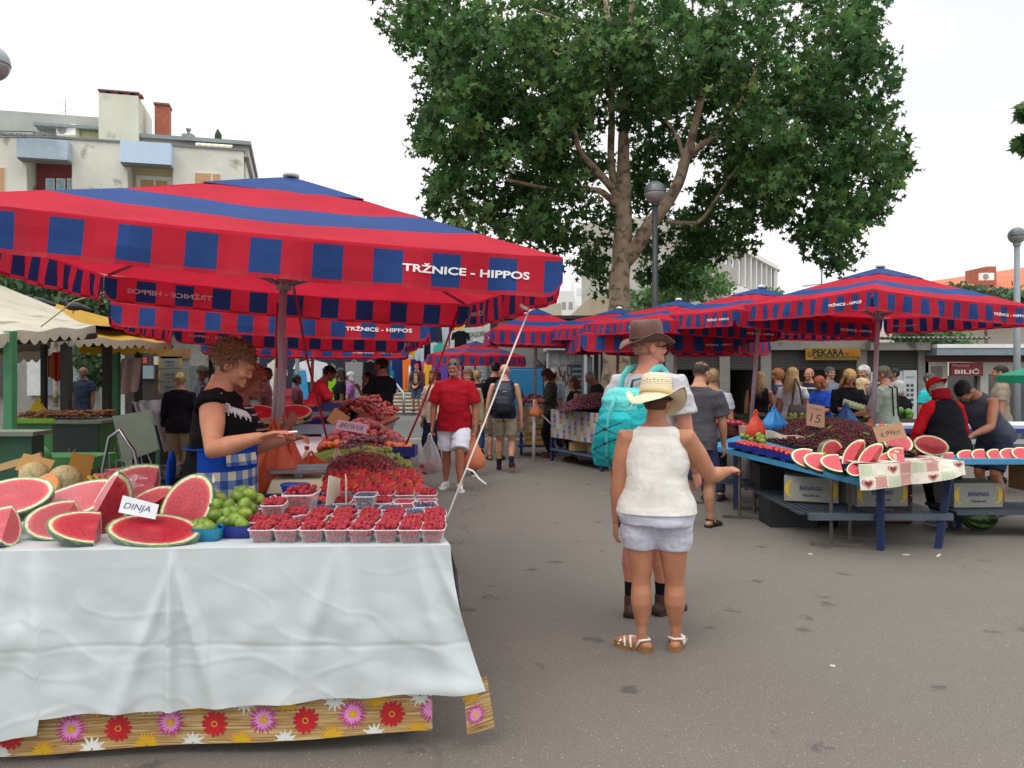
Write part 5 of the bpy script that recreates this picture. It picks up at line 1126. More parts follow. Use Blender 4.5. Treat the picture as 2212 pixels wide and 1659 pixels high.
def straw_f(c):z=c.z/.017;return V((c.x*(1-.38*max(0,-z)**1.3+.0*z),c.y*(1-.38*max(0,-z)**1.3),c.z*1.15))
sb=from_mesh(ico(.017,2,straw_f));
for j in range(7):a=2*math.pi*j/7;sb.quad([(.003*math.cos(a+.5),.003*math.sin(a+.5),.0185),(.017*math.cos(a),.017*math.sin(a),.017),(.003*math.cos(a-.5),.003*math.sin(a-.5),.0185)],1)
M_STRAW=mbmesh(sb,'strawberry',[STRW,GREENL])
def cherry_b(m=0):b=MB();b.sph((0,0,0),(.0125,.0125,.0118),10,m);b.tube([(0,0,.010),(.006,.004,.020),(.017,.007,.026)],.0007,3,1);return b
M_CHER=mbmesh(cherry_b(),'cherry',[CHER,STEM]);M_BLUE=ico(.0075,1,None,'blueberry',[BLUEB])
def peach_f(c):a=math.atan2(c.y,c.x);return c*(1-.05*math.exp(-(a*3)**2))*(1-.10*math.exp(-((c.x**2+c.y**2)/.0004))*(c.z>0))
M_PEACH=ico(.036,3,peach_f,'peach',[PEACH]);M_APR=ico(.024,2,None,'apricot',[APRI]);M_NECT=ico(.036,2,None,'nectarine',[NECT])
M_FIG=ico(.030,3,lambda c:V((c.x*(1-.25*max(0,c.z/.03)),c.y*(1-.25*max(0,c.z/.03)),c.z*1.15)),'green_fig',[FIG])
# ---- generic mound placer: items on a height field, lowest first, touching
def mound(n,area,hfn,r,seed,tries=9):
 rg=rgx(seed);pts=[];cell={};k=0;g_=2*r
 while len(pts)<n and k<n*tries*4:
  k+=1;x,y=area(rg)
  key=(int(x/g_),int(y/g_));ok=True
  for i in(-1,0,1):
   for j in(-1,0,1):
    for q in cell.get((key[0]+i,key[1]+j),()):
     if(q[0]-x)**2+(q[1]-y)**2<(1.72*r)**2:ok=False;break
    if not ok:break
   if not ok:break
  if not ok:continue
  z=hfn(x,y)+rg.uniform(-.25,.35)*r;cell.setdefault(key,[]).append((x,y));pts.append((x,y,z))
 return pts
def scatter(pts,name,me,label,cat,group,limit=300,seed=0,tilt=3.14,smin=.88,smax=1.12,dist=True,base_rot=None):
 """the items nearest the camera become objects, the rest one 'stuff' mesh"""
 rg=rgx(seed);pts=sorted(pts,key=lambda p:p[0]**2+p[1]**2-2*p[2]);rest=MB();src=from_mesh(me)
 for i,p in enumerate(pts):
  rot=base_rot(rg)if base_rot else(rg.uniform(-tilt,tilt),rg.uniform(-tilt,tilt),rg.uniform(0,6.28));sc=rg.uniform(smin,smax)
  if i<limit:tag(mesh_obj(name,me,p,rot,sc),label,cat,group)
  else:rest.add(src,Mx(p,rot,(sc,)*3))
 if rest.v:
  o=rest.build(name+'_heap',list(me.materials),None,True);tag(o,'further heap of: '+label,cat,None,'stuff');return o
# ------------------------------------------------------------------ front table (raspberries) ---------------------------
TZ=.87
FYA=3.40;EDGE=lambda y:-.262-(y-3.40)*.172
PVC=mat('white_oilcloth','#bcc4c5',.42,var=.05,vs=1.6,bump=.35,bs=5,spec=.45,stain=(2.4,.66,'#bfc4c4'))
PVC2=mat('white_foil','#dfe0e2',.22,var=.05,vs=3,bump=.5,bs=14,spec=.6)
tb=thing('market_table','long trestle table under the white oilcloth, nearest on the left','table',(-1.2,3.8,0))
def pt_(mb,name,m,par=tb,root=None,**k):return put(mb,name,m,par,root=root or tb,**k)
pt_(MB().bx((-2.75,FYA+.03,TZ-.04),(EDGE(4.35)-.02,4.35,TZ-.006)),'table_top',hexmat('#6d5a42',.7))
arm_=MB();
for i in range(5):
 y0,y1=4.35+i*.95,4.35+(i+1)*.95;arm_.quad([(EDGE(y0)-.95,y0,TZ-.006),(EDGE(y0)-.02,y0,TZ-.006),(EDGE(y1)-.02,y1,TZ-.006),(EDGE(y1)-.95,y1,TZ-.006)]);arm_.quad([(EDGE(y0)-.95,y0,TZ-.04),(EDGE(y1)-.95,y1,TZ-.04),(EDGE(y1)-.02,y1,TZ-.04),(EDGE(y0)-.02,y0,TZ-.04)])
pt_(arm_,'table_top',hexmat('#6d5a42',.7))
for x,y in((-2.6,3.6),(-.45,3.6),(-1.5,4.2),(-.6,5.4),(-1.5,5.4),(-.95,7.3),(-1.8,7.3),(-1.2,8.9),(-2.0,8.9)):pt_(MB().bx((x-.025,y-.025,0),(x+.025,y+.025,TZ-.04)),'leg',hexmat('#3c4450',.5))
def fold(x,z):
 return max(-.006,fold0(x,z))
def fold0(x,z):
 d=TZ-z
 f=.006*math.sin(x*5.3+.4)+.004*math.sin(x*12.1+1.7)+.006*noise.noise(V((x*2.1,z*.9,3)))+.003*max(0,1-abs(noise.noise(V((x*1.5+z*.6,z*1.2,5))))*7)+.0035*abs(noise.noise(V((x*6+z*3,z*9,9))))+.0022*max(0,1-abs(noise.noise(V((x*3+7,z*5,2))))*12)
 for xc,w_,a_,k_ in((-1.98,.04,.05,.10),(-1.43,.012,.045,.02),(-1.43,.02,.030,.30),(-1.40,.02,.020,-.35),(-.72,.03,.026,.12),(-.74,.03,.018,-.30),(-.40,.03,.04,.10),(-.34,.02,.03,.30),(-2.08,.04,.03,-.1),(-1.05,.04,.012,.2)):w_=w_*(.7+2.6*d);f+=a_*(1-.35*d)*math.exp(-((x-xc-k_*d)/w_)**2)
 f+=.0035*sum(math.exp(-((x+.19+k*.365+.01*math.sin(z*4+k))/.009)**2)for k in range(8))-.003*math.exp(-((z-.47-.01*math.sin(x*3))/.007)**2)
 f+=.03*math.exp(-(((x+.36)/.10)**2+((z-.27)/.06)**2));f+=.010*noise.noise(V((x*9,z*7,1)))+.02*math.exp(-(((x+2.05)/.05)**2+((z-.52)/.08)**2))
 return f*min(1,d*3.2+.02)+.05*d
def fbot(x):
 pts_=[(-2.9,.10),(-2.1,.11),(-1.93,.14),(-1.925,.20),(-1.5,.205),(-1.2,.215),(-.8,.24),(-.5,.25),(-.25,.26),(.0,.275)]
 for(a,b_),(c_,d_)in zip(pts_,pts_[1:]):
  if a<=x<=c_:return b_+(d_-b_)*(x-a)/(c_-a)
 return pts_[0][1]if x<pts_[0][0]else .35
oc=thing('oilcloth','white oilcloth hanging over the front of the raspberry table','tablecloth',(-.262,3.4,0))
b=MB();XL=-2.85;XR=EDGE(FYA)
def cf(u,v):
 x=XL+(XR-XL)*u;zb=fbot(x);z=TZ+.003-(TZ-zb)*v;xx=x+(.15*max(0,(u-.80)/.20)**1.5*v**1.6 if u>.80 else 0);yy=FYA-fold(x,z)-(.0 if v else 0)
 return V((xx,yy+.006,z))
b.grid(cf,330,80)
def ct(u,v):
 y=FYA+.006-fold(XL+(XR-XL)*u,TZ)*0+v*.97;x0,x1=XL,EDGE(y);x=x0+(x1-x0)*u;z=TZ+.003+.0035*noise.noise(V((x*4,y*4,0)))-.0;return V((x,y,z if v>.02 else TZ+.003))
b.grid(ct,60,24)
put(b,'cloth',PVC,oc,True,root=oc);oc.rotation_euler[2]=R(3.6)
b=MB()
def ca(u,v):y=4.376+v*4.7;x1=EDGE(y);return V((x1-.98*(1-u),y,TZ+.004+.004*noise.noise(V((u*6,y*4,2)))))
b.grid(ca,20,60)
def cs_(u,v):
 y=FYA+.01+u*5.6;d=v*(.52-.15*(u>.15)-.1*math.sin(y*2));o_=.02+.07*math.sin(v*2.4)*(.6+.4*math.sin(y*6.3)+.35*math.sin(y*17))*(1 if u>.03 else .35);return V((EDGE(y)+o_*min(1,v*4),y,TZ+.004-d+.0))
b.grid(lambda u,v:cs_(v,u),16,150);put(b,'side_drop',PVC2,oc,True,root=oc)
fc=thing('flower_tablecloth','reed patterned tablecloth with red, pink and yellow flowers under the white one','tablecloth',(-.262,3.4,0));fc.rotation_euler[2]=R(3.6)
def straw_mat():
 m=mat('reed_print','#b49766',.55,var=.1);t=m.node_tree;n=t.nodes;L=t.links.new;b_=n['Principled BSDF'];tcn=n.new('ShaderNodeTexCoord');mp_=n.new('ShaderNodeMapping');mp_.inputs['Scale'].default_value=(2.2,2.2,75);L(tcn.outputs['Object'],mp_.inputs[0])
 nz=n.new('ShaderNodeTexNoise');nz.inputs['Scale'].default_value=2;nz.inputs['Detail'].default_value=7;nz.inputs['Distortion'].default_value=.5;L(mp_.outputs[0],nz.inputs[0]);cr=n.new('ShaderNodeValToRGB');e=cr.color_ramp.elements;e[0].position=.3;e[0].color=(*C('#6e4c24'),1);e[1].position=.72;e[1].color=(*C('#d9c79c'),1);q=e.new(.48);q.color=(*C('#a88450'),1);q=e.new(.6);q.color=(*C('#bfa472'),1)
 L(nz.outputs['Fac'],cr.inputs[0]);L(cr.outputs[0],b_.inputs['Base Color']);return m
FXR=-.34
def fp(x,z,o=0.0):
 return V((x,FYA+.055-.05*(TZ-z)-.016*math.sin(x*6+1)*(TZ-z)-o,z))
def fb(x):return .098-.016*(x+1)*-1.0*-1*-1+.004*math.sin(x*3)
def fz(x):return .075+.022*(x+2.3)/2.0*-1+.022+.010*(x+.4)
def hem(x):return .075+.028*(x+.34)
b=MB().grid(lambda u,v:fp(XL+(FXR-XL)*u,(TZ-.02)*(1-v)+hem(XL+(FXR-XL)*u)*v),80,14);clo=put(b,'cloth',straw_mat(),fc,True,root=fc)
FC=[hexmat('#b81420',.6,var=.2),hexmat('#b8328c',.6,var=.25),hexmat('#dca010',.6,var=.2),hexmat('#d6d8d2',.6),hexmat('#c8a018',.6),hexmat('#8c1018',.6),hexmat('#d87a28',.6),hexmat('#d68cc0',.6)]
def flower(cx,cz,r,kind,P_,zmin=None,zmax=.9):
 zmin=hem(cx)+.003 if zmin is None else zmin;b=MB();rg=rgx(int(cx*1000)%997);npz={0:15,1:20,2:22,3:12}[kind]
 for layer in(0,1):
  for i in range(npz):
   a=2*math.pi*(i+.5*layer)/npz+rg.uniform(-.06,.06);rr=r*(1 if layer==0 else .68)*rg.uniform(.88,1.05);w_=(.30 if kind==0 else .15)*(1.25 if kind==3 else 1)*r
   pl=[]
   for f_,s_ in((.12,-.25),(.6,-1),(.9,-.8 if kind==0 else-.45),(1,0),(.9,.8 if kind==0 else .45),(.6,1),(.12,.25)):
    x=cx+rr*f_*math.cos(a)-w_*s_*.5*math.sin(a);z=cz+rr*f_*math.sin(a)+w_*s_*.5*math.cos(a);pl.append((x,min(max(z,zmin),zmax)))
   if max(p[1]for p in pl)-min(p[1]for p in pl)<.002 or max(p[0]for p in pl)>FXR-.001 and P_ is fp and min(p[0]for p in pl)>FXR:continue
   if P_ is fp:pl=[(min(x,FXR-.001),z)for x,z in pl]
   mi={0:(0,0),1:(1,7),2:(2,4),3:(3,3)}[kind][layer]
   b.quad([P_(x,z,.0012+.0006*layer+.00012*i)for x,z in pl],mi)
 if kind in(0,1)and zmin<cz<zmax and(P_ is not fp or cx<FXR-.03):
  for rr,mi in((.24,6 if kind==0 else 4),(.12,5 if kind==0 else 2)):
   b.quad([P_(cx+r*rr*math.cos(a),cz+r*rr*math.sin(a),.0046 if rr>.2 else .0052)for a in np.linspace(0,2*math.pi,12,endpoint=False)],mi)
 return b
S=3.42/F
fl=MB()
for i,xd in enumerate((62,183,276,382,475,578,666,765,848,935)):
 x=(xd-1106)*S;z=.115+(xd/935)*.045+(.006 if i%2 else-.006);fl.add(flower(x,z,.058 if i%2==0 else .066,0 if i%2==0 else 1,fp))
for i,xd in enumerate((-60,40,128,225,333,430,532,625,722,810,903)):
 x=(xd-1106)*S;fl.add(flower(x,(.035+xd/935*.035),.055,2 if i%2==0 else 3,fp));fl.add(flower(x+.01,.225,.055,3 if i%2==0 else 2,fp))
put(fl,'printed_flowers',FC,clo,False,root=fc)
def fp2(x,z,o=0.0):u=(x+.30)/.14;return V((x+(TZ-z)*.07+.015,FYA-.035+.10*u-.05*(TZ-z)-o,z))
b=MB().grid(lambda u,v:fp2(-.262+(.10+.02*v)*u+.0,.30*(1-v)+(.085-.01*u)*v),8,14);c2=put(b,'corner_flap',straw_mat(),fc,True,root=fc)
f2=flower(-.235,.25,.045,2,fp2,zmin=.1).add(flower(-.22,.155,.045,1,fp2,zmin=.1));put(f2,'printed_flowers',FC,c2,False,root=fc)
# ---- punnets
PUN=plastic_mat('clear_punnet',(.97,.98,1),.10,.06)
def punnet_mesh(w=.104,d=.150,h=.058):
 b=MB();rr=[]
 for z,k in((0,.80),(.002,.82),(h*.6,.93),(h,1.0)):
  rr.append((0,0,z,w/2*k,d/2*k))
 n=28;b.loft(rr,n,p=6);b.f.pop();b.m.pop()
 k=len(b.v);
 for z,kk in((h,1.0),(h+.001,1.05),(h-.004,1.06)):
  for j in range(n):a=2*math.pi*j/n;ca,sa=math.cos(a),math.sin(a);b.v.append((w/2*kk*math.copysign(abs(ca)**(1/3),ca),d/2*kk*math.copysign(abs(sa)**(1/3),sa),z))
 for i in range(2):
  for j in range(n):b.f.append((k+i*n+j,k+i*n+(j+1)%n,k+(i+1)*n+(j+1)%n,k+(i+1)*n+j));b.m.append(1)
 return b.mesh('punnet',[PUN,plastic_mat('punnet_rim',(.95,.96,.98),.38,.08)],True)
M_PUN=punnet_mesh()
RP=[];BP=[];CP=[]
def fill(x,y,z,rz,lst,r,h=.058,w=.104,d=.150,n=30,heap=.012,seed=0,sc=1.0):
 rg=rgx(seed);loc=[]
 lay=(.012,.028,.044,.058)if r>.008 else(.010,.024,.038,.050)
 for zi in lay:
  k=.74+.22*zi/h;step=2.12*r;nx=max(1,int(w*k/step));ny=max(1,int(d*k/step));top=zi==lay[-1]
  for i in range(nx):
   for j in range(ny):
    if not top and 0<i<nx-1 and 0<j<ny-1:continue
    px=(i-(nx-1)/2)*step+rg.uniform(-.25,.25)*r;py=(j-(ny-1)/2)*step+rg.uniform(-.25,.25)*r;pz=zi+rg.uniform(-.5,.6)*r+(heap*(1-(2*px/w)**2)*(1-(2*py/d)**2)if top else 0)
    lst.append((x+(px*math.cos(rz)-py*math.sin(rz))*sc,y+(px*math.sin(rz)+py*math.cos(rz))*sc,z+pz*sc))
PG='clear plastic punnets on the white table'
def punnet(x,y,z,rz,kind,label,group=PG,sc=1.0,seed=0,tilt=0):
 o=mesh_obj('punnet',M_PUN,(x,y,z),(tilt,0,rz),sc);tag(o,label,'punnet',group)
 fill(x,y,z,rz,{'r':RP,'b':BP,'c':CP}[kind],{'r':.0105,'b':.0072,'c':.0045}[kind],seed=seed,sc=sc,heap=.014 if kind=='r' else .004)
tz=TZ+.005;rg=rgx(21)
for i,xd in enumerate((566,618,674,727,780,833,885,935)):
 y=3.505;x=(xd-1106)/F*3.47;punnet(x,y,tz,rg.uniform(-.06,.06),'r','clear punnet heaped with raspberries in the front row of the white table','front row of raspberry punnets',seed=i)
for i,xd in enumerate((600,672,738,793,845,893,936)):
 y=3.672;x=(xd-1106)/F*3.64;punnet(x,y,tz,rg.uniform(-.08,.08),'r','raspberry punnet in the second row of the white table','second row of raspberry punnets',seed=20+i)
for i,xd in enumerate((628,690,742,797,850)):
 y=3.838;x=(xd-1106)/F*3.80;punnet(x,y,tz,rg.uniform(-.08,.08),'r','raspberry punnet in the third row of the white table','third row of raspberry punnets',seed=40+i)
punnet(XX(940,3.83),3.84,tz,.1,'r','raspberry punnet alone at the right end behind the second row',None,seed=51)
punnet(XX(895,3.86),3.88,tz,.3,'b','blueberry punnet set askew beside the lone raspberry punnet',None,seed=52)
for i,xd in enumerate((700,748,795,842)):punnet((xd-1106)/F*3.98,4.005,tz,rg.uniform(-.05,.12),'b','blueberry punnet in the flat row behind the raspberries','row of blueberry punnets',seed=60+i)
punnet(XX(918,4.03),4.04,tz,.2,'b','wide blueberry punnet at the right end of the blueberry row',None,seed=66,sc=1.15)
punnet(XX(789,4.0),4.02,tz+.062,.0,'b','blueberry punnet stacked on top of the others by the price cards',None,seed=67)
for i,xd in enumerate((735,778,825,872,920)):punnet((xd-1106)/F*4.17,4.20,tz,rg.uniform(-.05,.1),'c' if i in(1,3,4)else 'r',('red currant' if i in(1,3,4)else 'dark raspberry')+' punnet in the second row in front of the strawberries',('red currant' if i in(1,3,4)else 'dark raspberry')+' punnets in front of the strawberries',seed=70+i)
for i,xd in enumerate((790,828,872,922)):punnet((xd-1106)/F*4.36,4.40,tz+.01,rg.uniform(-.05,.1),'r','dark raspberry punnet right in front of the strawberries','back row of dark raspberry punnets',seed=80+i)
punnet(XX(603,3.84),3.76,tz+.062,.1,'r','overfull raspberry punnet stacked above the second row at the left',None,seed=90)
punnet(XX(654,4.0),3.98,tz+.055,.0,'r','large raspberry tray next to the white cup',None,seed=91,sc=1.45)
punnet(XX(585,4.0),4.0,tz,.1,'c','punnet of red currants beside the figs',None,seed=92,sc=1.2)
punnet(XX(642,3.85),3.86,tz-.0,.1,'r','half hidden raspberry punnet under the large tray',None,seed=93)
punnet(XX(576,3.80),3.70,tz,.0,'r','raspberry punnet pushed against the blue fig basket',None,seed=94,sc=.9)
def rrot(rg):return(3.14+rg.uniform(-.9,.9),rg.uniform(-.9,.9),rg.uniform(0,6.28))if rg.random()<.3 else(rg.uniform(-.8,.8),rg.uniform(-.8,.8),rg.uniform(0,6.28))
scatter(RP,'raspberry',M_RASP,'plump raspberry heaped in one of the nearest clear punnets','raspberry','raspberries in the front punnets',300,1,base_rot=rrot)
scatter(BP,'blueberry',M_BLUE,'blueberry in one of the nearer clear punnets','blueberry','blueberries in the nearer punnets',300,2)
b=MB();src=from_mesh(ico(.0046,1,None,'currant',[CURR]))
for p in CP:b.add(src,Matrix.Translation(p))
tag(b.build('red_currants',CURR,None,True),'glossy red currants filling the punnets behind the blueberries','red currants',None,'stuff')
# ---- strawberries, cherries, grapes, apricots, peaches: one long mound along the table arm
def area(y0,y1,xl,xr):
 return lambda rg:(lambda y:(EDGE(y)-xr-rg.random()*(xl-xr),y))(rg.uniform(y0,y1))
def bump_h(y0,y1,xl,xr,top,base=tz,pw=1.0):
 def h(x,y):
  c_=EDGE(y)-(xl+xr)/2;u=abs(x-c_)/((xl-xr)/2);v=abs(y-(y0+y1)/2)/((y1-y0)/2);return base+.012+top*max(0,1-u**2.2)**pw*max(0,1-v**3)
 return h
SBX=area(4.56,5.0,.62,.05);sh=lambda x,y:tz+.045+.06*(y-4.5)/.5+.02*noise.noise(V((x*7,y*7,0)))
pts=mound(190,SBX,sh,.0195,3)
b=MB().bx((0,0,0),(1,1,1))
for i in range(3):
 x0=EDGE(4.6)-.06-i*.20;tag(MB().loft([(0,0,0,.085,.12),(0,0,.05,.098,.135)],24,p=6).build('fruit_tray',PUN),'clear shallow tray under the strawberries, %s'%('at the cloth edge','middle of three','beside the cherries')[i],'tray');bpy.data.objects[-1]if 0 else None
 o=[q for q in col.objects if q.name.startswith('fruit_tray')][-1];o.location=(x0-.07,4.66,tz)
scatter(pts,'strawberry',M_STRAW,'ripe strawberry with green leaves on the big heap before the cherries','strawberry','strawberries heaped on the left table',300,3,smin=1.2,smax=1.6,base_rot=lambda rg:(rg.uniform(.8,2.3)*rg.choice((-1,1)),rg.uniform(-.8,.8),rg.uniform(0,6.28)))
pts=mound(12,lambda rg:(XX(690,4.25)+rg.uniform(-.09,.09),4.3+rg.uniform(-.08,.06)),lambda x,y:tz+.05,.019,31);scatter(pts,'strawberry',M_STRAW,'large loose strawberry between the raspberry tray and the price cards','strawberry','loose strawberries beside the raspberry tray',300,5,smin=1.1,smax=1.4,base_rot=lambda rg:(rg.uniform(.6,2.0),rg.uniform(-.8,.8),rg.uniform(0,6.28)))
ch_h=bump_h(4.75,6.0,.72,.10,.150);pts=mound(900,area(4.9,5.95,.70,.10),ch_h,.0150,4)
scatter(pts,'cherry',M_CHER,'shiny dark red cherry with stem on the left table heap','cherry','cherries heaped on the left table',300,6,tilt=2.2,smin=1.25,smax=1.55)
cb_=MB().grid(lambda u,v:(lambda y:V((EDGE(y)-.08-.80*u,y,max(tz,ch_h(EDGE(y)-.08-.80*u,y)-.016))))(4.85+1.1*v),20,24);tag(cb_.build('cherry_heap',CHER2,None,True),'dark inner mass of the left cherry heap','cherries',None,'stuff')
def bunch(x,y,z,label,m,n=46,r=.0115,L_=.17,seed=0,rz=0,group='bunches of green grapes'):
 rg=rgx(seed);b=MB()
 for i in range(n):
  t=rg.random();w_=.052*math.sin(math.pi*min(1,.18+t*.82))**.8;a=rg.uniform(0,6.28);q=rg.random()**.5
  b.sph((w_*q*math.cos(a),-L_/2+L_*t,.02+.034*q*abs(math.sin(a))+rg.uniform(0,.01)),(r,r*1.15,r),8)
 o=thing('grape_bunch',label,'grapes',(x,y,z),rz,group);b.build('grapes',m,o,True);MB().tube([(0,L_/2,.03),(.01,L_/2+.03,.045),(.03,L_/2+.05,.05)],.003,5).build('stalk',STEM,o);return o
k=0;rg=rgx(8)
for(xd,yd,d,zz_)in((735,965,6.25,.05),(750,990,6.1,.03),(722,985,6.2,.03),(800,970,6.5,.09),(830,968,6.5,.09),(850,985,6.35,.05),(868,1000,6.1,.02),(815,985,6.3,.08),(840,1003,6.15,.04),(775,968,6.45,.09),(856,1010,6.0,.02)):
 bunch(XX(xd,d),d-.15,tz+zz_-.02,'bunch of green grapes between the cherries and the peaches',GRP,seed=k,rz=rg.uniform(-1.2,1.2),n=52,r=.0155);k+=1
for(xd,d,zz_)in((765,6.72,.14),(790,6.75,.15),(745,6.7,.10),(815,6.8,.14),(772,6.6,.10)):bunch(XX(xd,d),d,tz+zz_-.03,'bunch of dusky red grapes in front of the peaches',GRPR,seed=k,rz=rg.uniform(-1,1),n=44,r=.0165,group='bunches of red grapes');k+=1
tag(MB().grid(lambda u,v:V((EDGE(6+v*1.1)-.08-.80*u,6.0+v*1.1,tz+.002+.10*math.sin(math.pi*u)*min(1,v*2))),12,10).build('crate_cloth',cloth('#6c7a34'),None,True),'green cloth under the grapes','cloth')
PCX=XX(805,7.45)
def pk_h(x,y):u=abs(x-(EDGE(y)-.43))/.38;v=abs(y-7.5)/.58;return tz+.036+.235*max(0,1-max(u,v)**1.25)
pts=mound(150,area(6.95,8.05,.80,.06),pk_h,.036,9,20);scatter(pts,'peach',M_PEACH,'red and orange peach in the tall pyramid on the left table','peach','peaches in the pyramid on the left table',300,9,smin=1.05,smax=1.22,tilt=1.5)
tag(MB().grid(lambda u,v:(lambda y:V((EDGE(y)-.06-.74*u,y,max(tz,pk_h(EDGE(y)-.06-.74*u,y)-.06))))(6.93+1.14*v),16,16).build('peach_heap',PEACH,None,True),'dark inner mass of the peach pyramid','peaches',None,'stuff')
pts=mound(30,lambda rg:(XX(rg.uniform(838,882),6.95),6.95+rg.uniform(-.08,.1)),lambda x,y:tz+.09+.02*math.sin(x*9),.024,10,20)+mound(14,lambda rg:(XX(rg.uniform(708,748),6.95),6.9+rg.uniform(-.06,.1)),lambda x,y:tz+.10,.024,11,20)
scatter(pts,'apricot',M_APR,'bright orange apricot at the foot of the peach pyramid','apricot','apricots at the foot of the peaches',300,10,smin=1.0,smax=1.2)
BT=hexmat('#16267c',.4,var=.1)
def crate_tray(x,y,z,w,d,h,label,m=BT,rz=0,group=None,name='blue_tray'):
 b=MB();t_=.005
 b.bx((-w/2,-d/2,0),(w/2,d/2,t_));b.bx((-w/2,-d/2,t_),(w/2,-d/2+t_,h));b.bx((-w/2,d/2-t_,t_),(w/2,d/2,h));b.bx((-w/2,-d/2+t_,t_),(-w/2+t_,d/2-t_,h));b.bx((w/2-t_,-d/2+t_,t_),(w/2,d/2-t_,h))
 o=b.build(name,m);o.location=(x,y,z);o.rotation_euler=(0,0,rz);return tag(o,label,'tray',group)
crate_tray(XX(862,6.95),6.95,tz,.30,.24,.09,'blue tray of apricots at the right of the peaches')
# ---- figs
pts=[]
for(xd,yd,d)in((473,1078,3.78),(493,1092,3.72),(512,1072,3.85),(528,1090,3.75),(538,1068,3.9),(524,1062,3.95),(465,1090,3.7),(505,1108,3.7),(465,1115,3.62),(488,1112,3.66),(530,1110,3.66),(510,1123,3.6),(438,1132,3.56),(450,1140,3.52),(434,1145,3.5),(540,1100,3.8),(522,1133,3.56),(495,1128,3.6),(480,1128,3.62),(557,1078,3.95),(425,1136,3.55)):
 p=PX(xd,yd,d);p.z=max(p.z,tz+.035);pts.append(tuple(p))
scatter(pts,'green_fig',M_FIG,'green fig in the blue baskets beside the watermelons','fig','green figs beside the watermelons',300,12,smin=1.0,smax=1.2,tilt=1.2)
for x,y,w,d,m,l in((XX(512,3.56),3.60,.17,.15,'#1a2c86','dark blue oval basket under the green figs'),(XX(447,3.50),3.52,.13,.12,'#157aa0','turquoise blue basket holding small green figs')):
 rr_=[(0,0,0,w*.42,d*.42),(0,0,.055,w*.52,d*.52)];b=MB().loft(rr_,24,p=4);b.f.pop();b.m.pop();b.loft([(0,0,.056,w*.515,d*.515),(0,0,.004,w*.415,d*.415)],24,p=4);b.f.pop(-2);b.m.pop(-2);o=b.build('basket',hexmat(m,.35,var=.15),None,True);o.location=(x,y,tz);tag(o,l,'basket')
# ---- watermelons at the front left
def mw_(kind,xd,yd,d,rot,sc,label,wrap=True):return melon(kind,label,PX(xd,yd,d),rot,sc,wrap)
mw_('half',332,1143,3.47,(20,6,-8),(1.05,.90,.86),'long front watermelon piece with dark green rind, beside the fig baskets')
mw_('chunk',200,1138,3.46,(27,10,24),(.88,.82,.72),'front watermelon wedge with glossy cling film and torn film end')
mw_('half',158,1080,3.74,(30,-14,6),(1.12,1.0,.95),'longest wrapped watermelon half, leaning towards the viewer at the left')
mw_('chunk',135,1122,3.56,(42,0,4),.82,'short watermelon slice with seeds under the longest half')
mw_('wedge',212,1100,3.60,(50,-62,10),.95,'pointed watermelon wedge standing above the front wedge')
mw_('half',22,1072,3.66,(36,-6,12),.92,'purplish wrapped watermelon half cut off by the left edge')
mw_('chunk',6,1132,3.40,(40,-8,10),.75,'lower watermelon slice cut off by the left edge')
mw_('chunk',322,1056,3.98,(58,10,20),1.0,'pink watermelon piece heaped at the back behind the price card')
mw_('wedge',318,1096,3.72,(60,-30,30),.75,'small pink watermelon wedge directly behind the price card')
mw_('half',402,1094,3.68,(74,-58,8),.82,'tall upright watermelon slice with pale streaks next to the figs')
mw_('quarter',446,1065,3.95,(70,20,-30),.82,'watermelon quarter with its striped rind turned right, by the apron')
pc=thing('price_card','white handwritten card reading DINJA among the watermelons','sign',PX(297,1098,3.50),rot=(R(-12),R(10),R(4)))
b=MB().quad([(-.075,0,-.03),(.085,0,-.035),(.085,.0,.03),(-.075,0,.045)]);b.quad([(.085,.002,-.035),(-.075,.002,-.03),(-.075,.002,.045),(.085,.002,.03)]);b.build('card',hexmat('#d8dce0',.7),pc)
def hand_text(s,w,h,m,par,y=-.0015,dx=0,dz=0,name='handwriting'):
 t=text_mb(s,w,h,-.004);t.v=[(x+dx+z*.25,y,z+dz)for x,_,z in t.v];return t.build(name,m,par)
hand_text('DINJA',.115,.034,hexmat('#2a3c5c',.7),pc)
CANT=mat('cantaloupe_skin','#b8a374',.7,var=.2,vs=30,stain=(40,.55,'#8f9468'),bump=.8,bs=70);CFL=mat('cantaloupe_flesh','#e08a48',.5,var=.15,vs=20)
for xd,yd,d,rx_,l in((140,1035,4.25,.075,'netted melon at the left behind the watermelons'),(265,1050,4.3,.06,'netted melon between the card boards'),(75,1025,4.35,.07,'striped melon below the upright cardboard sign')):
 o=ico(rx_,3,lambda c:V((c.x*1.15,c.y,c.z)),'melon',[CANT]);tag(mesh_obj('melon',o,PX(xd,yd,d)),l,'melon')
o=thing('melon_half','orange fleshed melon half wrapped in film behind the long watermelon','melon',PX(100,1050,4.05),rot=(R(65),0,R(-10)))
MB().loft([(0,0,-.06,.03,.03),(0,0,-.045,.055,.055),(0,0,-.02,.068,.068),(0,0,0,.070,.070)],24).build('rind',CANT,o,True);MB().loft([(0,0,.001,.066,.066),(0,0,.004,.064,.064)],24).build('flesh',CFL,o);MB().sph((0,0,.004),(.025,.035,.008),12).build('seed_hollow',hexmat('#c8a07c',.6),o)
CARD=mat('cardboard','#b18a52',.85,var=.10,vs=3)
cd1=thing('cardboard_sign','blank brown cardboard sign standing behind the melons','sign',PX(173,1010,4.45),rot=(R(-14),R(8),R(6)));MB().box((0,0,.0),(.125,.004,.155),0).build('board',mat('cardboard_dark','#8f6420',.85,var=.1,vs=3),cd1)
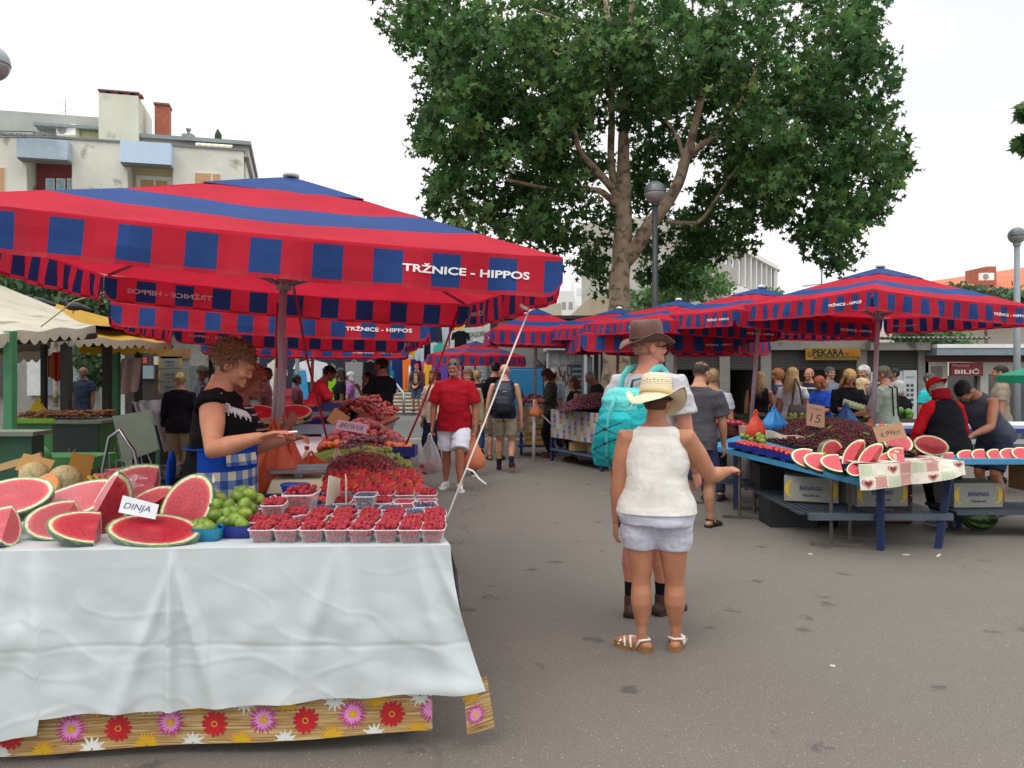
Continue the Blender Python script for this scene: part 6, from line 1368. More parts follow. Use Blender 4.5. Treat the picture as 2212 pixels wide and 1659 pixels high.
cd2=thing('cardboard_sign','cardboard sign with faded handwriting at the far left of the melons','sign',PX(72,1012,4.35),rot=(R(-30),R(14),R(4)));MB().box((0,0,.02),(.17,.004,.10),0).build('board',CARD,cd2);hand_text('COFAN',.07,.025,hexmat('#4a4030',.8),cd2,-.004,0,.02)
BAN=mat('banana_yellow','#b8902c',.5,var=.2,vs=25,stain=(30,.62,'#7a5a2c'))
def banana(label,p,rz,n=4,green=False):
 o=thing('banana_hand',label,'bananas',p,rz)
 for i in range(n):
  a=(i-n/2)*.28;MB().tube([V((-.07+.14*t+.01*i,-.032*i+.02*t,-.02+.055*math.sin(math.pi*t)+.006*(i%2)))for t in(0,.25,.5,.75,1)],[.004,.011,.0135,.012,.004],8).build('banana',BAN,o,True)
banana('bananas with a red ribbon behind the front watermelons',PX(262,1040,4.3),.5,4);banana('bananas lying by the brown cardboard sign',PX(135,1040,4.4),1.2,3);banana('bananas lying right of the brown cardboard sign',PX(215,1042,4.45),-.9,3)
rbn=MB();rg=rgx(5)
for i in range(16):p=V((rg.uniform(-.05,.05),rg.uniform(-.03,.03),rg.uniform(-.02,.03)));ribbon(rbn,[p,p+V((rg.uniform(-.05,.07),rg.uniform(-.03,.02),rg.uniform(-.01,.03))),p+V((rg.uniform(-.07,.10),rg.uniform(-.03,.02),rg.uniform(-.04,.02)))],.010,V((0,-1,.5)))
rb_=rbn.build('ribbon',hexmat('#c0283c',.3));rb_.location=PX(245,1030,4.28);tag(rb_,'crumpled shiny red ribbon on the bananas','ribbon')
for i,(xd,d)in enumerate(((20,4.7),(60,4.75))):pass
tag(MB().box((0,0,0),(.5,.02,.04),0,(0,R(-16),0)).build('wooden_plank',hexmat('#b89c6c',.8)),'pale wooden crate slat at the left edge behind the melons','plank');[q for q in col.objects if q.name.startswith('wooden_plank')][-1].location=PX(0,1010,4.6)
# ---- things around the scale
SCM=hexmat('#cfc4a6',.5,var=.06);SCN=hexmat('#1c2458',.4)
sc_=thing('shop_scale','cream market scale with a steel weighing plate beside the cherries','scale',(XX(645,4.75),4.75,tz+.02),R(8))
MB().box((0,0,.045),(.34,.30,.09),taper=.82).build('body',SCM,sc_,bevel=.008);MB().box((0,0,.006),(.37,.33,.02)).build('base',SCN,sc_,bevel=.004)
MB().bx((-.15,-.12,.125),(.17,.14,.13)).bx((-.15,-.12,.131),(-.145,.14,.15)).bx((.165,-.12,.131),(.17,.14,.15)).bx((-.145,.135,.131),(.165,.14,.15)).bx((-.145,-.12,.131),(.165,-.115,.145)).tube([(0,0,.09),(0,0,.125)],.03,10).build('weighing_plate',hexmat('#9aa0a4',.25,metal=.8),sc_);MB().box((.05,-.152,.055),(.05,.004,.02)).build('sticker',hexmat('#d8d820',.5),sc_)
tub=MB().loft([(0,0,0,.055,.042),(0,0,.055,.066,.05)],20,p=5);tub.f.pop();tub.m.pop();tub.loft([(0,0,.050,.070,.054),(0,0,.060,.070,.054)],20,p=5);o=tub.build('plastic_tub',hexmat('#1a4cb4',.35,var=.1),None,True);o.location=(XX(630,4.35),4.4,tz+.06);tag(o,'bright blue lidded tub in front of the scale','tub')
crate_tray(XX(660,4.35),4.35,tz,.30,.2,.05,'dark blue tray holding a spatula in front of the scale')
cup=thing('coffee_cup','white cup with coffee grounds next to the raspberry tray','cup',(XX(609,4.12),4.12,tz+.03));b=MB().loft([(0,0,0,.024,.024),(0,0,.015,.030,.030),(0,0,.055,.042,.042),(0,0,.057,.039,.039),(0,0,.045,.036,.036)],24);b.f.pop();b.m.pop();b.build('bowl',hexmat('#e8e8e4',.15),cup,True)
MB().loft([(0,0,.044,.036,.036),(0,0,.046,.035,.035)],20).build('coffee',hexmat('#6a5038',.7),cup);MB().tube([(-.034,0,.048),(-.062,0,.046),(-.064,0,.026),(-.030,0,.016)],.0045,8).build('handle',hexmat('#e8e8e4',.15),cup,True)
bot=thing('drink_bottle','plastic bottle with red cap and label behind the scale','bottle',(XX(663,5.5),5.5,tz));MB().loft([(0,0,0,.034,.034),(0,0,.12,.036,.036),(0,0,.15,.034,.034),(0,0,.185,.014,.014),(0,0,.20,.013,.013)],20).build('bottle',plastic_mat('pet',(.9,.8,.7),.3,.1),bot,True);MB().loft([(0,0,.03,.037,.037),(0,0,.10,.0375,.0375)],20).build('label_wrap',hexmat('#8a1c2c',.5),bot);MB().tube([(0,0,.198),(0,0,.222)],.017,14).build('lid',hexmat('#d02438',.4),bot)
bo2=dup(bot,(XX(728,5.9),5.9,tz),0,'small pale bottle with a red cap beside the green grapes',sc=.85)
def card(label,xd,yd,d,w,h,s,rot,c='#b8a4a0',par=None,cls='price_card',sz=.55):
 o=thing(cls,label,'price card',PX(xd,yd,d),rot=[R(a)for a in rot]);MB().box((0,0,0),(w,.003,h)).build('card',hexmat(c,.8),o)
 if s:hand_text(s,w*.75,h*sz,hexmat('#3a3236',.8),o,-.003)
 return o
card('pinkish card reading BRESKVA propped on the peach pyramid',760,922,6.9,.27,.10,'BRESKVA',(-40,10,0),'#b89cb0');card('blank brown card stuck in the top of the peach pyramid',731,905,7.5,.17,.15,None,(-20,35,10),'#8a5a34')
for xd,l,rz in((719,'left of two thin upright price cards in the blueberries',78),(747,'right of two thin upright price cards in the blueberries',104)):o=thing('price_card',l,'price card',PX(xd,1070,4.12),rot=(0,R(14 if rz<90 else-8),R(rz)));MB().box((0,0,0),(.14,.004,.19)).build('card',hexmat('#cfc4b4',.8),o)
o=card('small folded white card by the cup',594,1085,3.95,.03,.07,None,(-10,-20,10),'#d8dce0')
for i,(xd,yd,d,w,h,c,l)in enumerate(((592,915,4.85,.34,.52,'#dc5a2c','orange plastic bag hanging in front of the older woman'),(622,925,5.0,.26,.46,'#d84a20','darker orange plastic bag hanging next to the older woman'),(672,985,5.35,.36,.13,'#e0683c','crumpled orange bag lying behind the scale'))):
 bag(l,PX(xd,yd,d),w,h,c,1.0,None,i+40,rz=.3)
gj=tag(MB().loft([(0,0,0,.045,.045),(0,0,.14,.05,.05)],20).build('clear_jar',plastic_mat('jar',(.95,.95,1),.25,.1),None,True),'clear plastic jar behind the figs','jar');gj.location=(XX(528,4.15),4.15,tz)
CHR=hexmat('#8a9094',.25,metal=.9)
ch=thing('metal_chair','steel chair with a curved slatted back behind the seller','chair',(XX(280,5.3),5.3,0))
MB().tube([(-.18,0,.45),(-.19,.02,.95),(-.15,.03,1.17),(-.08,.03,1.22),(.02,.02,1.08),(.09,.0,.80),(.10,-.02,.45)],.013,8).build('back_frame',CHR,ch,True)
for i in range(5):MB().tube([(-.14+i*.04,.02,.55),(-.15+i*.045,.03,1.05-i*.03)],.005,5).build('back_slat',CHR,ch)
MB().loft([(-.02,-.2,.44,.22,.22),(-.02,-.2,.46,.22,.22)],20,p=4).build('seat',CHR,ch)
for s,t_ in((-.2,0),(.15,0),(-.2,-.38),(.15,-.38)):MB().tube([(s,t_,0),(s*.9,t_,.45)],.012,8).build('leg',CHR,ch)
rt=thing('round_table','round steel cafe table with dark things on it behind the seller','table',(XX(325,4.95),4.95,0));MB().tube([(0,0,.985),(0,0,1.0)],.26,30).build('table_top',CHR,rt,True);MB().tube([(0,0,0),(0,0,.985)],.03,10).build('leg',CHR,rt)
bgk=remesh(MB().sph((0,0,0),(.17,.12,.06),16).sph((.08,0,.03),(.08,.1,.05),12),'black_bag',[hexmat('#14151a',.5,var=.3,bump=.6,bs=14)],.008,2,disp=.02,ds=12);bgk.location=(XX(372,4.7),4.7,1.0);tag(bgk,'black bag slumped behind the pink watermelon piece','bag')
# ------------------------------------------------------------------ right hand stall: blue tables, cherry mound, melons
BLUE=hexmat('#142a55',.5,var=.2,vs=7);LBL=mat('light_blue_top','#3c86b0',.5,var=.15,vs=6,stain=(9,.62,'#2b5f80'));RUST=hexmat('#5a524a',.7,var=.3,vs=12)
def leg_t(o,x,y,h,m=BLUE,w=.05,name='leg',slant=0):put(MB().tube([(x,y,0),(x+slant,y,h)],w/2,4,0),name,m,o,root=o)
rt_=thing('blue_market_table','blue steel market table under the big cherry mound, with a mesh shelf','table',(3.2,8,0))
put(MB().quad([(2.95,7.15,.78),(4.05,7.2,.78),(4.3,10.2,.80),(2.3,10.2,.80)]).quad([(2.95,7.15,.74),(2.3,10.2,.76),(4.3,10.2,.76),(4.05,7.2,.74)]).quad([(2.95,7.15,.74),(4.05,7.2,.74),(4.05,7.2,.78),(2.95,7.15,.78)]).quad([(2.3,10.2,.76),(2.95,7.15,.74),(2.95,7.15,.78),(2.3,10.2,.80)]),'table_top',BLUE,rt_,root=rt_)
for x,y,sl in((3.32,7.18,0),(3.88,7.26,.12),(2.62,9.3,0),(4.2,9.6,0),(3.1,10.1,0)):leg_t(rt_,x,y,.76,BLUE,.078,slant=sl)
sh_=MB().bx((2.7,7.22,.26),(4.0,7.28,.32)).bx((2.45,9.55,.26),(4.1,9.6,.32));
for i in range(34):sh_.bx((2.62,7.3+i*.068,.30),(3.98,7.306+i*.068,.305))
for i in range(20):sh_.bx((2.66+i*.068,7.28,.306),(2.666+i*.068,9.56,.31))
put(sh_,'shelf',hexmat('#4a5560',.6,var=.2),rt_,root=rt_);put(MB().tube([(2.66,9.5,.29),(3.32,7.18,.29)],.028,4),'shelf_rail',BLUE,rt_,root=rt_)
A0,A1=V((2.27,9.15,.76)),V((3.10,6.92,.645));dv=(A1-A0);nb=V((.90,.36,.0)).normalized()
wt=thing('trestle_board','light blue trestle board along the aisle carrying berries and watermelon','table',(2.7,8.1,0))
def bpz(u,v,dz=0):p=A0+dv*u+nb*(.40*v);return V((p.x,p.y,p.z+.10*v+dz))
b=MB().grid(lambda u,v:bpz(u,v),10,3).grid(lambda u,v:bpz(u,v,-.035),10,3)
k=len(b.v);n_=12
for i in range(n_+1):q=bpz(i/n_,0);b.v+=[tuple(q+V((-.012,-.005,.008))),tuple(q+V((-.012,-.005,-.045)))]
for i in range(n_):b.f.append((k+2*i,k+2*i+1,k+2*i+3,k+2*i+2));b.m.append(0)
b.quad([bpz(1,0,.008),bpz(1,0,-.045),bpz(1,1,-.045),bpz(1,1,.008)]);put(b,'board',LBL,wt,root=wt)
for x,y,h in((2.49,8.72,.72),(2.94,7.34,.63),(2.75,9.05,.72),(3.2,7.55,.63)):
 leg_t(wt,x,y,h,RUST,.034)
for x,y in((2.49,8.72),(2.94,7.34),(2.75,9.25),(3.25,7.66),(2.2,9.7)):put(MB().box((x+.03,y,.015),(.42,.05,.03),rot=(0,0,R(-14))),'foot',RUST,wt,root=wt)
put(MB().tube([(2.49,8.72,.34),(2.75,9.05,.34)],.012,4).tube([(2.94,7.34,.26),(3.2,7.55,.26)],.012,4),'brace',RUST,wt,root=wt)
CHK=[hexmat('#d6d0c0',.6),hexmat('#a8bc98',.6),hexmat('#b8343c',.6),hexmat('#7c1c28',.6),hexmat('#8a7a70',.6)]
def patch_cloth(name,label,P_,L_,H_,cols,n,m,mats,cat='tablecloth',seed=0,small=False):
 """P_(s,t) gives the surface, s metres along, t metres down; patches of gingham, hearts and plain"""
 o=thing(name,label,cat,P_(L_/2,0));base=MB().grid(lambda u,v:P_(u*L_,v*H_),max(20,n*6),8);put(base,'cloth',mats[0],o,True,root=o);d=MB();rg=rgx(seed);a=L_/n;bb=H_/m
 nn=V((0,0,1))
 def Q(s,t,k=1):p=P_(s,t);e=.01;nrm=(P_(s+e,t)-p).cross(P_(s,t+e)-p).normalized();nrm=-nrm if nrm.y>0 and abs(nrm.y)>.1 else nrm;nrm=-nrm if nrm.z<-.5 else nrm;return p+nrm*.0022*k
 for i in range(n):
  for j in range(m):
   c=cols[(i+j*2+rg.randint(0,0))%len(cols)];s0,t0=i*a,j*bb
   if c=='g' or c=='r':
    mi=1 if c=='g' else 2;q=7
    for x in range(q):
     for y in range(q):
      if(x+y)%2==0:f=lambda X,Y:Q(s0+a*(.06+.88*X/q),t0+bb*(.06+.88*Y/q));d.quad([f(x,y),f(x+1,y),f(x+1,y+1),f(x,y+1)],mi)
   elif c=='h':
    for kk,mi,sc in((1,2,1.0),(1.7,0,.82),(2.4,3,.68)):d.quad([Q(s0+a*.5+a*.40*sc*(math.sin(t)**3),t0+bb*.5-bb*.40*sc*(.8125*math.cos(t)-.3125*math.cos(2*t)-.125*math.cos(3*t)),kk)for t in np.linspace(0,2*math.pi,20,endpoint=False)],mi)
   elif isinstance(c,int):d.quad([Q(s0+a*.08,t0+bb*.08),Q(s0+a*.92,t0+bb*.08),Q(s0+a*.92,t0+bb*.92),Q(s0+a*.08,t0+bb*.92)],c)
 put(d,'printed_pattern',mats,o,False,root=o);return o
K0,K1,K2=V((3.02,6.98,.79)),V((4.02,7.15,.80)),V((0,0,0))
def PH(s,t):u=s/1.02;p=K0.lerp(K1,min(1.05,u));f=.03*math.sin(s*9)+.015*math.sin(s*23);return V((p.x+.02*t,p.y-.03-f*min(1,t*6)-.14*t,p.z+.012-t*(.93-.25*u)*(1-.25*math.exp(-((u-1)/.2)**2))))
patch_cloth('patterned_cloth','cloth printed with hearts and gingham hanging from the cherry table corner',PH,1.04,.24,['g',0,'h','r','g','r',0,'h'],8,2,CHK,seed=1)
def PT(s,t):return V((3.0+s*.97+t*.03,6.98+s*.12+t*1.0,.806+.004*math.sin(s*20+t*9)))
patch_cloth('patterned_cloth','printed cloth lying flat under the watermelon pieces at the corner',PT,1.04,.55,['g','h',0,'r'],7,4,CHK,seed=2)
def PS(s,t):p=A0+dv*(s/2.38)+nb*.42;return V((p.x+t*.05-.01,p.y+.03*t,p.z+.115+.10-t*.85+.012*math.sin(s*14)))
patch_cloth('patterned_cloth','strip of printed cloth between the berries and the cherry mound',PS,2.3,.12,['r',0,2,'g',0,3],14,1,CHK,seed=3)
def cw(y):w_=min(.80,.36+.27*(y-7.6));return w_,3.08-.25*(y-7.75)+w_
def cxy(rg):y=rg.uniform(7.45,9.7);w_,c_=cw(y);return c_+rg.uniform(-w_,w_),y
def cm(x,y):u=(y-8.7)/1.4;w_,cx_=cw(y);w_*=1.05;q=abs(x-cx_)/w_;return .80+.285*max(0,1-q**1.7)**.8*max(0,1-abs(u)**2.4)**.7+.012*noise.noise(V((x*5,y*5,0)))
rgm=rgx(77);pts=mound(4200,cxy,cm,.0125,14,6)
b=MB();src=cherry_b();sm_=MB().sph((0,0,0),(.0125,.0125,.0118),7);sm2=MB().sph((0,0,0),(.0125,.0125,.0118),7).tube([(0,0,.010),(.006,.004,.026),(.017,.007,.036)],.0012,3,1)
for p in pts:b.add(sm2 if rgm.random()<.22 else sm_,Mx(p,(rgm.uniform(-1,1),rgm.uniform(-1,1),rgm.uniform(0,6)),(1.12,)*3))
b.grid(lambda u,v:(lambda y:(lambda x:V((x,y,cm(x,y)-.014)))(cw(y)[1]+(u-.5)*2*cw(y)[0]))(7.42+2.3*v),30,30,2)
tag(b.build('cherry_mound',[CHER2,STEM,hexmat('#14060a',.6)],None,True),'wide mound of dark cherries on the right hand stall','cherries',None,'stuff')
lb=MB()
for i in range(34):x,y=cxy(rgm);M=Mx((x,y,cm(x,y)+.02),(rgm.uniform(-.5,.9),rgm.uniform(-.6,.6),rgm.uniform(0,6)),(1,1,1));lb.quad([M@V((c*.024,s*.050,.008*abs(c)))for c,s in OV])
tag(lb.build('cherry_leaves',hexmat('#5f7c3c',.6),None,False),'green leaves strewn over the cherry mound','leaves',None,'stuff')
o=card('brown cardboard price sign 15 stuck in the cherry mound',1762,898,8.3,.20,.24,None,(-18,10,6),'#94705c');hand_text('15',.11,.09,hexmat('#3a2a26',.8),o,-.003,0,-.03);hand_text('Trešnje',.14,.03,hexmat('#3a2a26',.8),o,-.003,0,.07)
o=card('brown cardboard sign 6,99 kn leaning on the watermelon half',1912+10,934,7.3,.26,.15,None,(-22,-12,-6),'#a07a5c');hand_text('6,99kn',.17,.055,hexmat('#2a2220',.8),o,-.003,0,-.01)
pts=mound(150,lambda rg:tuple(bpz(rg.uniform(.18,.78),rg.uniform(.08,.5)))[:2],lambda x,y:.80-.045*(9.15-y)+.045,.018,15)
scatter(pts,'strawberry',M_STRAW,'strawberry in the dark blue trays on the right hand blue board','strawberry','strawberries on the right hand board',300,16,smin=.95,smax=1.2)
for i,u in enumerate((.20,.29,.38,.47,.56,.65)):p=bpz(u,.22,.012);crate_tray(p.x,p.y,p.z,.19,.22,.055,'small dark blue tray of strawberries along the edge of the right hand board',group='blue trays along the right hand board',rz=R(-66))
pts=[tuple(bpz(u,v,.05+dz))for u,v,dz in((.66,.2,0),(.69,.3,.02),(.72,.2,0),(.75,.12,0),(.68,.12,0),(.71,.28,.05),(.74,.26,.03),(.78,.2,0),(.70,.18,.045),(.8,.1,0),(.28,.55,.02),(.24,.62,.02),(.20,.55,.01),(.16,.6,.02),(.22,.7,.05),(.12,.62,.02),(.26,.66,.04))]
scatter(pts,'green_fig',M_FIG,'green fig in the clear bowls on the right hand board','fig','green figs on the right hand board',300,17,smin=1.1,smax=1.3)
pts=mound(60,lambda rg:(rg.uniform(2.28,2.85),rg.uniform(9.3,10.1)),lambda x,y:.86+.14*max(0,1-((x-2.55)/.4)**2),.036,18);scatter(pts,'nectarine',M_NECT,'shiny red nectarine on the heap beside the grey t-shirt man','nectarine','nectarines on the right hand stall',300,18,smin=1,smax=1.15)
pts=mound(60,lambda rg:(rg.uniform(2.1,2.75),rg.uniform(11.2,11.8)),lambda x,y:.93+.10*max(0,1-((x-2.4)/.5)**2),.03,19)
CU=mat('cucumber_green','#24401e',.4,var=.2);cu=mbmesh(MB().tube([(-.11,0,0),(-.05,.005,0),(.05,.005,0),(.11,0,0)],[.012,.020,.020,.012],8,cap='round'),'courgette',[CU]);rg=rgx(2)
for i in range(34):tag(mesh_obj('courgette',cu,(3.15+rg.uniform(-.3,.3),11.2+rg.uniform(-.15,.15),.90+.02*(i%6)),(0,0,rg.uniform(-.25,.25)),1.25),'dark green courgette in the pile behind the cherry mound','courgette','courgettes behind the cherry mound')
for xd,yd,d,c,w,h,l,op in((1633,903,8.9,'#d8482a',.24,.30,'bright orange bag standing by the blue bag behind the cherries',1.0),(1672,895,9.0,'#1f7fc4',.34,.26,'bright blue plastic bag behind the cherry mound',1.0),(1880,925,8.4,'#dd6438',.30,.34,'orange bags tied around the right umbrella pole',1.0),(1905,930,8.2,'#d8502a',.24,.32,'orange bag hanging in front of the right umbrella pole',1.0),(1828,885,10.6,'#3a6fb0',.36,.36,'white and blue carrier bag of the woman with the egg box',1.0)):bag(l,PX(xd,yd-12,d),w,h,c,op,None,int(xd))
def rm(kind,xd,yd,d,rot,sc,label,wrap=False):return melon(kind,label,PX(xd,yd,d),rot,sc,wrap)
rm('cross',1798,976,7.62,(0,0,-80),.86,'round pinkish watermelon half facing the aisle, in front of the cherries',True)
for xd,yd,d,r_,l in((1748,990,7.28,(48,12,-18),'first cut watermelon wedge at the left of the corner row'),(1775,998,7.15,(44,10,-12),'second cut watermelon wedge in the corner row'),(1812,1000,7.05,(40,4,-6),'third cut watermelon wedge in the corner row, lying low')):rm('chunk',xd,yd,d,r_,.80,l)
rm('wedge',1848,984,7.15,(60,-60,4),.82,'upright watermelon slice left of the pair on the corner');rm('wedge',1884,990,7.05,(58,-52,6),.82,'upright watermelon slice right of the pair on the corner');rm('chunk',1852,1012,6.98,(52,-20,10),.5,'small watermelon piece at the foot of the upright slices')
rm('half',1940,955,7.5,(62,6,8),.78,'large watermelon half behind the 6,99 sign',True);rm('chunk',1950,985,7.2,(52,8,-8),.68,'wrapped watermelon piece on the printed cloth corner',True);rm('wedge',1918,990,7.2,(50,-30,0),.6,'pointed watermelon piece beside the printed cloth')
rm('half',2012,962,7.7,(58,8,-14),.80,'long wrapped watermelon half in front of the red capped seller',True)
for i,(xd,yd)in enumerate(((1998,990),(2030,996),(2062,997),(2098,992),(2128,990),(2160,990),(2190,988),(2215,986))):rm('chunk',xd,yd-4,7.75,(50,6,-8+5*(i%3)),.66,'watermelon wedge number %s from the left in the long right hand row'%('one','two','three','four','five','six','seven','eight')[i])
r2_=thing('blue_market_table','second blue market table carrying the long row of watermelon wedges','table',(5,7.9,0))
put(MB().bx((4.05,7.62,.72),(5.9,8.35,.77)),'table_top',LBL,r2_,root=r2_);put(MB().bx((4.3,7.7,.22),(5.9,8.3,.25)),'shelf',hexmat('#3a4450',.6),r2_,root=r2_)
for x in(4.6,5.8):leg_t(r2_,x,8.2,.72,BLUE,.07)
r3_=thing('blue_market_table','blue and white striped stall front behind the tank top man','table',(5.2,10.6,0));put(MB().bx((4.6,10.4,.85),(7.2,11.2,.90)),'table_top',hexmat('#c4ccd4',.5),r3_,root=r3_)
for i in range(3):put(MB().bx((4.6,10.36,.80-i*.14),(7.2,10.40,.86-i*.14)),'slat',hexmat('#1c3a8c' if i%2==0 else '#b4bcc8',.5),r3_,root=r3_)
for x in(4.7,7.1):leg_t(r3_,x,10.9,.85,BLUE,.07)
vg=MB();rg=rgx(9)
r4_=thing('vegetable_stall','long vegetable stall with greens behind the cherry mound','table',(4,12.0,0));put(MB().bx((2.7,11.0,.82),(5.6,11.9,.88)),'table_top',hexmat('#5f5a4c',.7),r4_,root=r4_);put(MB().bx((2.7,10.96,.55),(5.6,11.0,.95)),'front_board',hexmat('#4a3a2a',.7),r4_,root=r4_)
for x in(2.8,5.5):leg_t(r4_,x,11.5,.82,BLUE,.07)
for l,x0,x1,y0,z0,c,r_,nn in(('leafy greens beside the courgettes behind the cherries',2.78,3.05,11.6,.98,'#3f6a2c',.045,30),('pale green peppers in front of the blond women',3.95,4.35,11.4,.93,'#8f9c4c',.03,36),('potatoes and turnips by the white haired man',5.0,5.55,11.5,.92,'#b89c5c',.04,30),('green lettuce heads by the butcher side',5.2,5.9,11.8,.98,'#4f7c34',.07,14),('sunny yellow flowers in a white bucket',2.62,2.78,10.9,1.08,'#b88a1c',.03,26)):
 b=MB()
 for i in range(nn):b.sph((rg.uniform(x0,x1),y0+rg.uniform(-.12,.12),z0+rg.uniform(-.04,.05)),r_*rg.uniform(.8,1.2),7)
 tag(b.build('vegetable_pile',hexmat(c,.6,var=.3),None,True),l,'vegetables',None,'stuff')
bk=MB().loft([(2.7,10.85,.84,.08,.08),(2.7,10.85,1.04,.10,.10)],20);tag(bk.build('bucket',hexmat('#c8cac8',.4),None,True),'white bucket of yellow flowers behind the nectarines','bucket')
def banana_box(label,x,y,z,rz=0,w=.5,d=.38,h=.24,text='BANANAS',tc='#1c2c6c',band=True,body='#8f9088',group=None):
 o=thing('banana_box',label,'cardboard box',(x,y,z),rz);MB().box((0,0,h/2),(w,d,h)).build('box',hexmat(body,.8,var=.08),o);y_=-d/2-.002
 if band:
  for s in(-1,1):
   b=MB();[b.quad([(s*w*.34+s*math.cos(a)*r1,y_,h*.5+math.sin(a)*r2)for a,r1,r2 in((a0,.075,.09),(a0+.36,.075,.09),(a0+.36,q1,.07),(a0,q0,.07))])for a0,q0,q1 in((-1.44+.36*k,.075-.042*math.sin(k*math.pi/8),.075-.042*math.sin((k+1)*math.pi/8))for k in range(8))];b.build('printed_banana',hexmat('#d0a81c',.6),o)
 t=text_mb(text,w*.42,.045,.02);t.v=[(xx,y_-.001,h*.55+z_)for xx,_,z_ in t.v];t.build('lettering',hexmat(tc,.6),o);t=text_mb('PREMIUM',w*.3,.022,.01);t.v=[(xx,y_-.001,h*.25+z_)for xx,_,z_ in t.v];t.build('lettering',hexmat(tc,.6),o);return o
banana_box('printed banana carton on the shelf left, under the cherry table',3.0,8.0,.33,R(-20));banana_box('printed banana carton on the shelf right, under the cherry table',3.5,7.75,.33,R(4));banana_box('banana carton under the far right table near the whole watermelons',4.62,8.1,.26,R(3),text='BANANAS',tc='#24306c')
banana_box('plain brown fruit carton at the right edge under the table',5.35,8.0,.42,0,text='FRUIT',band=False,body='#9c7444');
for i,(x,y,z)in enumerate(((2.95,8.9,.31),(3.45,8.9,.31),(3.1,9.0,0),(3.6,8.4,0),(2.9,8.4,0))):tag(MB().box((x,y,z+.14),(.48,.38,.27)).build('plastic_crate',hexmat('#16181c',.6)),'black plastic crate in the shade under the cherry table, %s'%('upper left','upper right','back on the ground','near right on the ground','near left on the ground')[i],'crate')
for i,(x,y,z,l)in enumerate(((3.9,8.6,0,'lower brown slatted crate behind the corner post'),(3.9,8.6,.3,'upper brown slatted crate behind the corner post'))):
 o=thing('wooden_crate',l,'crate',(x,y,z));
 for k in range(4):MB().bx((-.32,-.2,.02+k*.07),(.32,-.185,.075+k*.07)).bx((-.32,.185,.02+k*.07),(.32,.2,.075+k*.07)).build('slat',hexmat('#5c3428',.8,var=.2),o)
 MB().bx((-.32,-.185,0),(-.30,.185,.29)).bx((.30,-.185,0),(.32,.185,.29)).build('end_panel',hexmat('#4c2c22',.8),o)
for i,(x,y,l)in enumerate(((4.72,8.05,'whole watermelon in deep shade under the right table'),(5.2,7.75,'striped whole watermelon on the ground at the right edge'),(5.55,8.1,'whole watermelon half cut off by the right edge'))):melon('whole',l,(x,y,.15 if i<2 else .38),(0,0,20+i*50),1.05)
for i,(xd,yd)in enumerate(((630,1100),(640,1160))):pass
rg=rgx(4);
for x,y,rz,ln_,l in((3.72,6.95,.9,.12,'pale wooden splinter on the ground by the corner post'),(3.45,6.98,.1,.06,'short white paper strip on the ground by the corner post'),(1.75,4.35,-.6,.025,'white cigarette end on the open asphalt'),(2.62,7.0,.2,.04,'tiny white scrap of paper on the ground near the trestle feet')):o=MB().box((0,0,.006),(ln_,.016,.008)).build('litter',hexmat('#c8c2a8',.8));o.location=(x,y,0);o.rotation_euler[2]=rz;tag(o,l,'litter')
gp=thing('green_parasol','green parasol edge poking in at the right side','umbrella',(XX(2265,9.5),9.5,0));b=MB();c_=V((0,0,1.72));n_=8
for k in range(n_):
 a0,a1=2*math.pi*k/n_,2*math.pi*(k+1)/n_;p0,p1=V((.55*math.cos(a0),.55*math.sin(a0),1.56)),V((.55*math.cos(a1),.55*math.sin(a1),1.56));b.quad([c_,p0,p1]);b.quad([p0,p0-V((0,0,.09)),p1-V((0,0,.09)),p1])
b.build('canopy',mat('green_canopy','#12906c',.7,transl=.3),gp);MB().tube([(0,0,0),(0,0,1.7)],.018,8).build('pole',POLEW,gp)
# ---- centre tables by the kiosk
t1=thing('blue_market_table','table with a fruit patchwork cloth and a cherry heap by the kiosk','table',(1.3,13.8,0));ax,ay,bx_,by_=XX(1190,14.3),14.3,XX(1300,12.75),12.75
def PK(s,t):u=s/1.9;f=.02*math.sin(s*8);return V((ax+(bx_-ax)*u-.35*f,ay+(by_-ay)*u-.03-f*min(1,t*5),.93-t))
put(MB().quad([(ax,ay,.93),(bx_,by_,.93),(bx_+.9,by_+.45,.93),(ax+.9,ay+.6,.93)]),'table_top',BLUE,t1,root=t1);put(MB().quad([(ax,ay,.22),(bx_,by_,.22),(bx_+.9,by_+.45,.22),(ax+.9,ay+.6,.22)]).tube([(ax,ay,.2),(bx_,by_,.2)],.03,4),'shelf',hexmat('#33445c',.6),t1,root=t1)
for x,y in((ax+.02,ay),(bx_,by_),(ax+.85,ay+.55),(bx_+.85,by_+.4)):leg_t(t1,x,y,.93,BLUE,.07)
patch_cloth('fruit_print_cloth','white cloth printed with little fruit squares on the kiosk table',PK,1.95,.50,[0,1,0,2,0,3,0,4,0],17,6,[hexmat('#a9acb8',.6),hexmat('#c09a2c',.6),hexmat('#4c6f9c',.6),hexmat('#b8543c',.6),hexmat('#8c9a30',.6)],seed=4)
pts=mound(900,lambda rg:(rg.uniform(ax+.1,bx_+.75),rg.uniform(13.0,14.4)),lambda x,y:.95+.27*max(0,1-((x-1.45)/.62)**2)*max(0,1-((y-13.7)/.8)**2),.02,21,6)
b=MB();s_=MB().sph((0,0,0),.018,6)
for p in pts:b.add(s_,Matrix.Translation(p))
b.grid(lambda u,v:V((ax+.1+1.5*u,13.0+1.4*v,.935+.27*max(0,1-((ax+.1+1.5*u-1.45)/.62)**2)*max(0,1-((13.0+1.4*v-13.7)/.8)**2))),14,14);tag(b.build('cherry_mound',mat('mauve_cherry',(.10,.014,.026),.3,rnd=.6),None,True),'cone of dark cherries on the fruit printed kiosk table','cherries',None,'stuff')
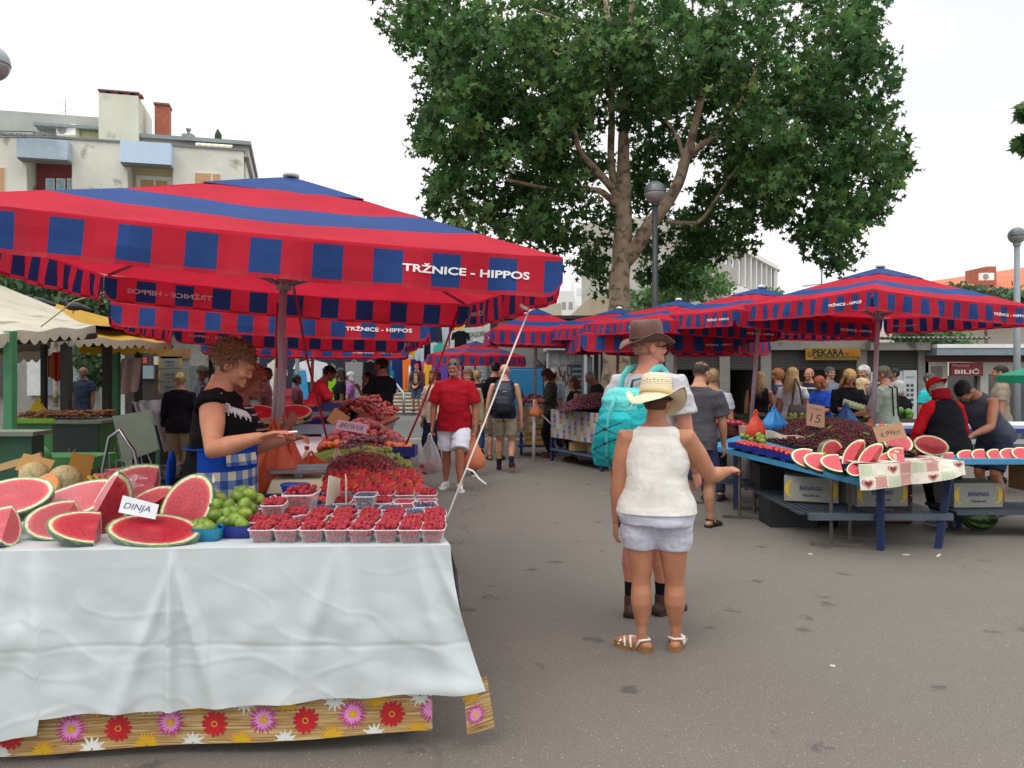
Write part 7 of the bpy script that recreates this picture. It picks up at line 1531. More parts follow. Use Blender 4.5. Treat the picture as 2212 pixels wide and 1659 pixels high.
t2=thing('blue_market_table','peach table with a brown checked cloth behind the white umbrella pole','table',(.5,15,0));put(MB().bx((XX(1118,15),14.9,.90),(XX(1200,15),15.8,.94)).bx((XX(1118,15),14.9,.18),(XX(1200,15),15.8,.22)),'table_top',BLUE,t2,root=t2)
for x in(1126,1196):leg_t(t2,XX(x,15),15.2,.9,BLUE,.06)
def PB(s,t):return V((XX(1116,14.85)+s,14.87-.02*math.sin(s*22),.945-t*(1+.2*(s<.28))))
patch_cloth('checked_cloth','brown and cream checked cloth with a hanging corner on the peach table',PB,.72,.40,['r',1,'g',0],9,5,[hexmat('#bca68c',.7),hexmat('#8c6a50',.7),hexmat('#7c5238',.7),hexmat('#8c6a50',.7)],seed=6)
pts=mound(70,lambda rg:(rg.uniform(XX(1120,15),XX(1180,15)),rg.uniform(14.95,15.5)),lambda x,y:.97+.22*max(0,1-abs(x-.42)/.36)*max(0,1-abs(y-15.25)/.4),.036,23);scatter(pts,'peach',M_PEACH,'peach heaped on the brown checked table by the kiosk','peach','peaches on the kiosk table',300,23,smin=.9,smax=1.05)
for i in range(4):MB_=tag(MB().box((XX(1165,15.1),15.1,.27+i*.10),(.55,.4,.085)).build('fruit_crate',hexmat('#a8844c',.8,var=.2)),'flat wooden fruit crate stacked under the peach table, %s from the shelf'%('first','second','third','fourth')[i],'crate')
for i,(xx_,yy_)in enumerate(((1.0,13.75),(1.28,13.4))):tag(MB().bx((xx_,yy_,.23),(xx_+.34,yy_+.3,.37)).build('fruit_crate',hexmat('#b8986a',.8,var=.2)),('left','right')[i]+' pale crate on the shelf under the fruit printed cloth','crate')
ot=bag('orange bag tied to the white umbrella pole',PX(1158,868,14.15),.22,.26,'#e88a58',1.0,None,77)
for i,xd in enumerate((1121,1128)):tag(MB().loft([(XX(xd,15.6),15.6,.94,.035,.035),(XX(xd,15.6),15.6,1.13,.035,.035),(XX(xd,15.6),15.6,1.2,.012,.012),(XX(xd,15.6),15.6,1.26,.012,.012)],12).build('bottle',hexmat('#1c3a1c',.2),None,True),('left','right')+()and '' or('left' if i==0 else 'right')+' dark green bottle beside the kiosk peaches','bottle')
# ---- second stall on the left, beyond the peaches
t3=thing('fruit_stall','second fruit stall along the aisle beyond the peach pyramid','table',(-2,11,0));put(MB().quad([(-2.6,9.6,.86),(-1.45,9.6,.86),(-1.95,13.6,.86),(-3.2,13.6,.86)]),'table_top',hexmat('#4a3a30',.7),t3,root=t3)
for x,y in((-2.5,9.7),(-1.5,9.7),(-2.1,13.4),(-3.1,13.4)):leg_t(t3,x,y,.86,RUST,.05)
for i,(xd,yd,w,l)in enumerate(((658,884,.42,'long blue strawberry tray at the back of the second stall'),(650,908,.20,'blue tray of strawberries left on the white box'),(690,908,.20,'blue tray of strawberries right on the white box'),(733,902,.22,'blue tray of tomatoes beside the white box'),(712,876,.20,'small blue tray on top of the strawberries'))):
 d=9.9 if i else 10.3;p=PX(xd,yd,d);crate_tray(p.x,d,p.z-.03,w,.3,.06,l);b=MB();rg=rgx(i+60)
 for k in range(int(w*110)):b.sph((p.x+rg.uniform(-w/2,w/2)*.92,d+rg.uniform(-.13,.13),p.z+.02+rg.uniform(0,.02)),.017,6)
 if i!=4:tag(b.build('berries',STRW,None,True),'red fruit heaped in the '+l,'berries',None,'stuff')
bw_=MB().bx((XX(634,9.6),9.55,ZZ(937,9.6)),(XX(722,9.6),10.1,ZZ(918,9.6))).bx((XX(638,9.6),10.05,ZZ(918,9.6)),(XX(715,9.6),10.1,ZZ(892,9.8)));tag(bw_.build('white_box',hexmat('#b4bcd0',.7)),'white carton under the blue trays of the second stall','box')
for xd,l,rz in((632,'open watermelon half lying nearest the umbrella pole on the second stall',0),(560,'open watermelon half left of the umbrella pole on the second stall',40)):p=PX(xd,890,9.3);melon('half',l,p,(32,0,rz),1.15)
b=MB().bx((XX(556,9.3),9.0,ZZ(912,9.3)),(XX(660,9.3),9.6,ZZ(905,9.3)));tag(b.build('wooden_board',hexmat('#9c8260',.7)),'wooden board under the open watermelon halves','board')
pts=mound(110,lambda rg:(rg.uniform(-2.45,-1.75),rg.uniform(10.4,12.4)),lambda x,y:.95+.28*max(0,1-abs(x+2.1)/.4),.038,31);scatter(pts,'peach',M_PEACH,'peach on the second stall in front of the black t-shirt man','peach','peaches on the second stall',300,31,smin=.95,smax=1.1)
tag(MB().grid(lambda u,v:V((-2.45+.7*u,10.4+2*v,.865+.25*max(0,1-abs(-.35+.7*u)/.4))),8,8).bx((-2.45,10.4,.862),(-1.75,12.4,.90)).build('peach_heap',PEACH,None,True),'dark inner mass of the peach heap on the second stall','peaches',None,'stuff')
ss_=thing('shop_scale','reddish market scale under the stall keeper in red','scale',(XX(668,10.9),10.9,.90));MB().box((0,0,.07),(.45,.35,.16),taper=.8).build('body',hexmat('#6a2428',.5),ss_);MB().tube([(0,0,.2),(0,0,.24)],.15,20).build('weighing_plate',hexmat('#4a3a38',.4,metal=.4),ss_)
# ------------------------------------------------------------------ left: green wooden stalls, awnings, clothes
GD=mat('dark_green_paint','#1d4a34',.6,var=.25,vs=4,stain=(4,.6,'#16301f'));GL_=mat('green_paint','#3a7a52',.6,var=.2,vs=4);GM=mat('mid_green_paint','#2f6b34',.6,var=.2,vs=4);BKB=hexmat('#182420',.7,var=.25)
def post(xd,d,ytop,m,label,w=.09):o=MB().bx((-w/2,-w/2,0),(w/2,w/2,ZZ(ytop,d))).build('stall_post',m,None,bevel=.006);o.location=(XX(xd,d),d,0);return tag(o,label,'post')
post(22,6.6,715,GL_,'light green wooden post of the nearest left stall',.075);post(143,8.6,728,hexmat('#2a2a24',.7),'dark wooden post in the middle of the left stalls');post(231,10.2,735,hexmat('#2c3128',.7),'dark green post behind the dried fruit counter');post(251,11.5,735,GL_,'light green post beside the hanging pink shirt');post(299,11.8,740,hexmat('#2c332c',.7),'thin dark post right of the hanging pink shirt');post(95,9.6,745,hexmat('#23282a',.7),'thin dark post left of the orange and red cloth',.06);post(540,27,760,hexmat('#7c8488',.6),'grey metal post at the foot of the clothes stalls',.12);post(642,19,760,hexmat('#7c8488',.6),'grey metal post behind the second stall',.08)
CRM=mat('awning_cream','#bdb7a4',.75,var=.15,vs=2.5,stain=(3,.6,'#8f8772'),transl=.25);YEL=mat('awning_yellow','#c89a1c',.7,var=.12,transl=.4);BRN=mat('awning_under','#5f4c2c',.8,var=.2,transl=.15)
def awning(label,tl,tr,br_,bl,drop,m,n=16,trim=None,sag=.05):
 tl,tr,br_,bl=[PX(*p)for p in(tl,tr,br_,bl)];o=thing('stall_awning',label,'awning',bl)
 put(MB().grid(lambda u,v:tl.lerp(tr,u).lerp(bl.lerp(br_,u),v)+V((0,0,-sag*math.sin(math.pi*u*3)**2*v*.5-sag*math.sin(math.pi*v))),24,8),'canopy',m,o,True,root=o)
 b=MB();L_n=(br_-bl).length;N=60
 def q(u,s):p=bl.lerp(br_,u);return p+V((0,-.01,-sag*math.sin(math.pi*u*3)**2*.5-(drop+.045*abs(math.sin(u*math.pi*n)))*s+.0))
 b.grid(lambda u,v:q(u,v),N*2,3);put(b,'scalloped_valance',m if trim is None else trim,o,True,root=o)
 return o
awning('stained cream awning with scalloped edge, nearest on the left',(-60,592,9.0),(130,668,9.4),(208,702,7.6),(-60,720,6.2),.07,CRM,12)
awning('cream and yellow awning behind the stained one',(90,648,10.8),(250,690,11.5),(372,738,10.2),(120,722,8.4),.06,YEL,14,CRM)
awning('brown shaded awning edge over the pink shirt',(150,700,12.0),(300,716,12.6),(372,746,11.4),(170,746,10.0),.07,BRN,10,YEL);awning('cream inner awning hanging behind the first green post',(-60,735,10.6),(110,735,10.9),(106,752,10.6),(-60,772,10.2),.10,CRM,9)
for k,(tp_,a,b_)in enumerate((('beam',(-60,742,6.4),(205,724,7.6)),('beam',(140,735,8.6),(370,748,10.8)))):tag(MB().tube([PX(*a),PX(*b_)],.035,6).build('awning_beam',hexmat('#2c2a22',.7)),('dark beam under the stained cream awning','dark beam under the yellow awning')[k],'beam')
sr=thing('stall_roof','dark wooden roof covering the inside of the left stalls','roof',(-6,10,2.3));put(MB().quad([(-9.5,7.6,2.35),(-4.9,7.6,2.12),(-4.6,14,2.2),(-10,14,2.5)]).quad([(-9.5,7.6,2.31),(-10,14,2.46),(-4.6,14,2.16),(-4.9,7.6,2.08)]),'roof',hexmat('#2a2c22',.8),sr,root=sr)
for x,y in((-9.3,7.8),(-9.6,13.8),(-5.2,13.8)):put(MB().bx((x-.04,y-.04,0),(x+.04,y+.04,2.15)),'post',hexmat('#2c332c',.7),sr,root=sr)
def counter(label,xa,xb,d,yt,dp,m,panels=(),slat=False,name='green_counter'):
 o=thing(name,label,'stall counter',(XX(xa,d),d,0));z=ZZ(yt,d);w_=XX(xb,d)-XX(xa,d)
 MB().bx((0,0,.05),(w_,dp,z-.03)).build('body',m,o);MB().bx((-.04,-.05,z-.03),(w_+.04,dp+.04,z)).build('counter_top',hexmat('#6c7468',.7,var=.2)if not slat else m,o)
 for a,b_,mm,nm in panels:MB().bx((w_*a,-.02,.12),(w_*b_,-.003,z-.05)).build(nm,mm,o)
 return o,z
counter('dark green box counter cut off by the left edge',-60,68,5.6,932,.15,GD);o,z=counter('green counter of dried fruit with a chalk scribbled blackboard',28,215,8.0,908,.5,GM,((.47,1.0,BKB,'blackboard'),));
chk=hexmat('#7c8480',.8)
b=MB();x0=(XX(122,8)-XX(28,8));
for s in([(0,.1),(.02,.34)],[(0,.24),(.09,.33)],[(.01,.22),(.08,.12)],[(.16,.3),(.13,.2),(.17,.12),(.22,.16)],[(.25,.3),(.24,.14),(.29,.14),(.30,.3)],[(.42,.12),(.50,.42),(.56,.12)],[(.44,.22),(.56,.22)],[(.60,.1),(.62,.36)],[(.66,.12),(.72,.38),(.76,.14)],[(.78,.34),(.84,.2),(.82,.1)]):b.tube([(x0+.12+p[0],-.026,.50+p[1])for p in s],.006,4)
b.build('chalk_scribble',chk,o);MB().tube([(0,-.03,z-.01),((XX(122,8)-XX(28,8)),-.03,z-.01)],.03,6).build('green_trim',hexmat('#5c8c1c',.6),o)
b=MB();rg=rgx(3)
for i in range(300):b.sph((XX(32,8)+rg.random()*.78,8.05+rg.random()*.42,z+.03+.05*rg.random()),(.03,.022,.014),6)
tag(b.build('dried_fruit',hexmat('#7a4c2c',.6,var=.4),None,True),'heaps of brown dried fruit on the green counter','dried fruit',None,'stuff')
bg_=bag('crumpled yellow plastic bag on the dried fruit counter',PX(82,862,8.8),.26,.26,'#d8bc1c',1.0,None,12)
bo=thing('tilted_board','grey green tilted display board beside the steel chair','board',PX(283,940,7.2));MB().quad([(-.17,0,.17),(.10,.15,.22),(.21,.1,-.14),(-.05,-.05,-.24)]).quad([(-.17,.02,.17),(-.05,-.03,-.24),(.21,.12,-.14),(.10,.17,.22)]).build('panel',hexmat('#5f6c5c',.5),bo);MB().tube([(-.05,-.05,-.24),(-.05,0,-1.02)],.02,5).tube([(.2,.1,-.14),(.2,.1,-1.02)],.02,5).build('leg',GD,bo)
gb_=tag(MB().bx((XX(70,6.6),6.5,ZZ(1010,6.6)),(XX(215,6.6),6.9,ZZ(985,6.6))).build('green_bench',GM),'green wooden bench below the blackboard','bench');tag(MB().tube([PX(50,975,6.2),PX(95,972,6.2),PX(103,985,6.2),PX(103,1080,6.2)],.03,8).build('green_rail',GM,None,True),'curved green tube rail at the left behind the melons','rail')
sp_=counter('dark table with tea things in front of the beige trousers woman',285,378,11.8,868,1.0,hexmat('#22241f',.7))
def hangcloth(label,pts,m,name='hanging_cloth',cat='cloth',d2=.12):
 P_=[PX(*p)for p in pts];o=thing(name,label,cat,P_[0]);a,b_,c,d_=P_
 put(MB().grid(lambda u,v:a.lerp(b_,u).lerp(d_.lerp(c,u),v)+V((0,.03*math.sin(u*14+v*2),.02*noise.noise(V((u*5,v*3,0)))-.05*abs(math.sin(u*6))*v)),24,12),'fabric',m,o,True,root=o);return o
LACE=mat('lace_white','#b2aeb4',.8,var=.15,vs=20);hangcloth('white lace cloth over the tea table',((300,866,11.6),(372,862,11.6),(378,905,11.4),(318,912,11.4)),LACE);hangcloth('long white lace scarf hanging to the ground',((326,885,11.3),(352,888,11.3),(372,968,11.2),(352,968,11.2)),LACE);hangcloth('short lace cloth with tassels left of the scarf',((284,868,11.3),(304,870,11.3),(330,930,11.2),(305,925,11.2)),LACE)
hangcloth('pale pink blouse hanging between the green posts',((262,776,11.4),(304,772,11.4),(300,838,11.4),(258,846,11.4)),hexmat('#b49a94',.8));hangcloth('white shawl hanging behind the pink blouse',((246,790,11.6),(262,780,11.6),(262,850,11.6),(244,830,11.6)),LACE);hangcloth('red cloth hanging beside the dark post',((112,762,8.7),(134,760,8.7),(132,815,8.7),(118,812,8.7)),hexmat('#a8241c',.8));hangcloth('tan cloth hanging left of the red one',((100,772,8.8),(114,764,8.8),(116,812,8.8),(102,800,8.8)),hexmat('#9c6c40',.8))
for i in range(3):banana_box('white banana carton in the tall stack behind the left stalls, %s of three'%('lowest','middle','uppermost')[i],XX(376,14.5),14.5,ZZ(850-i*27,14.5),0,.42,.35,.215,'BONITA','#1c3c8c')
for i in range(3):tag(MB().box((XX(376,14.5),14.5,.11+i*.22),(.44,.36,.21)).build('carton',hexmat('#6a5a44',.8)),'plain carton holding up the banana boxes, level %s'%('one','two','three')[i],'carton')
tag(MB().box((XX(379,14.5),14.5,ZZ(763,14.5)),(.42,.35,.20)).build('carton',hexmat('#96704c',.8)),'open brown carton on top of the banana boxes','carton')
vm=thing('ticket_machine','dark brown cabinet with a grey ticket machine and red notices','cabinet',(XX(318,16),16,0));MB().bx((-.45,0,0),(.45,.5,ZZ(762,16))).build('cabinet',hexmat('#2c211d',.6),vm);MB().bx((-.12,-.08,ZZ(818,16)),(.16,0,ZZ(790,16))).build('machine',hexmat('#7c8a90',.5),vm);MB().bx((-.14,-.02,ZZ(785,16)),(.0,0,ZZ(772,16))).build('notice',hexmat('#a83a40',.6),vm);MB().bx((.14,-.02,ZZ(788,16)),(.24,0,ZZ(770,16))).build('notice',hexmat('#b4a8a0',.6),vm)
for xd,yd,d,l in((82,652,9.6,'dark pigeon walking on the stained cream awning, left one'),(160,662,9.9,'dark pigeon crouched on the awning ridge, right one')):
 o=thing('pigeon',l,'bird',PX(xd,yd,d),.4);remesh(MB().sph((0,0,0),(.11,.055,.055),12).sph((-.10,0,.055),(.032,.03,.032),10).tube([(-.07,0,.01),(-.10,0,.05)],[.04,.028],8).tube([(.06,0,0),(.19,0,-.035)],[.04,.018],8).tube([(-.12,0,.055),(-.15,0,.048)],[.008,.003],6),'body',[hexmat('#23262c',.6,var=.3)],.008,2,parent=o);MB().tube([(-.01,.02,-.04),(-.01,.02,-.09)],.005,5).build('leg',hexmat('#8a4a40',.6),o);MB().tube([(-.01,-.02,-.04),(-.01,-.02,-.09)],.005,5).build('leg',hexmat('#8a4a40',.6),o)
# ---- clothes stalls on the terrace and behind the left rows
rg=rgx(15);PAL=['#c22c44','#1f8cb8','#d8a82c','#2c2c34','#e4e2dc','#1c2c5c','#3ca08c','#c85c94','#15151a','#5c3c8c','#d86c2c','#a8b4c0','#141418','#1c1c24']
def garment(xd,yt,d,w,h,c,label,kind=0):
 o=thing('garment',label,'clothing',PX(xd,yt,d));k=w/2
 pl=([(-k*.3,0),(-k,-h*.10),(-k*1.15,-h*.38),(-k*.8,-h*.40),(-k*.72,-h*.25),(-k*.75,-h),(k*.75,-h),(k*.72,-h*.25),(k*.8,-h*.40),(k*1.15,-h*.38),(k,-h*.10),(k*.3,0)]if kind==0 else[(-k*.6,0),(-k,-h),(k,-h),(k*.6,0)]if kind==1 else[(-k,0),(-k*.9,-h),(-k*.1,-h),(0,-h*.3),(k*.1,-h),(k*.9,-h),(k,0)])
 b=MB().quad([(x,-.04,z)for x,z in pl]).quad([(x,.04,z)for x,z in reversed(pl)])
 for i in range(len(pl)):a,q=pl[i],pl[(i+1)%len(pl)];b.quad([(a[0],.04,a[1]),(q[0],.04,q[1]),(q[0],-.04,q[1]),(a[0],-.04,a[1])])
 b.build('fabric',cloth(c)if h<9 else None,o);MB().tube([(-k*.6,0,-h*.04),(0,0,.06),(k*.6,0,-h*.04)],.012,4).build('hanger',hexmat('#8a8a8a',.4),o);return o
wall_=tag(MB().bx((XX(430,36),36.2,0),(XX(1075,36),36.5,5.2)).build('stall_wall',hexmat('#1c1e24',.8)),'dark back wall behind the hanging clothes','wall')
cn=['crimson','turquoise','amber','charcoal','cream','navy','sea green','pink','black','violet','orange','pale grey','jet black','blue black']
kk=0
for row,(y0,d,hh)in enumerate(((700,33.0,1.1),(742,32.4,1.2),(776,31.8,1.3))):
 for i in range(16):
  xd=846+i*11.5+rg.uniform(-3,3)
  if row==0 and xd<935:continue
  if xd>1000 and row<2:continue
  ci=rg.randrange(14);garment(xd,y0+rg.uniform(-4,6),d+rg.uniform(-.3,.3),rg.uniform(.28,.5),hh*rg.uniform(.8,1.1),PAL[ci],'%s %s hanging in the %s row of the terrace clothes stall'%(cn[ci],('top','dress','pair of trousers')[kk%3],('upper','middle','lower')[row]),kk%3)['group']='clothes hanging at the terrace stall';kk+=1
for xd,yt,d,w,h,c,l,kd in((648,800,22,.5,.8,'#3c8cc0','blue patterned dress hanging behind the second stall',1),(718,790,22,.26,1.1,'#7cb82c','green and orange long scarf dress behind the second stall',1),(598,778,22,.5,1.1,'#c8c4b4','cream blouse hanging left of the umbrella poles',0),(672,780,23,.9,.6,'#d8dade','white shirt with dark bands hanging behind the stall keeper',0),(765,782,23,.5,1.2,'#8a8a8c','grey spotted trousers hanging behind the second stall',2),(800,782,23,.5,1.0,'#15151a','black dress hanging near the steps',1),(1020-25,715,24,.5,.7,'#16181c','black t-shirt on a hanger beside the white banner',0)):garment(xd,yt,d,w,h,c,l,kd)
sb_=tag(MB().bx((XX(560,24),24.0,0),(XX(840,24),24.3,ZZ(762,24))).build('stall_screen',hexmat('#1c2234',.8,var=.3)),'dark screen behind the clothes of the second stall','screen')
tag(MB().bx((XX(610,23.8),23.7,ZZ(880,23.8)),(XX(660,23.8),23.9,ZZ(840,23.8))).bx((XX(612,23.8),23.65,ZZ(856,23.8)),(XX(658,23.8),23.7,ZZ(846,23.8))).build('nova_banner',hexmat('#a82030',.6)),'red and white banner panel behind the second stall','banner')
# ---- ropes of the big umbrella
def rope(label,pts,r,m,name='guy_rope'):return tag(MB().tube([PX(*p)for p in pts],r,6).build(name,m,None,True),label,'rope')
RR=hexmat('#a8141c',.6);WR=hexmat('#cfc9c4',.6)
rope('white guy strap from the umbrella corner down to the table edge',((1143,668,4.25),(1090,800,4.1),(1040,930,3.98),(966,1118,3.80)),.0045,WR);rope('white strap tail tied halfway down the guy strap',((1008,1012,3.9),(1022,1018,3.9),(1034,1034,3.9),(1050,1046,3.88)),.005,WR);rope('white knot tail near the umbrella corner',((1140,668,4.25),(1132,664,4.25),(1124,658,4.25)),.010,WR)
rope('dark red rope from the back corner of the big umbrella to the peaches',((989,672,7.0),(950,780,7.0),(907,890,7.0),(876,962,7.0)),.010,RR);rope('dark red rope from the big umbrella hub to the fruit table',((640,640,5.3),(662,770,5.6),(690,880,6.0),(706,948,6.4)),.009,RR);rope('two dark red cords dangling beside the big umbrella pole',((600,655,5.2),(596,720,5.2),(598,795,5.2)),.008,RR);rope('thin red cord under the left corner of the big umbrella',((222,600,5.2),(220,640,5.2),(214,665,5.2)),.005,RR);rope('beige cord between the striped umbrella and the cream awning',((245,626,7),(160,650,7),(88,706,7)),.006,hexmat('#a8906c',.8));rope('white cords from the umbrella pole to the kiosk table',((1160,888,14.2),(1180,905,14.2),(1192,918,14.2)),.012,WR)
# ------------------------------------------------------------------ the people, nearest first
def at(x,d):return(XX(x,d),d)
WX=4.62
r,J,MH,MU,lg=person('woman in a straw hat, white sleeveless top and white shorts pointing right, seen from behind',(XX(1418,WX),WX,0),-12,1.56,1.42,True,'#ad765a',top=dict(c='#d8d6cf',sl=0,len=.518,off=.012,wr=.005,neck=.832,flare=1.03,name='tank_top'),
 bottom=dict(c='#c3c4d2',len=.50,loose=.013,wr=.012,gather=1,top=.56),shoes=('sandal_w','#dcd8d0','#8a6238'),hair=('short','#4a2c20'),armR=((.42,.25,-.70),(.50,.85,.04)),armL=((.15,-.05,-1),(.08,.14,-1)),legR=(.070,.02,0,.0,10),legL=(.052,-.02,0,.0,62),head=(4,-25,0),vox=.0065,near=True,hands=((1.45,(-.3,.2,-1)),(.55,(.9,.3,0))),seed=4)
STRAW=stripes_mat('straw_weave','#ddd2b8','#cbbd9c',2,.012,.35,.8)
for nn_ in STRAW.node_tree.nodes:
 pass
hat=brim_hat(r,MH,1.70,'#d8c391',(.125,.092,.106),.074,(-10,-4),m=STRAW,band='#b8a468',name='straw_hat',droop=.05,seed=2,up_sides=.035,zc=.138)
cd=MB();
for k in range(2):cd.tube([MH@(Vector((-.05-.03*k-.01*i,-.11-.005*i,.14-.022*i)))for i in range(4)],.003,5)
cd.build('hat_cord',hexmat('#6a5434',.8),hat)
hp=MB()
for i in range(26):
 a=2*math.pi*i/26
 for zz_ in(.052,.070):q=Vector((.0885*math.cos(a),.1045*math.sin(a),zz_+.006*(i%2)));M=MH@Matrix.Scale(1.62/1.75,4)@Matrix.Translation(Vector((0,-.012,.155)))@Euler((R(-10),R(-4),0)).to_matrix().to_4x4();hp.sph(M@q,(.006,.006,.003),6)
hp.build('openwork',hexmat('#6b5430',.9),hat)
MX=5.3
r,J,MH,MU,lg=person('tall man in a brown leather hat wearing a turquoise backpack, looking right',(XX(1400,MX),MX,0),-38,1.92,1.08,False,'#c98672',shz=.802,hz_=.850,top=dict(c='#bcbcc0',sl=.62,len=.47,off=.016,loose=.010,wr=.012,name='t_shirt'),
 bottom=dict(c='#232f52',len=.86,loose=.016,wr=.01,top=.56),shoes=('boot','#4a3a34','#26211e'),socks=('#0c0c10',.32),hair=('crop','#a87360'),armR=((.16,.10,-1),(.0,.5,-1)),armL=((.20,-.06,-1),(.1,.3,-1)),legR=(.040,.03,0,0,15),legL=(.036,-.05,0,0,12),head=(0,-42,0),vox=.0075,near=True,hands=((.6,1),(.6,1)),seed=5)
brim_hat(r,MH,1.92,'#45342e',(.125,.084,.100),.062,(4,0),m=mat('hat_leather','#5c3a30',.5,var=.2,vs=8,bump=.4,bs=40),band='#35271f',name='leather_hat',droop=.01,seed=1,up_sides=.028)
glasses(r,MH,1.92)
TQ=mat('turquoise_nylon','#14a8ae',.6,var=.10,vs=8,bump=.5,bs=22,spec=.3);TQL=mat('turquoise_light','#5cc3c0',.6,var=.10,vs=8,bump=.4,bs=26,spec=.3);CORD=hexmat('#22262a',.7)
yawm=R(-38)
bp=thing('backpack','turquoise hiking backpack with dark bungee cords on the tall man','backpack',r.location,yawm)
bp.scale=(.96,.96,.74);bp.location.z=.40
def bpM(v):return Vector(v)
b=MB();BZ=1.23;BYY=-.30
def ring(z,ax,ay,cy,cx=-.02):return(cx,cy,z,ax,ay)
b.loft([ring(.80,.12,.07,-.25),ring(.84,.165,.12,-.28),ring(.95,.185,.15,-.30),ring(1.10,.182,.15,-.30),ring(1.25,.170,.135,-.285),ring(1.38,.155,.11,-.27),ring(1.44,.12,.07,-.25)],28,p=2.8)
main=remesh(b,'main_bag',[TQ],.010,3,disp=.012,ds=9,parent=bp,seed=2)
b=MB().loft([ring(1.30,.160,.13,-.275),ring(1.40,.168,.125,-.265),ring(1.47,.145,.095,-.25),ring(1.50,.10,.06,-.24)],26,p=2.6);remesh(b,'top_lid',[TQL],.009,2,disp=.012,ds=8,parent=bp,seed=4)
b=MB().loft([ring(.83,.11,.05,-.40),ring(.90,.135,.07,-.42),ring(1.10,.135,.07,-.43),ring(1.24,.12,.06,-.41),ring(1.30,.08,.03,-.39)],24,p=2.6);remesh(b,'front_pocket',[TQ],.010,2,disp=.010,ds=10,parent=bp,seed=5)
b=MB().tube([(-.02,-.495,.86),(-.02,-.515,1.0),(-.02,-.515,1.15),(-.02,-.475,1.30),(-.02,-.40,1.42)],(.004,.022),8);b.build('centre_strip',TQL,bp,True)
for s in(-1,1):
 b=MB().loft([(s*.175-.02,-.27,.82,.035,.10),(s*.195-.02,-.27,.95,.035,.11),(s*.185-.02,-.27,1.08,.03,.10)],18);remesh(b,'side_pocket',[TQL if s>0 else TQ],.009,2,disp=.010,ds=14,parent=bp,seed=7)
 MB().tube([(s*.10,y,(z-.40)/.74)for y,z in((-.22,1.45),(-.17,1.58),(-.10,1.625),(0,1.642),(.085,1.60),(.15,1.50),(.165,1.35),(.10,1.20),(-.08,1.12),(-.20,1.10))],[(.010,.032)]*6+[(.008,.022),(.006,.014),(.005,.012),(.005,.012)],10).build('shoulder_strap',TQL,bp,True)
zz=[(-.12,1.22),(.09,1.10),(-.12,.98),(.09,.88)]
b=MB()
for i in range(3):b.tube([(zz[i][0],-.515,zz[i][1]),(-.02,-.54,(zz[i][1]+zz[i+1][1])/2),(zz[i+1][0],-.515,zz[i+1][1])],.004,5)
b.tube([(.09,-.515,1.22),(-.02,-.54,1.16),(-.12,-.515,1.10)],.004,5).tube([(.02,-.535,.9),(.03,-.53,.75),(.0,-.5,.62),(.02,-.48,.60)],.004,5).sph((-.02,-.54,1.16),.016,8).sph((-.02,-.54,1.04),.014,8);b.build('bungee_cord',CORD,bp)
MB().tube([(-.02,-.20,1.49),(-.03,-.16,1.56),(.03,-.14,1.58),(.04,-.12,1.50)],(.012,.006),8).build('grab_handle',CORD,bp,True)
GX=8.25
r,J,MH,MU,lg=person('balding man in a dark grey t-shirt, navy shorts and black sandals browsing the blue stall',(XX(1508,GX),GX,0),-28,1.74,1.12,False,'#b58468',top=dict(c='#47464b',sl=.72,len=.46,off=.015,loose=.012,wr=.010,name='t_shirt'),
 bottom=dict(c='#28324e',len=.92,loose=.016,wr=.012),shoes=('sandal','#17171a','#121214'),hair=('receding','#3c3029'),armR=((.14,.12,-1),(-.05,.45,-1)),armL=((.14,0,-1),(.0,.3,-1)),legR=(.065,.03,0,0,18),legL=(.07,-.05,0,0,22),lean=5,head=(12,-25,0),vox=.009,near=True,seed=6)
glasses(r,MH,1.74,False,0)
PXD=10.95
r,J,MH,MU,lg=person('heavy grey bearded man in a red polo shirt and white shorts walking with shopping bags',(XX(982,PXD),PXD,0),176,1.80,1.26,False,'#a86c54',top=dict(c='#9c1424',sl=.82,len=.440,off=.022,loose=.012,wr=.009,collar=1,name='polo_shirt',flare=1.08),
 bottom=dict(c='#d9dbe8',len=.90,loose=.022,wr=.012),shoes=('shoe','#cfcfcf','#e0e0de'),hair=('crop','#6b6460'),armR=((.26,.06,-1),(.04,.22,-1)),armL=((.26,.02,-1),(.02,.12,-1)),legR=(.07,-.02,0,.0,10),legL=(.055,.11,0,.02,14),head=(10,-6,0),vox=.009,near=True,hands=((1.2,1),(1.2,1)),seed=7,jowl=.008,brow='#5a524c')
glasses(r,MH,1.80,True,.058)
bd=MB()
for c_,r_ in(((0,.062,.052),(.050,.036,.030)),((-.045,.036,.068),(.014,.030,.026)),((.045,.036,.068),(.014,.030,.026))):bd.sph(MH@Vector(c_),r_,14,M=MH.to_3x3())
remesh(bd,'beard',hair_mat('#857a72'),.006,1,disp=.004,ds=60,parent=r)
HL=W_(r,J['handL']);HR=W_(r,J['handR'])
bag('peach coloured carrier bag heavy with shopping in the red polo man\'s left hand',(HL.x,HL.y-.02,HL.z-.03),.34,.46,'#e58f66',.62,('#b5602c',9,.045),3,cat='shopping bag')
bag('clear bag of red fruit and a green pepper in the red polo man\'s right hand',(HR.x-.05,HR.y-.05,HR.z-.03),.34,.52,'#eae6e6',.24,('#a8303a',12,.045),5,cat='shopping bag')
BX_=12.8
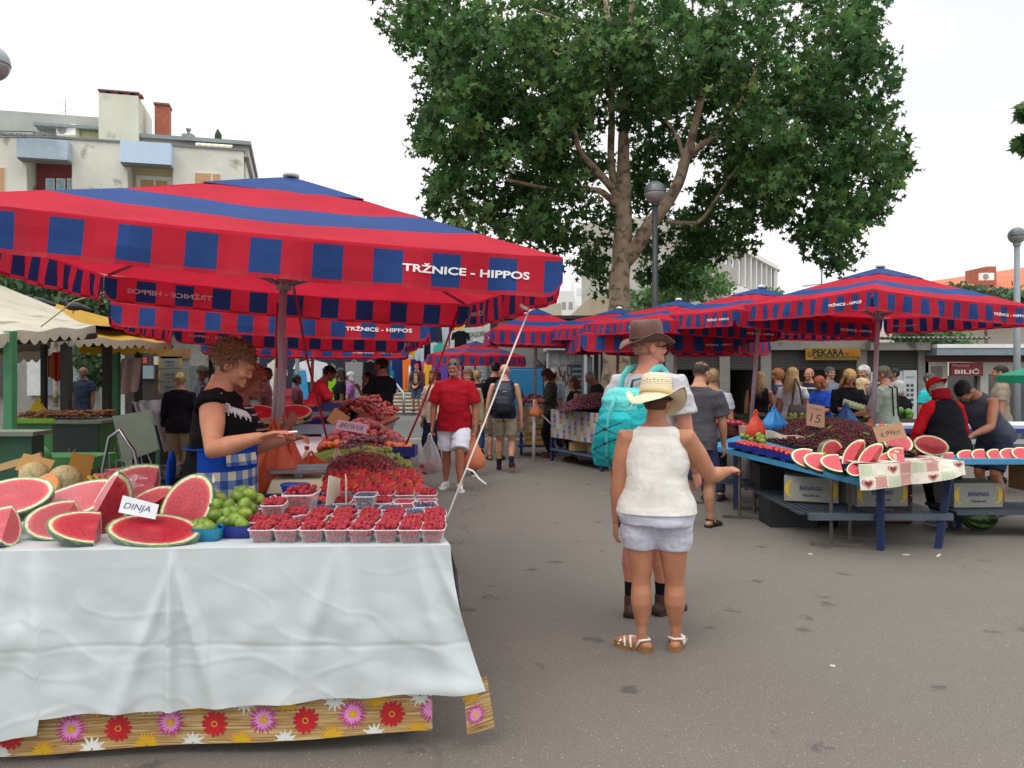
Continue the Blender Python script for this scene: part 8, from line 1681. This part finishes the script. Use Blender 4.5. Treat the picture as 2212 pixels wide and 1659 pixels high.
r,J,MH,MU,lg=person('bald man in a navy tank top and beige shorts walking away with a dark backpack',(XX(1090,BX_),BX_,0),-4,1.74,1.04,False,'#c18e74',top=dict(c='#20263e',sl=0,len=.49,off=.012,wr=.008,name='tank_top'),bottom=dict(c='#a79c8a',len=.66,loose=.016,wr=.012),shoes=('shoe','#23273c','#a33a2c'),socks=('#161826',.25),hair=None,
 armR=((.2,-.05,-1),(.08,.1,-1)),armL=((.24,-.08,-1),(.1,.02,-1)),legR=(.07,-.10,.045,.03,8),legL=(.06,.10,0,.02,8),head=(6,0,0),vox=.010,seed=8)
DB=mat('dark_nylon','#1c2032',.6,var=.2,vs=8,bump=.5,bs=20)
bp=thing('backpack','dark navy daypack on the bald man walking away','backpack',r.location,R(-4))
b=MB().loft([(0,-.20,.94,.13,.06),(0,-.23,1.0,.165,.11),(0,-.235,1.15,.17,.12),(0,-.22,1.32,.155,.10),(0,-.19,1.42,.12,.06)],24,p=2.7);remesh(b,'main_bag',[DB],.011,2,disp=.012,ds=10,parent=bp)
b=MB().loft([(0,-.33,.98,.11,.04),(0,-.35,1.1,.12,.05),(0,-.34,1.2,.10,.04)],20,p=2.6);remesh(b,'front_pocket',[DB],.011,2,disp=.006,parent=bp)
for s in(-1,1):MB().tube([(s*.08,-.14,1.42),(s*.10,-.02,1.46),(s*.115,.10,1.38),(s*.12,.09,1.2),(s*.14,-.10,1.05)],(.006,.022),8).build('shoulder_strap',DB,bp,True)
t=text_mb('daypack',.06,.012,.01)
MB().box((.03,-.345,1.29),(.06,.006,.012)).build('logo_patch',hexmat('#9aa0a8',.6),bp);MB().tube([(0,-.16,.92),(.0,-.20,.80)],(.012,.003),6).build('strap_end',hexmat('#121418',.6),bp)
SX=4.35
r,J,MH,MU,lg=person('seller with messy blond hair, black top and blue checked apron holding a cigarette',(XX(468,SX),SX,0),-80,1.81,1.28,True,'#b67d62',top=dict(c='#0d0d10',sl=.16,len=.50,off=.014,wr=.008,neck=.832,name='black_top'),shz=.806,bottom=dict(c='#0b0b0e',len=1.9,loose=.012,wr=.006,name='trousers',top=.56),shoes=('shoe','#202024','#101012'),hair=('messy','#6e4a30'),
 armR=((.62,.14,-.72),(.38,.85,.24)),armL=((.15,.30,-.95),(-.35,.95,.22)),lean=2,head=(24,-4,0),vox=.0065,near=True,hands=((.30,(.1,.1,-1)),(.8,(.3,.1,-1))),seed=9,bust=.014)
for k,s in enumerate(((.05,.92),(.02,.9))):pass
tb=MB();rg=random.Random(5)
for i in range(26):
 x=-.085+i*.0068;z=1.232-.0008*i;tb.tube([MU@Vector((x,.135+.01*math.cos(x*12)+.010,z+rg.uniform(-.008,.02))),MU@Vector((x+rg.uniform(-.004,.008),.137+.01*math.cos(x*12)+.010,z+rg.uniform(-.035,-.005)))],.0022,4)
AC=check_mat('apron_check',('#b9b39c','#5a7198','#20407e'),.095,coord='UV');AB=cloth('#123f9c')
def apron(root,z0,z1,rx_,ry_,cy_,a0,a1,mats,split,name='apron',uvs=1.0):
 me_b=MB();nu_,nv_=28,16;uv=[]
 for i in range(nu_+1):
  for j in range(nv_+1):
   u,v=i/nu_,j/nv_;a=a0+(a1-a0)*u;z=z0+(z1-z0)*v;k_=1+.18*(1-v)*.3;w__=.006*math.sin(u*19+v*2)*(1.2-v)
   me_b.v.append(((rx_*k_+w__)*math.cos(a),cy_+(ry_*k_+w__)*math.sin(a),z));uv.append((u*abs(a1-a0)*rx_*uvs,z))
 for i in range(nu_):
  for j in range(nv_):q=i*(nv_+1)+j;me_b.f.append((q,q+nv_+1,q+nv_+2,q+1));me_b.m.append(0 if(j/nv_)<split else 1)
 o=me_b.build(name,mats,root,True);ul=o.data.uv_layers.new(name='uv')
 for l in o.data.loops:ul.data[l.index].uv=uv[l.vertex_index]
 return o
ap=apron(r,.55,1.215,.240,.196,.012,R(-20),R(165),[AC,AB],.80)
pk_=apron(r,1.12,1.18,.250,.208,.018,R(70),R(20),[AC,AC],.5,'pocket')
MB().tube([(.236*math.cos(a),.012+(.192 if math.sin(a)>0 else .165)*math.sin(a),1.205)for a in np.linspace(R(-200),R(165),40)],(.004,.016),6).build('apron_string',AB,ap,True)
remesh(MB().sph((-.02,-.235,1.10),(.05,.02,.09),12).sph((.03,-.24,1.05),(.03,.015,.10),12),'apron_bow',AB,.007,1,parent=ap)
tips=J['tipsR'];cg=thing('cigarette','lit cigarette between the seller\'s fingers','cigarette',W_(r,(tips[0][0]+tips[1][0])/2));MB().tube([(-.03,0,.008),(.035,-.03,.015)],.0045,8).build('paper',WHITE,cg)
for nm in('tipsR',):
 nb=MB()
 for p,d in J[nm]:nb.sph(p+d*.004+Vector((0,0,.003)),(.0055,.009,.004),8)
 nb.build('nail_varnish',hexmat('#d8483c',.3),r,True)
prt=MB()
def chest(x,z):
 return MU@Vector((x,.0,z))
from mathutils.bvhtree import BVHTree
def decal_on(root,child_prefix,strokes,m,name,rad=.0025,from_dir=Vector((0,1,0))):
 tgt=[c for c in root.children if c.name.startswith(child_prefix)][0];bt=BVHTree.FromPolygons([v.co for v in tgt.data.vertices],[p.vertices for p in tgt.data.polygons]);b=MB()
 for s in strokes:
  pts=[]
  for p in s:
   hit=bt.ray_cast(Vector(p)+from_dir*1.0,-from_dir)
   if hit[0]is not None:pts.append(hit[0]+from_dir*.0035)
  if len(pts)>1:b.tube(pts,rad,4)
 return b.build(name,m,root)
ss=[]
for i in range(20):
 x=.16-i*.016;z=1.435-.003*i;ss.append([(x,0,z+.018+.05*(i==0)),(x-.004,0,z),(x+.003*(-1)**i,0,z-.020-.016*(i%3==0))]);ss.append([(x,0,z+.010-.018*(i%2)),(x-.013,0,z-.010+.012*(i%2))])
decal_on(r,'black_top',ss,hexmat('#d8d8dc',.6),'lettering',.0034,Vector((.75,.66,0)).normalized())
S2=5.0
STT=stripes_mat('black_white_stripe','#15151a','#b9b0ac',2,.045,.78)
r2,J2,MH2,MU2,lg2=person('older woman with curly reddish hair and striped top in an orange checked apron',(XX(520,S2),S2,0),-75,1.68,1.22,True,'#8e5648',top=dict(c='#15151a',sl=.35,len=.50,off=.015,wr=.008,name='striped_top'),shirt_mat=STT,bottom=dict(c='#1c1c22',len=1.8,loose=.012),shoes=('shoe','#202024','#101012'),hair=('curly','#8a4434'),
 armR=((.05,.5,-1),(-.25,.75,1.0)),armL=((.1,.3,-1),(-.35,1,-.15)),head=(18,-5,0),vox=.009,near=True,hands=((1.3,(-.4,-.3,0)),(.9,1)),seed=10,bust=.014)
apron(r2,.48,.93,.20,.20,.012,R(-30),R(170),[check_mat('apron_orange',('#c08a3c','#b0702c','#96561c'),.03),check_mat('apron_orange',('#c08a3c','#b0702c','#96561c'),.03)],.5)
glasses(r2,MH2,1.62,True,.07,'#b0a49c')
# ---- others (mid distance), built simpler
def P2(label,x,d,yaw,**k):
 k.setdefault('vox',.013);z=k.pop('z',0);return person(label,(XX(x,d),d,z),yaw,**k)
def T(c,sl=.55,ln=.48,**k):return dict(c=c,sl=sl,len=ln,wr=.010,**k)
r,J,MH,MU,lg=P2('woman seller in a red cap and black vest with red sleeves, back to the viewer',2048,8.25,12,h=1.57,g=1.34,fem=True,sk='#a8745c',top=T('#101016',0,.47,name='vest',off=.03),bottom=dict(c='#0c0c10',len=1.9,loose=.02),shoes=('shoe','#8c94a4','#a0a4ac'),hair=('crop','#8a8078'),armR=((.42,.12,-1),(.30,.55,-.75)),armL=((.35,.2,-1),(-.1,.5,-.8)),lean=10,head=(25,0,0),vox=.010,near=True,seed=21)
RS=cloth('#a8101c');b=MB()
for nm in 'RL':
 S,E_,W,f=J[nm];ctr=MU@Vector((0,0,.79*1.66));b=MB().tube([ctr.lerp(S,.5),S,S.lerp(E_,.5),E_,E_.lerp(W,.5),E_.lerp(W,.95)],[.060,.071,.064,.056,.052,.042],14);remesh(b,'sleeve',RS,.010,1,disp=.010,ds=9,parent=r,seed=3)
remesh(MB().tube([MU@Vector((0,-.01,.80*1.66)),MU@Vector((0,0,.86*1.66))],[.10,.085],16).sph(MU@Vector((0,-.06,.81*1.66)),(.09,.05,.05),12),'scarf',cloth('#7c0c18'),.009,1,disp=.012,ds=14,parent=r)
cap(r,MH,1.72,'#a81422',-1)
r,J,MH,MU,lg=P2('muscular man in a grey tank top bending over the watermelon stall',2150,9.0,112,h=1.74,g=1.16,sk='#a06c50',top=T('#4a4e5c',0,.47,off=.012,name='tank_top'),bottom=dict(c='#26324a',len=.9),shoes=('shoe','#303034','#202024'),hair=('crop','#18120e'),armR=((.20,.55,-1),(0,1.0,-.15)),armL=((.25,.5,-1),(-.1,.9,-.3)),lean=38,head=(30,0,0),vox=.010,near=True,seed=22)
P2('man with short dark hair in a brown shirt beyond the tank top man',2162,11.5,60,h=1.72,sk='#9a6a52',top=T('#8a7c6c'),bottom=dict(c='#3a3a44',len=1.9),shoes=('shoe','#303034','#202024'),hair=('crop','#1c1612'),seed=23)
r,J,MH,MU,lg=P2('woman with long straight blond hair in a white top carrying a grey bag',1712,12.2,-38,h=1.68,fem=True,sk='#b5806a',top=T('#c9cdd6',.45,.47),bottom=dict(c='#4a4a52',len=1.8),shoes=('shoe','#303034','#202024'),hair=('long','#b99a6a'),armR=((.1,.2,-1),(-.1,.6,-.8)),armL=((.1,0,-1),(0,.3,-1)),head=(4,-10,0),seed=24,near=True)
hb=thing('shoulder_bag','dark grey shoulder bag of the woman with long blond hair','bag',(XX(1722,12.0),12.0,.95));MB().loft([(0,0,-.12,.13,.05),(0,0,0,.15,.06),(0,0,.15,.12,.035)],16,p=3).build('body',cloth('#55524e'),hb,True);MB().tube([(-.08,0,.14),(-.04,-.0,.45),(.0,.06,.55)],(.016,.004),6).tube([(.08,0,.14),(.04,-.0,.4),(.0,.06,.55)],(.016,.004),6).build('strap',cloth('#4a4642'),hb)
P2('woman with long ash blond hair and bare shoulders behind the umbrella pole',1640,12.6,-30,h=1.62,fem=True,sk='#b5806a',top=T('#1c1c20',0,.48),bottom=dict(c='#2a2a30',len=1.8),shoes=('shoe','#303034','#202024'),hair=('long','#a08458'),armR=((.15,.35,-1),(.3,.9,-.35)),seed=25,head=(5,-30,0))
P2('woman with curly ginger hair and a blue waistcoat by the vegetables',1680,13.4,70,h=1.66,g=1.1,fem=True,sk='#ad7760',top=T('#35475c',.3,.48),bottom=dict(c='#3c3a38',len=1.8),shoes=('shoe','#303034','#202024'),hair=('curly','#9a6638'),armR=((.1,.4,-1),(-.1,1,.1)),armL=((.1,.3,-1),(.0,1,.0)),seed=26)
P2('balding man in a dark striped jersey with his hand on his chin',1748,14.0,140,h=1.68,sk='#b07a64',shirt_mat=stripes_mat('jersey','#14151c','#a8a8ac',2,.11,.8),top=T('#14151c',.6,.48),bottom=dict(c='#2c2c34',len=1.9),shoes=('shoe','#303034','#202024'),hair=('receding','#8a8480'),armR=((.0,.5,-1),(-.3,.3,1)),seed=27)
P2('woman with short auburn hair in a bright blue blouse',1775,13.0,120,h=1.55,g=1.2,fem=True,sk='#a56e58',top=T('#1e429c',.9,.48),bottom=dict(c='#2c2c34',len=1.9),shoes=('shoe','#303034','#202024'),hair=('bob','#8a4a28'),armR=((.15,.5,-1),(-.1,1,-.2)),armL=((.15,.5,-1),(-.1,1,-.2)),head=(25,0,0),seed=28)
P2('man with dark grey hair and grey shirt half hidden behind the blue blouse',1792,14.6,200,h=1.70,sk='#a87860',top=T('#6c7684',.6),bottom=dict(c='#2c2c34',len=1.9),shoes=('shoe','#303034','#202024'),hair=('short','#4c4c50'),seed=29)
r,J,MH,MU,lg=P2('woman with tied blond hair in a black top holding an egg box',1832,11.4,168,h=1.66,g=1.08,fem=True,sk='#b57c62',top=T('#14161e',1.8,.48),bottom=dict(c='#16161c',len=1.9),shoes=('shoe','#303034','#202024'),hair=('long','#b8995c'),armR=((.1,.45,-1),(-.1,1,.15)),armL=((.1,.45,-1),(.1,1,.25)),head=(28,10,0),seed=30,near=True)
eg=thing('egg_box','pale egg carton held by the blond woman in black','egg box',PX(1845,876,11.0),R(-20),rot=(R(25),R(18),R(-20)));b=MB().box((0,0,0),(.30,.12,.04))
for i in range(6):
 for j in range(2):b.sph((-.125+i*.05,-.03+j*.06,.022),(.022,.024,.02),8)
b.build('carton',hexmat('#a8b08a',.8),eg)
P2('white haired man in a grey shirt turned left',1868,12.8,110,h=1.72,sk='#b27c68',top=T('#5b6470',.6),bottom=dict(c='#2c2c34',len=1.9),shoes=('shoe','#303034','#202024'),hair=('short','#c9c6c0'),seed=31,head=(5,10,0),near=True)
P2('older woman with pale blond hair in a black jacket',1862,11.6,215,h=1.52,g=1.1,fem=True,sk='#b88670',top=T('#101218',1.8,.48),bottom=dict(c='#14141a',len=1.9),shoes=('shoe','#303034','#202024'),hair=('bob','#c2ab84'),seed=32,head=(0,40,0))
r,J,MH,MU,lg=P2('man in a khaki cap and pale green shirt with dark braces',1912,10.9,40,h=1.70,g=1.2,sk='#a87258',top=T('#8c978a',.95),bottom=dict(c='#3a3c38',len=1.9),shoes=('shoe','#303034','#202024'),hair=('crop','#6a5c50'),armR=((.2,.3,-1),(-.3,.9,-.4)),armL=((.15,.3,-1),(.1,.9,-.2)),head=(10,20,0),seed=33,near=True)
cap(r,MH,1.70,'#5c5a48')
for s in(-.07,.07):MB().tube([(s,.135,1.15),(s,.13,1.40),(s,.0,1.435),(s,-.13,1.38),(s,-.15,1.0)],(.004,.014),6).build('brace',BLACK,r)
P2('small white haired person in black, seen from behind by the potatoes',1942,12.2,20,h=1.48,g=1.15,fem=True,sk='#a87860',top=T('#14151c',.6),bottom=dict(c='#14141a',len=1.9),shoes=('shoe','#303034','#202024'),hair=('bob','#a8a8a6'),seed=34)
P2('dark haired man in a pale blue shirt by the photo booth',1932,14.8,80,h=1.68,sk='#8a5e4a',top=T('#a8b4c2',.9),bottom=dict(c='#2c2c34',len=1.9),shoes=('shoe','#303034','#202024'),hair=('crop','#14100e'),seed=35)
P2('man in a turquoise shirt hidden behind the red capped seller',2008,12.6,210,h=1.60,sk='#a87860',top=T('#2cb0b4',.6),bottom=dict(c='#2c2c34',len=1.9),shoes=('shoe','#303034','#202024'),hair=('crop','#4a4844'),seed=36)
P2('man in a light shirt with grey hair just beyond the balding man',1540,9.9,-20,h=1.66,sk='#b58468',top=T('#b4bcc8',.6),bottom=dict(c='#2c3448',len=1.9),shoes=('shoe','#303034','#202024'),hair=('short','#a08a64'),seed=37)
P2('short person with dark curly hair behind the grey t-shirt man',1462,11.5,0,h=1.55,fem=True,sk='#a87860',top=T('#26262c',.6),bottom=dict(c='#2c2c34',len=1.9),shoes=('shoe','#303034','#202024'),hair=('curly','#2a1a14'),seed=38)
P2('man in a dark blue shirt standing deep inside the bakery',1757,17.7,150,h=1.66,sk='#5a4638',top=T('#1c2438',.9),bottom=dict(c='#14141a',len=1.9),shoes=('shoe','#303034','#202024'),hair=('crop','#14100e'),seed=39)
r,J,MH,MU,lg=P2('woman in a dark flowered blouse looking down at the peach table',1190,14.9,95,h=1.68,g=1.1,fem=True,sk='#a06a54',shirt_mat=mat('flower_blouse','#1f2a1e',.85,var=.4,vs=20,stain=(26,.56,'#8a4a50')),top=T('#1f2a1e',1.3,.40),bottom=dict(c='#14141a',len=1.9),shoes=('shoe','#5a3c30','#2c2420'),hair=('bob','#3a2018'),armR=((.1,.3,-1),(-.2,1,.1)),armL=((.1,.3,-1),(-.3,1,.1)),head=(32,0,0),seed=40,near=True)
r,J,MH,MU,lg=P2('man in a pale cap and blue grey checked shirt by the kiosk',1214,15.8,100,h=1.70,sk='#a87258',top=T('#8d9aaa',.9),bottom=dict(c='#3a3c44',len=1.9),shoes=('shoe','#5a3c30','#2c2420'),hair=('crop','#6a5c50'),head=(30,0,0),lean=10,seed=41);cap(r,MH,1.70,'#c4bea4')
P2('woman with short auburn hair in a black sleeveless top behind the cherries',1240,14.3,100,h=1.50,g=1.2,fem=True,sk='#a5705c',top=T('#101014',0,.48),bottom=dict(c='#14141a',len=1.9),shoes=('shoe','#5a3c30','#2c2420'),hair=('bob','#5a2c20'),seed=42)
r,J,MH,MU,lg=P2('grey haired man with glasses in a charcoal shirt leaning forward',1302,14.6,105,h=1.66,g=1.1,sk='#a56c58',top=T('#2c2e34',.8),bottom=dict(c='#26262c',len=1.9),shoes=('shoe','#5a3c30','#2c2420'),hair=('crop','#9a9896'),lean=16,head=(22,0,0),seed=43);glasses(r,MH,1.66,False)
r,J,MH,MU,lg=P2('dark haired man in a black jumper with a pale strap walking away',1070,14.4,0,h=1.80,sk='#a87258',top=T('#111218',1.85,.47),bottom=dict(c='#7d7364',len=1.0,loose=.02),shoes=('sandal','#4a3428','#2c2420'),hair=('crop','#1c1612'),seed=44);MB().tube([(-.10,-.135,1.12),(-.03,-.14,1.30),(.07,-.11,1.46),(.09,.0,1.49)],(.004,.018),6).build('strap',cloth('#b09a7c'),r)
P2('woman with long dark hair and cream sleeves behind the red polo man',938,13.4,150,h=1.66,fem=True,sk='#a87860',top=T('#d0c6b6',1.8,.45),bottom=dict(c='#1c2438',len=1.9),shoes=('shoe','#303034','#202024'),hair=('long','#3a2418'),seed=45)
P2('person in olive trousers walking behind the red polo man',1010,12.3,178,h=1.66,g=1.05,fem=True,sk='#a87860',top=T('#8a8068',1.8,.44),bottom=dict(c='#5a5246',len=1.95,loose=.02),shoes=('shoe','#202024','#c0c0c0'),hair=('bob','#5a3422'),seed=46)
P2('woman in a dark dress between the red polo man and the bald man',1030,15.5,10,h=1.64,g=1.15,fem=True,sk='#a87860',top=T('#22262e',.6,.44),bottom=dict(c='#34507a',len=1.9),shoes=('shoe','#5a3c30','#2c2420'),hair=('short','#b09468'),seed=47)
r,J,MH,MU,lg=P2('young man in a red cap, patterned shirt and denim shorts on the steps',900,28.6,172,z=.12,h=1.76,sk='#b07a64',top=T('#4a2c38',1.8,.47),bottom=dict(c='#3c4c68',len=.95),shoes=('shoe','#17171a','#d0d0d0'),hair=('crop','#6a4a30'),armR=((.1,.25,-1),(-.5,.6,-.5)),armL=((.1,.25,-1),(-.5,.6,-.5)),seed=48,vox=.016);cap(r,MH,1.76,'#b02430',-1)
MB().grid(lambda u,v:Vector((-.06+u*.12,.155,1.04+v*.36)),4,6).build('t_shirt',mat('yellow_print','#7a8468',.8,stain=(22,.52,'#d8b428')),r)
P2('man in a pale checked shirt and denim shorts at the top of the steps',878,31.8,0,z=.75,h=1.78,sk='#a87860',top=T('#97a5b8',.7),bottom=dict(c='#2c3850',len=.95),shoes=('shoe','#e0e0e0','#d0d0d0'),hair=('crop','#2c2018'),seed=49,vox=.016)
r,J,MH,MU,lg=P2('man in a black t-shirt and olive cargo shorts holding a bag of fruit',826,12.6,48,h=1.84,g=1.1,sk='#8a5a46',top=T('#0e0e12',.62,.47),bottom=dict(c='#68685a',len=1.0,loose=.022),shoes=('shoe','#303034','#202024'),hair=('crop','#14100e'),armR=((.1,.3,-1),(-.1,.9,-.5)),armL=((.15,.25,-1),(-.1,1,-.4)),head=(5,20,0),seed=50,near=True,hands=((1.0,1),(1.2,1)))
HL=W_(r,J['handL']);bag('pinkish carrier bag of tomatoes held by the man in the black t-shirt',(HL.x,HL.y,HL.z-.03),.24,.44,'#d89c90',.55,('#b03a2c',8,.04),8)
r,J,MH,MU,lg=P2('young woman in black with her hand at her forehead beside the second stall',794,14.6,110,h=1.62,g=1.05,fem=True,sk='#8e5c4c',top=T('#0f1218',.4,.44),bottom=dict(c='#0c0c12',len=1.95),shoes=('shoe','#303034','#202024'),hair=('bun','#140f0d'),armL=((.5,.3,-.6),(-.45,.5,1.0)),armR=((.15,.3,-1),(-.1,.6,-.6)),seed=51)
P2('grey haired woman in a lilac blouse waiting at the second stall',757,18.5,100,h=1.60,fem=True,sk='#9a6c5a',top=T('#8c5c98',.7,.46),bottom=dict(c='#26262c',len=1.9),shoes=('shoe','#303034','#202024'),hair=('bob','#a5a5a8'),armL=((.15,.3,-1),(.1,.6,-.7)),seed=52)
P2('dark haired woman in black reaching across the second stall',735,16.5,110,h=1.68,fem=True,sk='#6a4638',top=T('#101014',.6),bottom=dict(c='#14141a',len=1.9),shoes=('shoe','#303034','#202024'),hair=('bob','#2a1a14'),armR=((.1,.6,-.7),(0,1,-.4)),seed=53)
r,J,MH,MU,lg=P2('stall keeper in a red t-shirt leaning over the second fruit stall',668,12.4,-72,h=1.78,g=1.15,sk='#7c4438',top=T('#b0202c',.72,.47),bottom=dict(c='#1c1c24',len=1.9),shoes=('shoe','#303034','#202024'),hair=('crop','#1c1210'),armR=((.1,.6,-1),(-.1,1,.1)),armL=((.1,.6,-1),(-.1,1,-.1)),lean=22,head=(10,0,0),seed=54,near=True)
P2('dark haired man in a pinkish shirt beyond the watermelon halves',572,14.5,-80,h=1.70,sk='#7c5044',top=T('#a08088',.7,.46),bottom=dict(c='#26262c',len=1.9),shoes=('shoe','#303034','#202024'),hair=('crop','#14100e'),seed=55,head=(15,0,0))
P2('person in a mauve top behind the stall keeper in red',640,15.2,-60,h=1.56,fem=True,sk='#7c5044',top=T('#7a4a58',.7,.46),bottom=dict(c='#26262c',len=1.9),shoes=('shoe','#303034','#202024'),hair=('short','#2a1a16'),seed=56)
P2('fair haired woman with a bun in a dark jacket and beige trousers, from behind',388,11.2,10,h=1.62,g=1.1,fem=True,sk='#9a6c5a',top=T('#14121a',1.7,.46),bottom=dict(c='#8f8064',len=1.95,loose=.016),shoes=('shoe','#303034','#202024'),hair=('bun','#a58c5c'),seed=57)
r,J,MH,MU,lg=P2('man in a white cap and striped shirt behind the seller',424,13.8,-60,h=1.74,g=1.1,sk='#9a6c5a',shirt_mat=stripes_mat('striped_shirt','#b8bcc8','#3c4254',0,.03,.6),top=T('#b8bcc8',.7,.46),bottom=dict(c='#26262c',len=1.9),shoes=('shoe','#303034','#202024'),hair=('crop','#6a5c50'),lean=8,seed=58);cap(r,MH,1.74,'#b8bcb8')
P2('woman in a dark blue dress standing among the green posts',180,17.5,180,h=1.70,g=1.15,fem=True,sk='#5a3c32',top=T('#1c2634',.6,.44),bottom=dict(c='#1c2634',skirt=1,len=.62),shoes=('shoe','#303034','#202024'),hair=('short','#6a4430'),seed=59)
